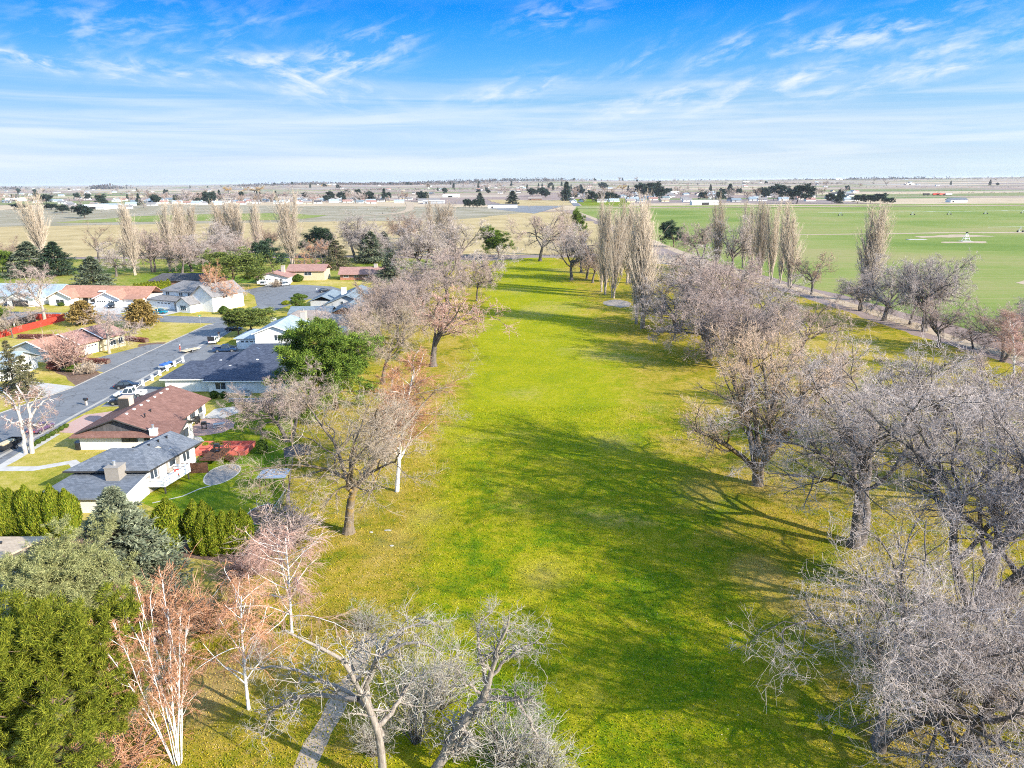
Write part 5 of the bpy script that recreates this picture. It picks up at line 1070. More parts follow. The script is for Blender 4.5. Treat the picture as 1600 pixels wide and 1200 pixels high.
def pine(seed, H=13., R=5., lf='pine', limbs=26, nb=7, nt=5, tuft=13, name='pine_tree', tl=.42, twd=.055, t0=.2, round_=True, ang=66, lup=.10):
    r = np.random.RandomState(seed)
    t = grow(r, [[0, 0, -.1]], [[r.randn()*.04, r.randn()*.04, 1]], H*.93, H*.02, .04, 9, .03, .02)
    pts, rad = t
    L1 = spawn(r, t, limbs, t0, .98, ang, 12, R*1.15, .2, .5, 7, .12, lup, .45 if round_ else .75, .03, .3, absL=1.)
    L2 = spawn(r, L1, nb, .25, 1., 46, 12, .42, .3, .55, 4, .16, .10, .4, .018, .4)
    L3 = spawn(r, L2, nt, .2, 1., 45, 14, .5, .3, .6, 2, .2, .12, .3, .012, .5)
    P, D = [], []
    for L in (L3, L2, L1):
        p = L[0]; P.append(p[:, -1]); D.append(norm(p[:, -1]-p[:, -2]))
        if L is L3: P.append((p[:, -1]+p[:, -2])/2); D.append(norm(p[:, -1]-p[:, -2]))
    P, D = np.concatenate(P), np.concatenate(D); n = len(P)
    PP = np.repeat(P, tuft, 0)+r.randn(n*tuft, 3)*tl*.3; DD = np.repeat(D, tuft, 0)*.5+r.randn(n*tuft, 3)*.65+UP*.25
    return Proto(name, [tubes(t, 8), tubes(L1, 5)], [tubes(L2, 3), cards(PP, DD, tl*(.7+.6*r.rand(len(PP))), twd, r)], BK['conifer'], LF[lf], pct=88, pcth=99.6)
def column(seed, H=4.2, R=1.0, n=5200, lf='cedar', name='cedar_shrub', shape=.55, lump=.16, cl=.32, cw=.11, vert=1.0, cap=False):
    r = np.random.RandomState(seed)
    def prof(z): return R*np.clip(1-np.abs(2*z-.9)**3.2*.55, 0, 1)*np.clip((1-z)/.22, 0, 1)**shape
    k = 7; cz, ca = r.rand(k*4), r.rand(k*4)*6.28
    def lumps(z, a):
        o = np.zeros_like(z)
        for i in range(len(cz)):
            da = np.abs((a-ca[i]+math.pi) % (2*math.pi)-math.pi); o += np.exp(-((z-cz[i])/.16)**2-(da/.45)**2)
        return 1+lump*(o-.9)
    z = r.rand(n)**.9; a = r.rand(n)*6.283; q = prof(z)*lumps(z, a)*(1-.18*r.rand(n)**2)
    P = np.stack([q*np.cos(a), q*np.sin(a), .05+z*H], 1)
    D = np.stack([np.cos(a)*.5, np.sin(a)*.5, np.full(n, vert)], 1)+r.randn(n, 3)*.32
    P = P-norm(D)*cl*.35
    c = cards(P, D, cl*(.6+.7*r.rand(n)), cw*(.7+.6*r.rand(n)), r, np.stack([np.cos(a), np.sin(a), np.zeros(n)], 1)+r.randn(n, 3)*.5)
    ns, nr = 16, 14; zz = np.linspace(0, .985, nr); A = np.linspace(0, 6.283, ns+1)[:-1]
    Z, AA = np.meshgrid(zz, A, indexing='ij'); Q = prof(Z)*lumps(Z.ravel(), AA.ravel()).reshape(Z.shape)*.86
    cv = np.stack([Q*np.cos(AA), Q*np.sin(AA), .05+Z*H*.97], -1).reshape(-1, 3)
    f = np.array([(i*ns+j, i*ns+(j+1) % ns, (i+1)*ns+(j+1) % ns, (i+1)*ns+j) for i in range(nr-1) for j in range(ns)])
    t = tubes(grow(r, [[0, 0, -.1]], [[0, 0, 1]], H*.5, .09, .05, 3, .01, 0), 6)
    return Proto(name, [t], [(cv, f), c], BK['conifer'], LF[lf], 'stem', 'foliage', pct=97, pcth=99.8)
def twiggy(seed, H=2.4, n=26, tw='mauve', name='bare_shrub', nb=9, nf=7, spread=.55, rt=.012):
    r = np.random.RandomState(seed); az = r.rand(n)*6.28; ti = spread*(.2+r.rand(n)); D = np.stack([np.sin(ti)*np.cos(az), np.sin(ti)*np.sin(az), np.cos(ti)], 1)
    t = grow(r, np.stack([.15*np.cos(az), .15*np.sin(az), np.full(n, -.05)], 1), D, H*(.6+.4*r.rand(n)), .03, .012, 5, .08, .02)
    L2 = spawn(r, t, nb, .2, 1., 35, 12, .45, .3, .6, 3, .18, .02, .4, rt, .5); L3 = spawn(r, L2, nf, .1, 1., 38, 14, .5, .3, .7, 1, .2, .02, .3, rt*.8, .5)
    return Proto(name, [tubes(t, 4)], [tubes(L2, 3), tubes(L3, 3)], BK['grey'], TW[tw], 'stem', 'twigs')
# -- prototypes
def vase(r):                                # many limbs fanning from a short bole
    n = 10; az = np.arange(n)*2.4+.4; ti = np.radians(7+27*((np.arange(n)*.37) % 1)); b = grow(r, [[0, 0, -.2]], [[0, 0, 1]], 2.6, .52, .48, 10, .02, 0)
    D = np.stack([np.sin(ti)*np.cos(az), np.sin(ti)*np.sin(az), np.cos(ti)], 1)
    l = grow(r, np.stack([np.cos(az)*.22, np.sin(az)*.22, 1.2+.9*((np.arange(n)*.61) % 1)], 1), D, 11.5, .27, .10, 10, .06, .035)
    return np.concatenate([b[0], l[0]]), np.concatenate([b[1], l[1]])
def elm_vase(seed, H, tw, bk):
    r = np.random.RandomState(seed); t = vase(r); l = (t[0][1:], t[1][1:])
    L1 = spawn(r, l, 9, .28, 1., 34, 9, .46, .22, .55, 8, .10, .05, .3, .04, .25)
    L2 = spawn(r, L1, 8, .2, 1., 38, 12, .42, .25, .55, 5, .14, .06, .4, .02, .35)
    L3 = spawn(r, L2, 8, .15, 1., 40, 14, .5, .3, .6, 3, .2, .09, .35, .010, .5)
    L4 = spawn(r, L3, 4, .15, 1., 42, 16, .55, .35, .7, 1, .3, .08, .3, .008, .4)
    fl = tubes((t[0][:1, :3].copy(), t[1][:1, :3]*np.array([1.6, 1.15, 1.02])), 10)
    return Proto('bare_elm', [tubes(t, 9), fl, tubes(L1, 5), tubes(L2, 4)], [tubes(L3, 3), tubes(L4, 3)], BK[bk], TW[tw])
def multi(k, tilt, r0, L, seed0=0, low=1.0):
    def f(r):
        az = np.arange(k)*2.4+r.rand()*6; ti = np.radians(tilt)*(.5+.8*r.rand(k)); D = np.stack([np.sin(ti)*np.cos(az), np.sin(ti)*np.sin(az), np.cos(ti)], 1)
        return grow(r, np.stack([np.cos(az)*r0*.8, np.sin(az)*r0*.8, np.full(k, -.2)], 1), D, L*(.75+.35*r.rand(k)), r0, r0*.5, 8, .07, .03)
    return f
PR = {}
PR['big'] = elm(11, 18, .20, 8, 9, 8, 7, 3, 34, 'grey', 'lilac', .62, .17, .0095, stems=multi(2, 14, .30, 8), lup=.11, llen=.52, la0=.5)
PR['giant'] = elm(12, 22, .20, 7, 9, 8, 7, 3, 34, 'grey', 'lilac', .62, .17, .010, stems=multi(5, 15, .36, 12), lup=.11, llen=.42, la0=.45)
PR['low'] = elm(13, 14, .14, 10, 10, 9, 7, 2, 56, 'grey', 'lilac', .55, .2, .0095, llen=.86, la0=.6, stems=multi(2, 24, .30, 6))
PR['low2'] = elm(14, 15, .14, 9, 9, 8, 7, 2, 46, 'grey', 'lilac', .55, .2, .0095, llen=.64, la0=.5, stems=multi(3, 20, .32, 8))
PR['vase'] = elm_vase(15, 20, 'peach', 'lichen')
PR['lichen'] = elm(16, 17, .22, 8, 9, 9, 8, 3, 50, 'lichen', 'gold', .42, .17, .009, llen=.56, la0=.72)
MID = []
for i, (tw, sp, st) in enumerate((('mauve', 46, None), ('lilac', 52, None), ('mauve', 40, multi(2, 12, .35, 6)), ('brown', 48, None), ('lilac', 44, multi(3, 16, .36, 7)), ('mauve', 55, multi(2, 20, .36, 5)))):
    MID.append(elm(30+i, 15, .2, 8, 9, 10, 11, 0, sp, 'grey', tw, .36, .18, .0175, stems=st, llen=.56, la0=.58))
PR['pinkelm'] = elm(41, 15, .2, 7, 8, 9, 9, 0, 44, 'grey', 'pink', .4, .15, .024, llen=.56)
PR['orchard'] = elm(42, 10, .2, 6, 8, 9, 8, 0, 58, 'grey', 'lilac', .3, .18, .022, llen=.6)
PR['dark'] = elm(43, 15, .22, 6, 7, 7, 7, 0, 46, 'grey', 'brown', .36, .16, .03, llen=.5)
PR['whitetree'] = elm(44, 13, .2, 6, 8, 9, 9, 0, 42, 'tan', 'mauve', .24, .15, .018, name='bare_tree', llen=.55, fup=.03)
POP = [poplar(50), poplar(51, 32, 76, 11, 3, 4), poplar(52, 32, 95, 11, 3, 2), poplar(54, 30, 66, 10, 3, 5)]
PR['popthin'] = poplar(53, 30, 55, 10, 4, 2)
PR['birch'] = birch(60, 15, 1, 26, 34, 13, 10, .10, 'rust', llen=.32, tr=.2, t0=.22)
PR['weeper'] = birch(61, 8, 1, 62, 34, 10, 8, .36, 'pink', llen=.62, t0=.2, tr=.15, name='weeping_birch')
PR['weeper2'] = birch(62, 9, 1, 46, 24, 9, 8, .30, 'rust', llen=.5, t0=.25, tr=.15, name='weeping_birch')
PR['clump'] = birch(63, 13, 10, 22, 12, 8, 8, .10, 'rust', fan=16, llen=.17, t0=.30, tr=.052, name='clump_birch')
PR['spruce'] = spruce(70, 12, 3.7, 240, 22, 8, 'spruce', cl=.36, cw=.10, taper=.95)
PR['spruce2'] = spruce(71, 14, 4., 130, 14, 6, 'darkspruce', cl=.6, cw=.2)
PR['spruce3'] = spruce(72, 14, 4.4, 130, 14, 6, 'spruce', cl=.6, cw=.2)
PR['scruffy'] = spruce(73, 13, 3.0, 110, 11, 5, 'scruffy', 'scruffy_spruce', .5, .15, -.10, .7, .3)
PR['pine'] = pine(80, 14, 6, 'pine', 46, 9, 7, 13, tl=.50, twd=.085, ang=62, t0=.10, lup=.0)
PR['yellowpine'] = pine(81, 12, 5, 'yellowpine', 38, 8, 5, 60, tl=.30, twd=.032)
PR['sagepine'] = pine(82, 9, 5.5, 'sage', 38, 9, 7, 20, tl=.27, twd=.036, t0=.1)
PR['roundpine'] = pine(83, 12, 7, 'olive', 30, 8, 6, 9, tl=.55, twd=.12)
PR['darkpine'] = pine(84, 12, 4.5, 'pine', 26, 7, 5, 9, tl=.55, twd=.12)
PR['umbrella'] = pine(85, 8, 4, 'olive', 18, 8, 6, 9, tl=.45, twd=.11, t0=.45, ang=46)
PR['cedar'] = column(90, 4.6, 1.0, 6500); PR['cedar2'] = column(91, 4.6, 1.15, 6500); PR['thincedar'] = column(92, 5, .7, 1800, cl=.5, cw=.2)
PR['globe'] = spruce(93, 5, 2.7, 150, 12, 6, 'bronze', 'bronze_juniper', .42, .16, .02, .62, .15, .16); PR['shrub'] = column(94, 1.4, .9, 1500, 'hedge', 'clipped_shrub', .5, .2, .22, .1, .3); PR['goldshrub'] = column(95, 1.2, .9, 1500, 'cedar', 'round_shrub', .5, .2, .22, .1, .3); PR['redshrub'] = column(96, 1.2, .9, 1200, 'burgundy', 'burgundy_shrub', .5, .3, .25, .1, .3)
PR['twiggy'] = twiggy(97, 2.6, 34, 'mauve'); PR['rusttwig'] = twiggy(98, 2.6, 24, 'rust', nb=8, nf=7, rt=.009); PR['greytwig'] = twiggy(99, 3.6, 30, 'dead', nb=6, nf=6); PR['dryshrub'] = twiggy(100, 1.6, 30, 'gold')
MIDR = elm(45, 15, .2, 7, 7, 7, 7, 0, 44, 'grey', 'rust', .35, .16, .02, llen=.5, name='russet_tree')
# -- big dead trees at the bottom edge and the pollarded birch: limbs surveyed one by one
def limb_tree(name, base, limbs, seed, bk, tw, nt=14, nf=8, wander=.42, rt=.012, curl=.05, ff=3, l2=2.3, tspread=60):
    r = np.random.RandomState(seed); b = np.array(at(*base)); zc = depth(b); P, Rr = [], []
    for (pts, r0, r1, push) in limbs:
        q = []
        for i, (px, py) in enumerate(pts):
            d = ray(px, py); q.append(EYE+d*(zc_at(b, px, py)+push*i/max(1, len(pts)-1))-b)
        q = np.array(q); m = 13; s = np.r_[0, np.cumsum(np.linalg.norm(np.diff(q, axis=0), axis=1))]; u = np.linspace(0, s[-1], m)
        w = np.stack([np.interp(u, s, q[:, k]) for k in range(3)], 1); w[1:-1] = (w[:-2]+2*w[1:-1]+w[2:])/4
        w[1:] += r.randn(m-1, 3)*.05; P.append(w); Rr.append(np.linspace(r0, r1, m))
    t = (np.stack(P), np.stack(Rr)); tl = (t[0], t[1])
    L2 = spawn(r, tl, nt, .35, 1., tspread, 20, l2, .35, .5, 7, wander*.5, curl, .25, .02, .35, absL=1.)
    L3 = spawn(r, L2, nf, .15, 1., 48, 18, .6, .35, .6, 5, wander*.8, curl, .3, rt, .5)
    cr = [tubes(L3, 3)]
    if ff: L4 = spawn(r, L3, ff, .15, 1., 45, 20, .6, .35, .7, 3, wander, curl, .3, rt*.7, .5); cr.append(tubes(L4, 3))
    p = Proto(name, [tubes(t, 9), tubes(L2, 5)], cr, BK[bk], TW[tw])
    return p, b
def zc_at(b, px, py):                        # depth of the upright plane through the foot of the tree
    d = ray(px, py); return (b[1])/d[1]
def stand(pb, label, cat='tree', group=None):
    p, b = pb; r = empty(p.name, b, 0, (1, 1, 1), label, cat, group); link(p.tn, p.tm, r); link(p.cn, p.cm, r); return r
stand(limb_tree('bare_tree', (598, 1235), [
    ([(598, 1240), (597, 1160), (585, 1120), (565, 1090), (553, 1050), (535, 1030), (505, 1012), (470, 1000), (445, 985)], .32, .06, -3.5),
    ([(597, 1150), (575, 1105), (560, 1092), (530, 1075), (490, 1058), (455, 1044), (420, 1040), (385, 1045)], .20, .05, 2.5),
    ([(560, 1092), (530, 1090), (490, 1086), (455, 1090), (430, 1105), (415, 1130), (408, 1160)], .20, .03, 3.5),
    ([(578, 1110), (572, 1080), (578, 1050), (585, 1030), (612, 1012), (640, 1002), (668, 1008), (690, 1025)], .26, .04, -2.5),
    ([(585, 1040), (600, 1005), (625, 985), (650, 975), (672, 970), (695, 985)], .16, .03, 1.0),
    ([(590, 1135), (615, 1110), (630, 1080), (650, 1060), (670, 1050)], .20, .04, 3.),
    ([(553, 1050), (545, 1020), (560, 1005), (585, 1000)], .12, .03, 2.)], 5, 'pale', 'dead', 17, 9, .45, .011, .02, 2, 2.0), 'bleached bare tree spreading over the gravel path at the bottom edge')
stand(limb_tree('bare_tree', (674, 1212), [
    ([(674, 1215), (700, 1170), (722, 1130), (738, 1108), (760, 1090)], .38, .22, 0),
    ([(757, 1092), (766, 1060), (775, 1030), (780, 1005), (790, 985), (796, 960)], .24, .04, -1.5),
    ([(760, 1085), (757, 1050), (750, 1020), (745, 990), (752, 965), (770, 955)], .17, .03, 2.),
    ([(765, 1060), (790, 1030), (815, 1012), (835, 1005), (848, 990)], .14, .03, 1.),
    ([(760, 1090), (790, 1092), (815, 1095), (835, 1088)], .20, .05, -1.5),
    ([(757, 1088), (735, 1072), (720, 1062), (712, 1040)], .12, .03, -1.),
    ([(805, 1095), (825, 1120), (838, 1150), (850, 1175)], .12, .03, 1.),
    ([(690, 1185), (715, 1165), (732, 1155)], .22, .15, .5)], 6, 'pale', 'dead', 17, 9, .48, .011, .02, 3, 1.7), 'bleached bare tree leaning to the right at the bottom edge with a sawn stub')
stand(limb_tree('pollarded_birch', (46, 708), [
    ([(41, 712), (36, 680), (33, 660), (28, 640), (20, 625), (5, 612)], .38, .10, 0), ([(51, 712), (48, 680), (47, 660), (46, 640), (40, 622), (30, 610), (26, 603)], .38, .10, 0),
    ([(47, 655), (55, 640), (66, 628), (76, 622), (84, 626)], .22, .05, 1.), ([(52, 664), (64, 655), (74, 645), (84, 636)], .17, .05, -1.), ([(33, 665), (15, 658), (0, 650)], .18, .05, 0),
    ([(46, 640), (54, 625), (66, 612), (70, 606)], .16, .07, 0), ([(30, 645), (18, 630), (8, 620), (0, 618)], .18, .06, .6), ([(45, 630), (44, 615), (48, 608)], .15, .07, 0), ([(52, 664), (62, 668), (72, 664), (77, 656)], .10, .05, 0), ([(33, 655), (40, 662), (47, 668)], .10, .08, 0),
    ([(40, 622), (50, 612), (56, 606)], .12, .06, .8), ([(30, 640), (30, 622), (24, 612)], .15, .07, -.8)], 8, 'whitelimb', 'pink', 9, 9, .2, .010, -.10, 2, 1.3), 'white pollarded birch with two thick trunks on the corner lawn at left edge')
# -- trees one by one: (prototype, foot x, foot y, top y, breadth, label)
BIRD = [
 ('vase', 1183, 757, 517, 195, 'vase shaped bare elm with peach tipped twigs fanning from one short bole beside the fairway'),
 ('big', 1335, 850, 542, 300, 'tall grey bare elm forking in two stems between the vase shaped elm and the giant'),
 ('giant', 1535, 965, 548, 330, 'giant many stemmed bare elm filling the right edge, thick trunks in front of bare ground'),
 ('low', 1368, 1165, 856, 470, 'wide low bare elm with a dense lilac crown at lower right beside the fairway'),
 ('low2', 1500, 1190, 905, 330, 'crooked dark limbed bare elm in the bottom right corner'),
 ('low2', 1668, 1130, 900, 330, 'bare elm rooted beyond the right edge whose limbs reach in low'),
 ('lichen', 545, 832, 597, 250, 'bare tree with a straight grey bole and yellow lichen limbs, left of the fairway'),
 ('birch', 620, 768, 553, 115, 'white birch with pinkish twigs standing on the fairway edge beside the lichen tree'),
 ('birch', 602, 726, 575, 70, 'thin white birch just behind the larger pink birch'),
 ('weeper', 456, 990, 832, 160, 'weeping white birch with pink hanging twigs beside the chain link fence'),
 ('weeper2', 389, 1108, 900, 130, 'weeping birch with rust twigs and a white bole by the bottom fence'),
 ('clump', 278, 1192, 925, 125, 'clump of ten slender white birch stems with rust tips at the lower left'),
 ('pinkelm', 677, 572, 452, 105, 'pinkish bare tree with a forked trunk out on the left edge of the fairway'),
 ('lichen', 598, 600, 478, 110, 'lichen limbed bare tree behind the green pine, left of the fairway'),
 ('orchard', 766, 443, 386, 66, 'small round bare tree standing alone at the far left of the fairway'),
]
for k, a, b, c, d, l in BIRD: pix(PR[k], a, b, c, d, l)
LEFTM = [
 (1, 182, 432, 380, 44, 'bare tree between the round blue spruce and the first tall poplars'), (3, 300, 424, 378, 50, 'bare tree at the foot of the close pair of poplars'), (2, 338, 420, 372, 50, 'bare tree at the foot of the dense three poplars'), (0, 388, 414, 366, 46, 'bare tree right of the dense three poplars'),
 (0, 700, 478, 380, 106, 'big mauve domed bare elm overhanging the far left side of the fairway'), (2, 650, 505, 415, 110, 'bare elm at the fairway edge in front of the big mauve dome'), (5, 625, 540, 440, 100, 'bare elm between the mauve domes and the pinkish forked tree'),
 (3, 590, 520, 440, 80, 'brown bare tree behind the white two storey house'), (1, 658, 468, 400, 70, 'bare elm just beyond the blue spruce by the close'), (0, 560, 560, 470, 85, 'bare tree crown rising behind the tall green pine'),
 (2, 450, 690, 588, 118, 'bushy bare tree on the lawn left of the lichen tree'), (4, 662, 425, 345, 70, 'bare elm crown at the fairway head left of the green pine'), (1, 716, 415, 342, 64, 'pale bare tree left of the green pine at the fairway head'), (3, 628, 388, 338, 44, 'bare tree above the blue spruces on the tan field edge'),
 (4, 558, 407, 340, 78, 'spreading bare elm with forked trunk left of the blue spruce pair'), (2, 505, 412, 372, 45, 'bare tree in front of the green pine by the tan field'), (5, 240, 425, 358, 56, 'round bare elm between two tall poplars on the old fairway'), (1, 318, 425, 368, 62, 'bare elm behind the round olive pine'), (4, 345, 415, 350, 60, 'bare elm under the poplar pair by the tan field'), (0, 285, 430, 372, 60, 'bare elm behind the white corner house'),
 (3, 14, 425, 368, 42, 'brown bare tree at the left edge by the old fairway'), (3, 428, 395, 350, 34, 'small bare tree between two poplars'), (2, 640, 380, 330, 50, 'bare tree on the tan field before the curved track'),
 (5, 606, 482, 440, 48, 'bare tree by the blue grey gables'), (0, 745, 470, 400, 45, 'low bare tree at the fairway side by the lone round tree')]
for k, a, b, c, d, l in LEFTM: pix(MID[k], a, b, c, d, l)
pix(PR['whitetree'], 70, 502, 415, 78, 'pale grey bare tree behind the red board fence'); pix(PR['whitetree'], 171, 552, 484, 64, 'bare tree with a white trunk on the lawn of the stepped roof house', rz=1.); pix(PR['whitetree'], 335, 484, 415, 48, 'white limbed birch beside the white corner house', crown_mat=TW['rust']); pix(MIDR, 352, 478, 436, 36, 'reddish bare tree behind the white limbed birch')
pix(PR['orchard'], 195, 412, 372, 44, 'small spreading bare tree on the old fairway, tan stems', crown_mat=TW['gold']); pix(PR['dark'], 155, 410, 350, 44, 'leaning broken bare tree on the old fairway'); pix(PR['twiggy'], 106, 580, 520, 46, 'pink twiggy ornamental tree before the stepped roof house', 'tree', name='ornamental_tree', crown_mat=TW['pink'])
pix(MIDR, 475, 432, 400, 50, 'russet bare tree beside the pink roof house'); pix(MIDR, 495, 414, 374, 30, 'dark red bare tree before the tan field')
pix(PR['orchard'], 40, 512, 478, 50, 'small bare tree behind the carport', crown_mat=TW['mauve']); pix(PR['orchard'], 20, 528, 492, 34, 'thin bare tree by the little white shed', crown_mat=TW['gold'])
# right side of the fairway
RIGHTM = [
 (1, 893, 438, 353, 62, 'bare elm leading the row right of the far fairway'), (0, 908, 426, 352, 58, 'bare elm second in the row right of the far fairway'), (3, 926, 442, 385, 40, 'short bare tree beside the first poplar of the fairway'), (2, 916, 436, 380, 40, 'short bare tree left of the first poplar of the fairway'), (0, 844, 408, 330, 78, 'spreading bare elm standing at the head of the fairway'),
 (1, 1075, 470, 388, 110, 'bare elm behind the tallest poplars'), (0, 1110, 495, 398, 120, 'bare elm in the thicket right of the tallest poplars'), (4, 1060, 520, 430, 95, 'dark low bare elm at the thicket edge beside the tallest poplars'), (5, 1135, 525, 412, 115, 'broad bare elm in the middle of the thicket'), (1, 1180, 515, 428, 90, 'bare elm at the top right of the thicket'), (2, 1110, 560, 452, 120, 'bare elm above the vase shaped elm'), (4, 1190, 560, 455, 100, 'bare elm low in the thicket over the grass strip'), (0, 1250, 555, 468, 85, 'bare elm at the right tip of the thicket'), (5, 1165, 580, 470, 120, 'bare elm in front of the thicket'), 
 (1, 1145, 425, 340, 55, 'bare elm between two poplars along the dirt track'), (2, 1095, 405, 345, 55, 'dark bare elm beside the dark conifer'), (5, 1270, 640, 545, 90, 'grey bare elm crown behind the vase shaped elm'), (4, 1440, 720, 555, 180, 'bare elm behind the giant elm'), (0, 1560, 700, 560, 150, 'bare elm crowding the right edge over the dirt track end'), (1, 1600, 800, 580, 200, 'bare elm cut by the right edge behind the giant'), (2, 1565, 565, 470, 95, 'dark bush like bare tree at the end of the dirt track'), (4, 1612, 555, 462, 80, 'grey bare tree cut by the right edge above the white birch')]
for k, a, b, c, d, l in RIGHTM: pix(MID[k], a, b, c, d, l)
for i, (a, b, c, d, k, l) in enumerate(((1345, 486, 428, 62, 4, 'first bare elm of the row beside the dirt track, dark and low'), (1381, 501, 403, 88, 1, 'second bare elm of the row beside the dirt track'), (1422, 507, 402, 74, 0, 'third bare elm of the row beside the dirt track, tallest'), (1446, 518, 404, 92, 5, 'fourth bare elm of the row beside the dirt track, leaning bole'), (1467, 543, 460, 66, 3, 'last and smallest bare tree of the row beside the dirt track'))): pix(MID[k], a, b, c, d, l, crown_mat=TW['lilac'] if i != 4 else TW['mauve'])
pix(PR['orchard'], 1268, 461, 398, 62, 'lone bare tree with two trunks beside the dirt track', crown_mat=TW['brown']); pix(PR['dark'], 1033, 506, 440, 40, 'thin dark bare tree just right of the tallest poplars'); pix(PR['birch'], 1584, 590, 488, 62, 'white stemmed birch at the right edge', crown_mat=TW['pink'])
pix(MID[0], 1520, 545, 505, 50, 'grey shrubby tree at the right end of the dirt track')
for i, (a, b, c, d, l) in enumerate(((939, 456, 320, 22, 'left poplar of the trio on the fairway'), (946, 460, 316, 24, 'middle poplar of the trio on the fairway'), (958, 466, 316, 28, 'right poplar of the trio on the fairway'), (981, 442, 322, 30, 'poplar set back between the trio and the tallest pair'), (995, 506, 318, 38, 'left poplar of the tallest pair beside the bunker'), (1005, 513, 316, 44, 'right poplar of the tallest pair beside the bunker'), (970, 430, 330, 24, 'slim poplar behind the trio on the fairway'),
    (883, 400, 320, 18, 'lone poplar beyond the row of elms at the fairway head'), (1118, 425, 311, 26, 'poplar left of the dense row along the dirt track'), (1163, 418, 314, 20, 'first poplar of the dense row along the dirt track'), (1173, 424, 312, 20, 'second poplar of the dense row along the dirt track'), (1187, 430, 318, 22, 'third poplar of the dense row along the dirt track'), (1203, 438, 318, 22, 'fourth poplar of the dense row along the dirt track'), (1216, 444, 322, 18, 'slim poplar closing the dense row along the dirt track'), (1233, 449, 318, 30, 'full poplar beside the lone two trunk tree'), (1352, 470, 322, 38, 'single poplar behind the first bare elms of the track row'),
    (65, 402, 305, 34, 'tall poplar rising behind the blue spruces at left'), (212, 430, 318, 26, 'poplar right of the round blue spruce'), (266, 424, 318, 24, 'poplar right of the round bare elm on the old fairway'), (284, 405, 318, 22, 'left poplar of the close pair above the corner house'), (300, 402, 316, 26, 'right poplar of the close pair above the corner house'), (352, 395, 315, 24, 'left poplar of the dense three behind the olive pine'), (363, 393, 317, 20, 'middle poplar of the dense three behind the olive pine'), (376, 395, 316, 22, 'right poplar of the dense three behind the olive pine'), (404, 398, 316, 22, 'poplar between the dense three and the tall one by the dark pine'), (456, 412, 305, 32, 'tallest poplar of the left side beside the dark pine'), (670, 375, 312, 20, 'slim poplar among the bare trees at the fairway head'), (692, 395, 318, 34, 'pale broad poplar among the bare trees at the fairway head'), (705, 400, 345, 26, 'white stemmed poplar at the fairway head'))):
    pix(POP[i % 4] if d > 21 else PR['popthin'], a, b, c, d*1.05, l, 'tree')
# evergreens
EV = [('spruce', 203, 935, 764, 140, 'large pale blue green spruce in front of the cedar hedge'), ('sagepine', 112, 1005, 832, 190, 'sprawling sage green pine beside the slatted patio cover'), ('yellowpine', 78, 1255, 948, 235, 'big yellow green pine filling the bottom left corner'), ('spruce', 72, 1040, 915, 95, 'young yellow green spruce above the corner pine'),
 ('pine', 527, 640, 496, 126, 'tall full green pine beside the navy roofs'), ('darkpine', 780, 402, 354, 44, 'green pine at the head of the fairway'), ('spruce3', 581, 411, 362, 40, 'left blue spruce of the pair beyond the brown roof'), ('spruce2', 601, 403, 362, 28, 'slim dark spruce right of the blue spruce pair'), ('spruce3', 612, 440, 396, 40, 'blue spruce beside the end of the close'),
 ('darkpine', 488, 402, 355, 46, 'green pine behind the dark red bare tree'), ('spruce2', 516, 400, 362, 24, 'narrow spruce beside the green pine on the field edge'), ('darkpine', 427, 425, 376, 48, 'dark round pine behind the pink roofs'), ('scruffy', 527, 420, 376, 40, 'brownish thin conifer left of the blue spruce'), ('roundpine', 366, 452, 390, 90, 'broad round olive pine behind the white corner house'),
 ('spruce3', 50, 432, 378, 56, 'wide blue spruce at left before the tall poplar'), ('spruce2', 90, 430, 378, 44, 'dark blue spruce beside the wide one at left'), ('spruce3', 148, 451, 401, 48, 'round blue spruce behind the terracotta roof'), ('darkpine', 4, 432, 392, 30, 'green pine cut by the left edge near the blue spruces'),
 ('scruffy', 24, 612, 533, 34, 'taller scruffy brown spruce at left edge before the pale grey roof'), ('scruffy', 46, 622, 556, 34, 'shorter scruffy spruce in front of the white end wall'), ('umbrella', 373, 527, 481, 40, 'left trimmed pine with a bare stem and flat crown'), ('umbrella', 394, 526, 482, 56, 'right trimmed pine with a wide flat crown'), ('darkpine', 1053, 386, 346, 34, 'dark lone conifer beside the green field'), ('darkpine', 907, 372, 328, 20, 'small green pine at the near corner of the green field'), ('darkpine', 3, 510, 478, 24, 'yellowish conifer at left edge by the carport')]
for k, a, b, c, d, l in EV: pix(PR[k], a, b, c, d, l, crown_mat=LF['yellowpine'] if 'yellow green spruce' in l else LF['sageblue'] if 'pale blue green' in l else (LF['darkspruce'] if 'dark ' in l and k == 'darkpine' else None))
for a, b, c, d, l in ((131, 507, 470, 37, 'left bronze globe juniper on the dry corner lawn'), (223, 511, 468, 40, 'right bronze globe juniper on the dry corner lawn')): pix(PR['globe'], a, b, c, d, l, 'tree')
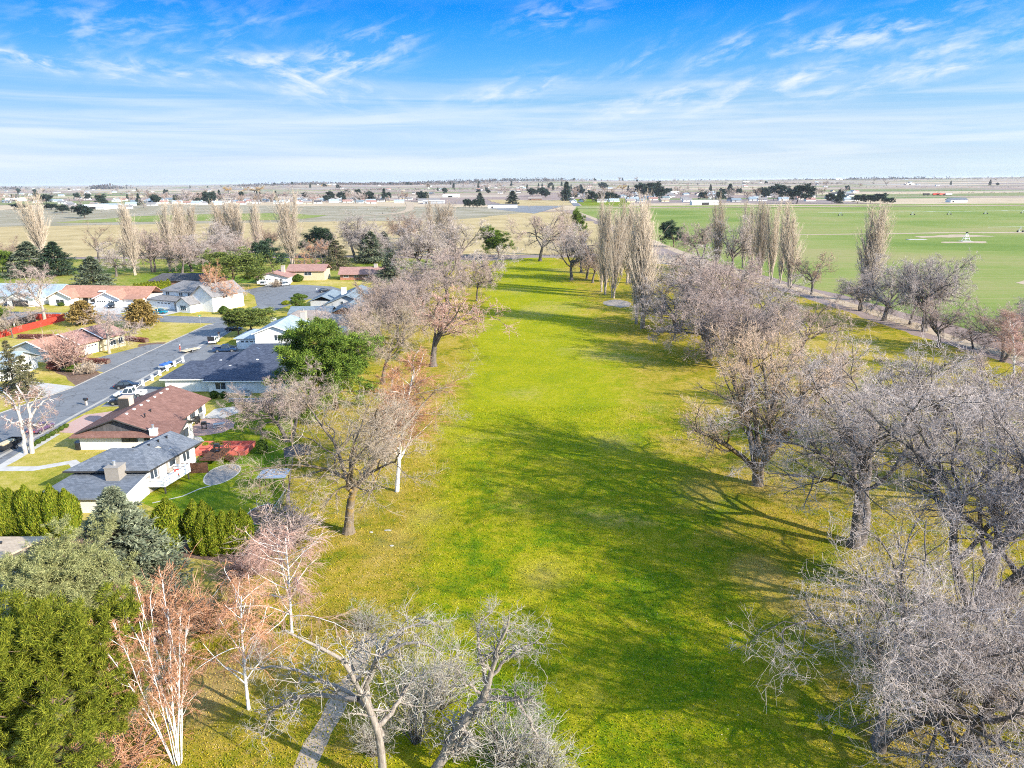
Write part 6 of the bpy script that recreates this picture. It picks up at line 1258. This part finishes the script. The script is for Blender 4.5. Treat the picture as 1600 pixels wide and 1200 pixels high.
# cedar hedges, shrub by shrub
k = 0; pos = [(-61.5+.95*i, 76.4-.05*i) for i in range(11)]
rr_ = np.random.RandomState(4)
GH = 'cedars of the long hedge before the slate roof house'
for x, y in pos:
    if abs(x+56.2) < .35: continue
    plant(PR['cedar' if k % 2 else 'cedar2'], x+rr_.randn()*.08, y+rr_.randn()*.1, 6.2+.3*rr_.randn(), 2.5, 'yellow green cedar column in the left stretch of hedge before the slate roof house', 'shrub', GH+', left stretch'); k += 1
for x, y, h_ in ((-44.6, 74.6, 5.6), (-43.6, 74.2, 5.2)): plant(PR['cedar'], x, y, h_, 1.9, 'short cedar column squeezed between the big blue spruce and the full round cedar', 'shrub', 'short cedars beside the big spruce')
plant(PR['cedar2'], -38.6, 72.4, 6.6, 3.6, 'full round cedar standing apart in the hedge, right of the big spruce', 'shrub')
for i, (x, y, h_) in enumerate(((-36.0, 73.2, 6.0), (-35.4, 72.0, 5.5), (-34.4, 71.6, 5.2), (-33.3, 71.5, 5.2), (-32.2, 71.7, 5.3), (-31.2, 72.0, 5.3), (-30.3, 72.4, 5.2), (-35.0, 73.4, 5.8))): plant(PR['cedar' if i % 2 else 'cedar2'], x, y, h_, 2.3, 'cedar column in the right stretch of hedge that ends at the chain link fence', 'shrub', GH+', right stretch')
for i in range(11): p = at(213+5.2*i, 463-.6*i); plant(PR['thincedar'], p[0], p[1], 4.6+.8*rr_.rand(), 2.0, 'narrow dark cedar in the row between the terracotta house and the white corner house', 'shrub', 'narrow cedars beside the white corner house')
for (a, b, l) in ((541, 497, 'narrow cedar beside the taupe roof house'), (556, 494, 'broad cedar beside the taupe roof house')): pix(PR['thincedar'], a, b, 482-10*(a > 550), 12+8*(a > 550), l, 'shrub')
SHR = [('shrub', 350, 491, 477, 16, 'dark round clipped shrub at the white entry wall'), ('shrub', 322, 484, 475, 22, 'low green shrub before the white limbed birch'), ('redshrub', 328, 479, 468, 22, 'burgundy shrub by the corner house'), ('shrub', 300, 480, 475, 14, 'small green shrub below the bay window'), ('goldshrub', 447, 476, 469, 14, 'lime green round shrub at the bend of the street'), ('shrub', 466, 466, 458, 16, 'dark round shrub at the bend of the street, farther one'), ('shrub', 476, 466, 460, 10, 'small dark shrub beside the farther round one'), ('darkpine', 464, 488, 462, 24, 'bushy green shrub before the blue grey wing'), ('shrub', 335, 622, 610, 16, 'left clipped shrub at the navy roof house wall'), ('shrub', 350, 622, 611, 13, 'right clipped shrub at the navy roof house wall'), ('goldshrub', 316, 698, 690, 22, 'left golden mound behind the red raised bed'), ('goldshrub', 341, 697, 688, 20, 'right golden mound behind the red raised bed'), ('shrub', 410, 708, 686, 20, 'dark ivy green shrub beneath the bushy bare tree'), ('redshrub', 92, 577, 560, 40, 'low burgundy shrub before the stepped roof house'), ('shrub', 114, 580, 567, 24, 'dark green shrub at the front lawn of the stepped roof house'), ('dryshrub', 137, 584, 565, 22, 'dry straw coloured bush at the mulch bed'), ('shrub', 96, 478, 472, 12, 'round shrub before the terracotta house'), ('redshrub', 158, 545, 537, 10, 'dark red shrub at the lawn side wall of the stepped house'), ('dryshrub', 432, 448, 438, 16, 'dry shrub at the edge of the round close'), ('shrub', 466, 440, 428, 18, 'round dark shrub before the pink roof house'), ('goldshrub', 450, 441, 434, 9, 'golden shrub before the pink roof house')]
for k_, a, b, c, d, l in SHR: pix(PR[k_], a, b, c, d, l, 'shrub', name={'shrub': 'clipped_shrub', 'darkpine': 'bushy_shrub'}.get(k_))
for i in range(8): p = at(53+7.2*i, 697-4.1*i); plant(PR['shrub'], p[0], p[1], .8, 1.1, 'small clipped shrub in the kerb row by the russet roof driveway', 'shrub', 'clipped shrubs along the sloping kerb')
HW = [((0, 0), (13, 0)), ]
def hedge_row(label, a, b, h, wdt, seed):
    a, b = np.array(a, float), np.array(b, float); L = np.linalg.norm(b-a); r = np.random.RandomState(seed); d = (b-a)/L; n_ = np.array([-d[1], d[0]]); N = int(260*L*h)
    u = r.rand(N)*L; s = r.rand(N); side = r.randint(0, 3, N); off = np.where(side == 2, (r.rand(N)-.5)*wdt, np.where(side == 0, 1, -1)*wdt/2); z = np.where(side == 2, h, s*h)*(1+.06*r.randn(N))
    P = np.stack([d[0]*u+n_[0]*off, d[1]*u+n_[1]*off, z], 1); D = r.randn(N, 3)*.5+np.stack([n_[0]*np.sign(off), n_[1]*np.sign(off), np.full(N, .5)], 1)
    rt_ = empty('low_hedge', (*a, 0), 0, (1, 1, 1), label, 'hedge'); v, f = cards(P, D, .28, .12, r); link('leaves', mesh_np('hedge_leaves', v, [f], [LF['burgundy'] if 'dark brown' in label else LF['hedge']]), rt_)
    q = [a*0+n_*wdt*.42, d*L+n_*wdt*.42, d*L-n_*wdt*.42, -n_*wdt*.42]; MB().slab([(*p, h*.93) for p in q], h*.93).build('branches', BK['conifer'], rt_)
for l, a, b, h, wd in (('dark brown clipped hedge at the drive of the stepped roof house', (122, 566), (170, 568), .9, 1.2), ('dark brown low hedge between the two lawns right of the stepped house', (186, 530), (230, 535), .9, 1.2), ('dark brown low hedge left of the stepped house under the red fence', (30, 529), (85, 529), 1.0, 1.2), ('olive clipped hedge along the end wall of the stepped roof house', (60, 557), (78, 566), 2.0, 1.4)): pa, pb = at(*a), at(*b); hedge_row(l, pa[:2], pb[:2], h, wd, len(l))
TWG = [('greytwig', 572, 985, 948, 52, 'pale grey twiggy bush behind the bleached tree over the path'), ('greytwig', 690, 1105, 1015, 95, 'dense bleached twig bush between the two bleached trees'), ('greytwig', 650, 1160, 1040, 80, 'bleached twig bush beside the leaning bleached tree'), ('greytwig', 585, 1180, 1115, 62, 'pale bush beside the gravel path at the bottom edge'), ('greytwig', 790, 1200, 1120, 110, 'pale twig bush under the leaning bleached tree'), ('greytwig', 850, 1215, 1150, 80, 'pale twig bush at the bottom edge on the fairway'), 
 ('rusttwig', 255, 1000, 915, 130, 'rust twiggy bush behind the clump birch'), ('rusttwig', 330, 985, 925, 90, 'rust twiggy bush along the chain link fence'), ('rusttwig', 190, 1215, 1140, 150, 'rust bush at the bottom edge beside the corner pine'), ('twiggy', 450, 850, 800, 90, 'grey twiggy bush at the fence corner'), ('twiggy', 390, 900, 862, 60, 'pinkish twig bush at the fence'), ('rusttwig', 225, 955, 920, 60, 'rust bush between the big spruce and the fence'), ('twiggy', 250, 655+16, 652, 44, 'bare bush before the russet roof ell'), ('twiggy', 355, 470, 448, 40, 'low bare bush beside the reddish tree')]
for k_, a, b, c, d, l in TWG: pix(PR[k_], a, b, c, d, l, 'shrub', name='twig_bush', crown_mat=TW['pink'] if 'pinkish' in l else None)
# ---------------------------------------------------------------- the far town: houses, trees and barns across the plain
rf_ = np.random.RandomState(21)
def sst(x, a, b): u = np.clip((x-a)/(b-a), 0, 1); return u*u*(3-2*u)
def rise(x, y):                              # the low swell of land under the far town
    px = 800+1111*x/np.maximum(y, 1)
    return sst(y, 2600, 5200)*sst(px, 260, 520)*(27+9*np.sin(x/900+1)+8*np.sin(x/330+y/800)+6*sst(px, 1150, 1350))

def far_house(wm, rm, L=15., W=9., ze=3., zr=5.6):
    wl = MB(); gwall(wl, -L/2, L/2, -W/2, W/2, ze, zr, 'x'); rf = MB(); gable(rf, -L/2, L/2, -W/2, W/2, ze, zr, 'x', .7, .3, .6)
    dw = MB().box(-.1*L-.5, -.1*L+.5, -W/2-.06, -W/2-.01, 0, 2.1)
    r = empty('far_house'); wl.build('wall', MT[wm], r); rf.build('roof', MT[rm], r); dw.build('door', MT['darktrim'], r); return r
def barn(wm, rm): 
    wl = MB(); gwall(wl, -22, 22, -8, 8, 4.5, 7.4, 'x'); rf = MB(); gable(rf, -22, 22, -8, 8, 4.5, 7.4, 'x', .8, .35, .8); r = empty('far_barn'); wl.build('wall', MT[wm], r); rf.build('roof', MT[rm], r); d = MB().box(-6, 6, -8.1, -8.02, 0, 4); d.build('door', MT['darktrim'], r); return r
HP = [far_house('white', 'roof_grey'), far_house('white', 'roof_ice', 17, 9), far_house('tanwall', 'roof_taupe', 14, 9), far_house('offwhite', 'roof_pink', 16, 9), far_house('greywall', 'roof_bluegrey', 15, 10), far_house('white', 'roof_dark', 13, 9)]
HL = ['tiny white house with grey roof in the far town', 'tiny white house with pale roof in the far town', 'tiny tan house with taupe roof in the far town', 'tiny cream house with reddish roof in the far town', 'tiny grey house with blue grey roof in the far town', 'tiny white house with dark roof in the far town']
BP = [barn('white', 'roof_ice'), barn('white', 'trim'), barn('greywall', 'roof_grey')]
BL = ['long white barn with pale roof on the far plain', 'long all white shed on the far plain', 'long grey barn on the far plain']
fe_s = spruce(170, 14, 4.2, 60, 8, 3, 'fardark', 'far_conifer', 1.3, .55); fe_p = pine(171, 13, 6, 'fardark', 14, 5, 4, 6, 'far_pine', 1.2, .5); fe_e = elm(172, 13, .2, 6, 6, 6, 6, 0, 50, 'grey', 'mauve', .4, .16, .07, name='far_bare_tree', llen=.55); fe_w = elm(173, 13, .2, 6, 6, 6, 6, 0, 48, 'grey', 'lilac', .4, .18, .07, name='far_bare_tree', llen=.55)
fw = elm(174, 13, .2, 6, 6, 6, 7, 0, 50, 'grey', 'gold', .4, .16, .08, name='far_willow', llen=.55)
def used(first, x, y, rz, sc, label, cat, group):
    o = first if not first.get('label') else copy_tree(first)
    o.location = (x, y, float(rise(x, y))); o.rotation_euler = (0, 0, rz); o.scale = sc; set_tags(o, label, cat, group); return o
def free(px, py):                            # keep the open fields open
    if px > 890 and py > 311.5+1.5*math.sin(px/60): return False
    if 40 < px < 560 and 318 < py < 345 and rf_.rand() < .7: return False
    return True
def clear_of(x, y, taken, d):
    for a, b in taken:
        if (a-x)**2+(b-y)**2 < d*d: return False
    taken.append((x, y)); return True
taken = []
n = 0
BANDS = [(235, 640, 309, 316.5, .26), (880, 1340, 303, 318, .26), (640, 930, 295, 303, .12), (-20, 260, 296, 322, .12), (-20, 1000, 289.5, 299, .18), (1000, 1640, 289.5, 300, .06)]
while n < 285:
    q = BANDS[rf_.choice(6, p=[b_[4] for b_ in BANDS])]
    px = q[0]+(q[1]-q[0])*rf_.rand(); py = q[2]+(q[3]-q[2])*rf_.rand()-(px-800)*.0073
    if px > 890 and py > 318-(px-800)*.0073: continue
    p = at(px, py)
    if not clear_of(p[0], p[1], taken, 15+p[1]*.004): continue
    i = rf_.choice(6, p=[.27, .24, .12, .12, .13, .12]); used(HP[i], p[0], p[1], rf_.choice([0, 0, 1.57, .2])+rf_.randn()*.1, (1.15, 1.1, 1.1), HL[i], 'house', 'far houses: '+HL[i]); n += 1
for px, py, i in ((150, 327, 1), (170, 325, 0), (25, 314, 1), (120, 297, 1), (300, 318, 1), (240, 317, 0), (520, 296, 1), (700, 291, 1), (1100, 320, 1), (1050, 303, 1), (1165, 290, 1), (1310, 289, 1), (1420, 292, 1), (1400, 279.5, 1), (1430, 279.5, 1), (1460, 279, 1), (1000, 297, 1), (705, 308, 1), (670, 316, 2), (590, 292, 1)):
    p = at(px, py)
    if p[1] < 0 or p[1] > 20000: continue
    if clear_of(p[0], p[1], taken, 30): used(BP[i], p[0], p[1], rf_.randn()*.2, (1, 1, 1), BL[i], 'barn', 'far barns: '+BL[i])
# named buildings of the middle distance
def named(name, label, px, py, rz, L, W, ze, zr, wm, rm):
    p = at(px, py); wl = MB(); gwall(wl, -L/2, L/2, -W/2, W/2, ze, zr, 'x'); rf = MB(); gable(rf, -L/2, L/2, -W/2, W/2, ze, zr, 'x', .8, .3, .8); d = MB().box(-.35*L-1.6, -.35*L+1.6, -W/2-.08, -W/2-.01, .3, min(ze-.5, 2.8))
    r = empty(name, (p[0], p[1], 0), rz, (1, 1, 1), label, 'building'); wl.build('wall', MT[wm], r); rf.build('roof', MT[rm], r); d.build('door', MT['darktrim'], r); taken.append((p[0], p[1]))
named('farm_house', 'white farmhouse with slate roof and pale wings left of the two blue conifers', 247, 317, .1, 24, 12, 5, 9.5, 'white', 'roof_bluegrey'); named('machine_shed', 'open white machine shed behind the dark hedge trees at left', 160, 326.5, .1, 44, 14, 4.5, 6, 'white', 'trim'); named('farm_shed', 'white shed with grey roof alone at the right end of the green field', 1494, 316, .08, 30, 14, 4.5, 7.5, 'white', 'roof_slate'); named('school_building', 'low white flat building by the car park beyond the tan field', 785, 325, .05, 46, 14, 5, 5.6, 'white', 'roof_grey'); named('yard_building', 'white flat building near the curved track', 678, 318, 0, 40, 16, 5, 5.8, 'greywall', 'trim'); named('wooded_house', 'brown house below the three round trees beyond the car park', 836, 313, 0, 30, 12, 4, 7, 'brownwall', 'roof_taupe')
named('barn_shed', 'green roofed white barn beyond the poplar trio', 988, 314, 0, 24, 12, 5, 7.5, 'white', 'roof_ice')
# freight wagons far right
for i, (px, m, l) in enumerate(((1462, 'redwood', 'dark red wagon on the far rail line, left of the pink one'), (1472, 'redbed', 'pink red wagon on the far rail line'), (1482, 'trim', 'white wagon on the far rail line'), (1447, 'darktrim', 'black wagon on the far rail line at the left end'))):
    p = at(px, 305.3); r = empty('rail_wagon', (p[0], p[1], 0), 0, (1, 1, 1), l, 'wagon'); MB().box(-7.5, 7.5, -1.8, 1.8, 1.2, 5).build('body', MT[m], r); MB().box(-7, 7, -1.5, 1.5, .8, 1.19).build('chassis', MT['black'], r)
    for x in (-5.5, -3.8, 3.8, 5.5): MB().bar((x, -1.6, .45), (x, 1.6, .45), .45, 10).build('wheel', MT['tyre'], r)
# named far trees (foot x, foot y, top y, breadth)
NT_ = [(fe_s, 885, 314, 284, 15, 'tall dark conifer beside the far road, right of the car park'), (fe_p, 1320-75, 318, 288, 34, 'large dark pine clump tree among the houses beyond the wheat'), (fe_p, 1222, 309, 288, 26, 'dark pine behind the houses left of the big one'), (fe_p, 1300, 318, 302, 14, 'left dark pine of the pair at the wheat field edge'), (fe_s, 1310, 318, 302, 11, 'right dark conifer of the pair at the wheat field edge'), (fe_p, 1340, 318, 304, 18, 'scruffy pine alone at the far wheat field edge'), (fe_p, 1360, 318, 304, 18, 'left pine of the windbreak right of the scruffy pine'), (fe_p, 1375, 318, 302, 20, 'middle pine of the windbreak right of the scruffy pine'), (fe_p, 1386, 319, 309, 16, 'low bushy right end of the windbreak'), (fe_p, 1018, 309, 284, 24, 'tallest dark pine in the grove beyond the poplars'), (fe_p, 1005, 308, 286, 20, 'left pine of the grove beyond the poplars'), (fe_p, 1030, 311, 292, 18, 'right pine of the grove beyond the poplars'), (fe_p, 832, 307, 294, 14, 'left round pine of three above the brown wooded house'), (fe_p, 842, 306, 293, 13, 'middle round pine of three above the brown wooded house'), (fe_p, 853, 309, 296, 16, 'right round pine of three above the brown wooded house'), (fe_s, 801, 319, 298, 16, 'conifer on the pale lawn beyond the school building'), (fe_s, 750, 317, 301, 11, 'blue conifer behind the dark hedge trees by the yard building'),
 (fe_p, 133, 341, 320, 26, 'dark round pine standing before the white machine shed'), (fe_p, 98, 333, 320, 22, 'left dark hedge tree beside the machine shed'), (fe_p, 80, 328, 318, 20, 'second dark hedge tree beside the machine shed'), (fe_p, 72, 318, 304, 20, 'rounded dark tree above the hedge trees at left'), (fe_e, 112, 332, 319, 18, 'bare tree in the dark hedge row at left'), (fe_p, 32, 327, 318, 24, 'low dark tree at left before the pale roofs'), (fe_s, 311, 317, 302, 15, 'left blue conifer of the pair by the farmhouse'), (fe_s, 322, 317, 302, 12, 'right blue conifer of the pair by the farmhouse'), (fe_s, 1140, 304, 287, 11, 'blue pine above the houses right of the grove'), (fe_p, 1130, 309, 294, 14, 'round dark pine among the houses right of the grove'), (fe_s, 575, 314, 302, 9, 'narrow conifer by the curved track'), (fe_s, 583, 314, 301, 9, 'second narrow conifer by the curved track'), (fe_p, 657, 315, 299, 14, 'dark pine by the yard building'), (fe_p, 665, 315, 300, 12, 'second dark pine by the yard building'), (fe_p, 516, 314, 305, 10, 'dark pine before the white far houses'), (fe_p, 944, 297, 285, 14, 'round pine above the far houses beyond the poplar trio'), (fe_s, 907, 299, 288, 8, 'narrow pine above the far houses'), (fe_s, 935, 315, 301, 9, 'small conifer beside the far lawn')]
for pr, a, b, c, d, l in NT_: pix(pr, a, b, c, d, l, name='far_tree')
for i in range(5): pix(fe_p, 728+6*i, 325, 311, 9, 'dark rounded tree in the clipped row beside the yard building', 'tree', 'clipped trees beside the yard building', name='far_tree')
pix(fw, 108+250, 303, 292, 13, 'orange gold willow above the far white houses at left', name='far_tree', crown_mat=LF['willow']); pix(fw, 398, 303, 292, 24, 'wide orange gold willow right of the first one', name='far_tree', crown_mat=LF['willow']); pix(fw, 510, 297, 288, 16, 'golden far willow before the horizon', name='far_tree', crown_mat=LF['willow']); pix(fw, 972, 299, 289, 12, 'golden willow left of the dark grove', name='far_tree', crown_mat=LF['willow'])
cnt = 0
KIND = [(fe_e, 'small mauve bare tree in the far town', 'far mauve bare trees', None), (fe_w, 'small grey bare tree in the far town', 'far grey bare trees', None), (fe_p, 'small dark round evergreen in the far town', 'far round evergreens', None), (fe_s, 'small dark pointed conifer in the far town', 'far pointed conifers', None), (fe_e, 'small brown bare tree in the far town', 'far brown bare trees', TW['brown'])]
while cnt < 430:
    q = BANDS[rf_.choice(6, p=[.20, .24, .16, .10, .22, .08])]
    px = q[0]+(q[1]-q[0])*rf_.rand(); py = q[2]-3+(q[3]-q[2]+3)*rf_.rand()-(px-800)*.0073
    if px > 890 and py > 318-(px-800)*.0073: continue
    p = at(px, py)
    if p[1] < 0 or not clear_of(p[0], p[1], taken, 8+p[1]*.002): continue
    i = rf_.choice(5, p=[.30, .20, .20, .14, .16]); h = 12+11*rf_.rand(); pr, l, g, cm = KIND[i]
    o = plant(pr, p[0], p[1], h*(1 if i != 3 else 1.2), h*(.95 if i != 3 else .5), l, 'tree', g, name='far_evergreen' if i in (2, 3) else 'far_bare_tree', crown_mat=cm); o.location.z = float(rise(p[0], p[1])); cnt += 1
# scrub and hedgerows of the plain and the wood along the horizon: uncountable
def scrub(name, rows, m, seed, kind='stuff'):
    r = np.random.RandomState(seed); P, D, L, W = [], [], [], []
    for (x0, y0, x1, y1, n, h, jit) in rows:
        u = r.rand(n); hh = h*(.3+.9*r.rand(n))*(.55+.45*np.sin(u*37+seed)**2); q = 13
        x = x0+(x1-x0)*u+r.randn(n)*jit; y = y0+(y1-y0)*u+r.randn(n)*jit
        for k in range(q):
            ph = r.rand(n)*6.28; rad = hh*.55*np.sqrt(r.rand(n))
            P.append(np.stack([x+rad*np.cos(ph), y+rad*np.sin(ph), rise(x, y)-.4+hh*.75*r.rand(n)], 1)); D.append(np.stack([np.cos(ph)*.5, np.sin(ph)*.5, np.ones(n)], 1)+r.randn(n, 3)*.3); L.append(hh*.55); W.append(hh*.24)
    v, f = cards(np.concatenate(P), np.concatenate(D), np.concatenate(L), np.concatenate(W), r)
    o = link(name, mesh_np(name, v, [f], [m])); set_tags(o, None, None, None, kind); return o
def rowpx(px0, px1, py, n, h, jit):
    a, b = at(px0, py-(px0-800)*.0075), at(px1, py-(px1-800)*.0075); return (a[0], a[1], b[0], b[1], n, h, jit)
hz = island('distant_wood_twigs', [(.035, .045, .035), (.07, .06, .06), (.11, .09, .09), (.15, .12, .12), (.03, .045, .032)])
scrub('distant_woods', [rowpx(400, 900, 291.3, 800, 25, 160), rowpx(520, 760, 292.5, 300, 20, 120), rowpx(-20, 40, 290.5, 60, 30, 60), rowpx(145, 190, 291.2, 70, 38, 40), rowpx(-60, 400, 288.2, 260, 12, 200), rowpx(900, 1640, 290.5, 420, 13, 250), rowpx(1240, 1440, 290.3, 320, 27, 160), rowpx(1500, 1640, 290, 120, 17, 160), rowpx(420, 900, 288, 400, 14, 300)], hz, 5)
scrub('plain_scrub', [rowpx(-40, 640, 331, 260, 2.2, 40), rowpx(-40, 700, 325, 260, 2.4, 60), rowpx(-40, 700, 305, 300, 4, 90), rowpx(300, 1000, 299, 360, 6, 100), rowpx(-40, 600, 297, 260, 5, 100), rowpx(1000, 1640, 299, 200, 5, 100), rowpx(700, 1640, 294, 260, 6, 130), rowpx(1350, 1640, 307, 140, 3, 40)], island('dry_scrub', [(.17, .14, .11), (.25, .21, .165), (.32, .28, .22)]), 6)
tr_ = np.random.RandomState(3)
def track_weeds(name, a, b, n, w_, h, m, seed):
    r = np.random.RandomState(seed); u = r.rand(n); a, b = np.array(a, float), np.array(b, float); x = a[0]+(b[0]-a[0])*u+r.randn(n)*w_; y = a[1]+(b[1]-a[1])*u+r.randn(n)*w_
    P = np.repeat(np.stack([x, y, np.zeros(n)], 1), 6, 0); D = r.randn(6*n, 3)*.5+UP; v, f = cards(P, D, h*(.4+.8*r.rand(6*n)), h*.12, r); o = link(name, mesh_np(name, v, [f], [m])); o['kind'] = 'stuff'
track_weeds('track_weeds', (113, 190), (103, 370), 700, 2.2, .4, island('dry_weeds', [(.3, .22, .12), (.4, .31, .19), (.22, .22, .06)]), 4)
track_weeds('fence_weeds', (-29.6, 40), (-29.8, 86), 900, .8, .5, island('fence_weeds', [(.2, .18, .05), (.34, .26, .13), (.12, .15, .02)]), 5)
# turf: blades and leaf litter of the near course
def turf(name, n, xr, yr, h, w_, m, seed, flat=0.):
    r = np.random.RandomState(seed); y = yr[0]+(yr[1]-yr[0])*r.rand(n)**1.5; x = xr[0]+(xr[1]-xr[0])*r.rand(n)
    P = np.stack([x, y, np.full(n, .01)], 1); D = r.randn(n, 3)*(.55+flat)+UP*(1-flat); D[:, 2] = np.abs(D[:, 2])
    v, f = cards(P, D, h*(.5+r.rand(n)), w_*(.6+.8*r.rand(n)), r); o = link(name, mesh_np(name, v, [f], [m])); o['kind'] = 'stuff'
turf('grass', 190000, (-28.5, 62), (34, 125), .12, .09, G['blades'], 11)
turf('leaf_litter', 9000, (10, 62), (36, 130), .11, .07, island('leaf_litter', [(.30, .22, .12), (.42, .33, .2), (.2, .13, .07), (.5, .42, .3)]), 12, .85)
turf('fence_side_litter', 6000, (-29, -8), (38, 95), .10, .06, island('brown_litter', [(.30, .20, .10), (.42, .30, .16), (.2, .13, .07), (.5, .40, .26)]), 13, .85)
scrub('orchard_belt', [rowpx(380, 900, 293.5, 500, 10, 60), rowpx(520, 900, 298, 380, 9, 50), rowpx(900, 1330, 296, 300, 10, 70), rowpx(260, 640, 304, 300, 7, 40), rowpx(-20, 260, 300, 170, 7, 70), rowpx(900, 1240, 305, 240, 8, 40)], island('mauve_orchard', [(.12, .09, .088), (.18, .14, .135), (.24, .19, .18)]), 9)
# air of the plain
gx, gy = np.meshgrid(np.linspace(-1., 1., 160), np.linspace(0, 1, 60)**1.6, indexing='ij'); Y_ = 2500+gy*22000; X_ = gx*Y_*.8
V_ = np.stack([X_, Y_, rise(X_, Y_)-.4], -1).reshape(-1, 3); ii = (np.arange(159)[:, None]*60+np.arange(59)[None]).ravel()
o = link('hills', mesh_np('hills', V_, [np.stack([ii, ii+60, ii+61, ii+1], 1)], [G['far']], None, True)); o['kind'] = 'structure'
HAZE = True
if HAZE:
    hm = bpy.data.materials.new('haze_air'); hm.use_nodes = True; t = NT(hm.node_tree); t.N.clear()
    vol = t.n('ShaderNodeVolumePrincipled', {'Color': (.86, .92, 1.0), 'Density': 0.00003, 'Anisotropy': .1}); t.L.new(vol.outputs[0], t.n('ShaderNodeOutputMaterial').inputs['Volume'])
    hb = MB().box(-46000, 46000, -2100, 61000, -1, 85).build('haze', hm); hb['kind'] = 'stuff'
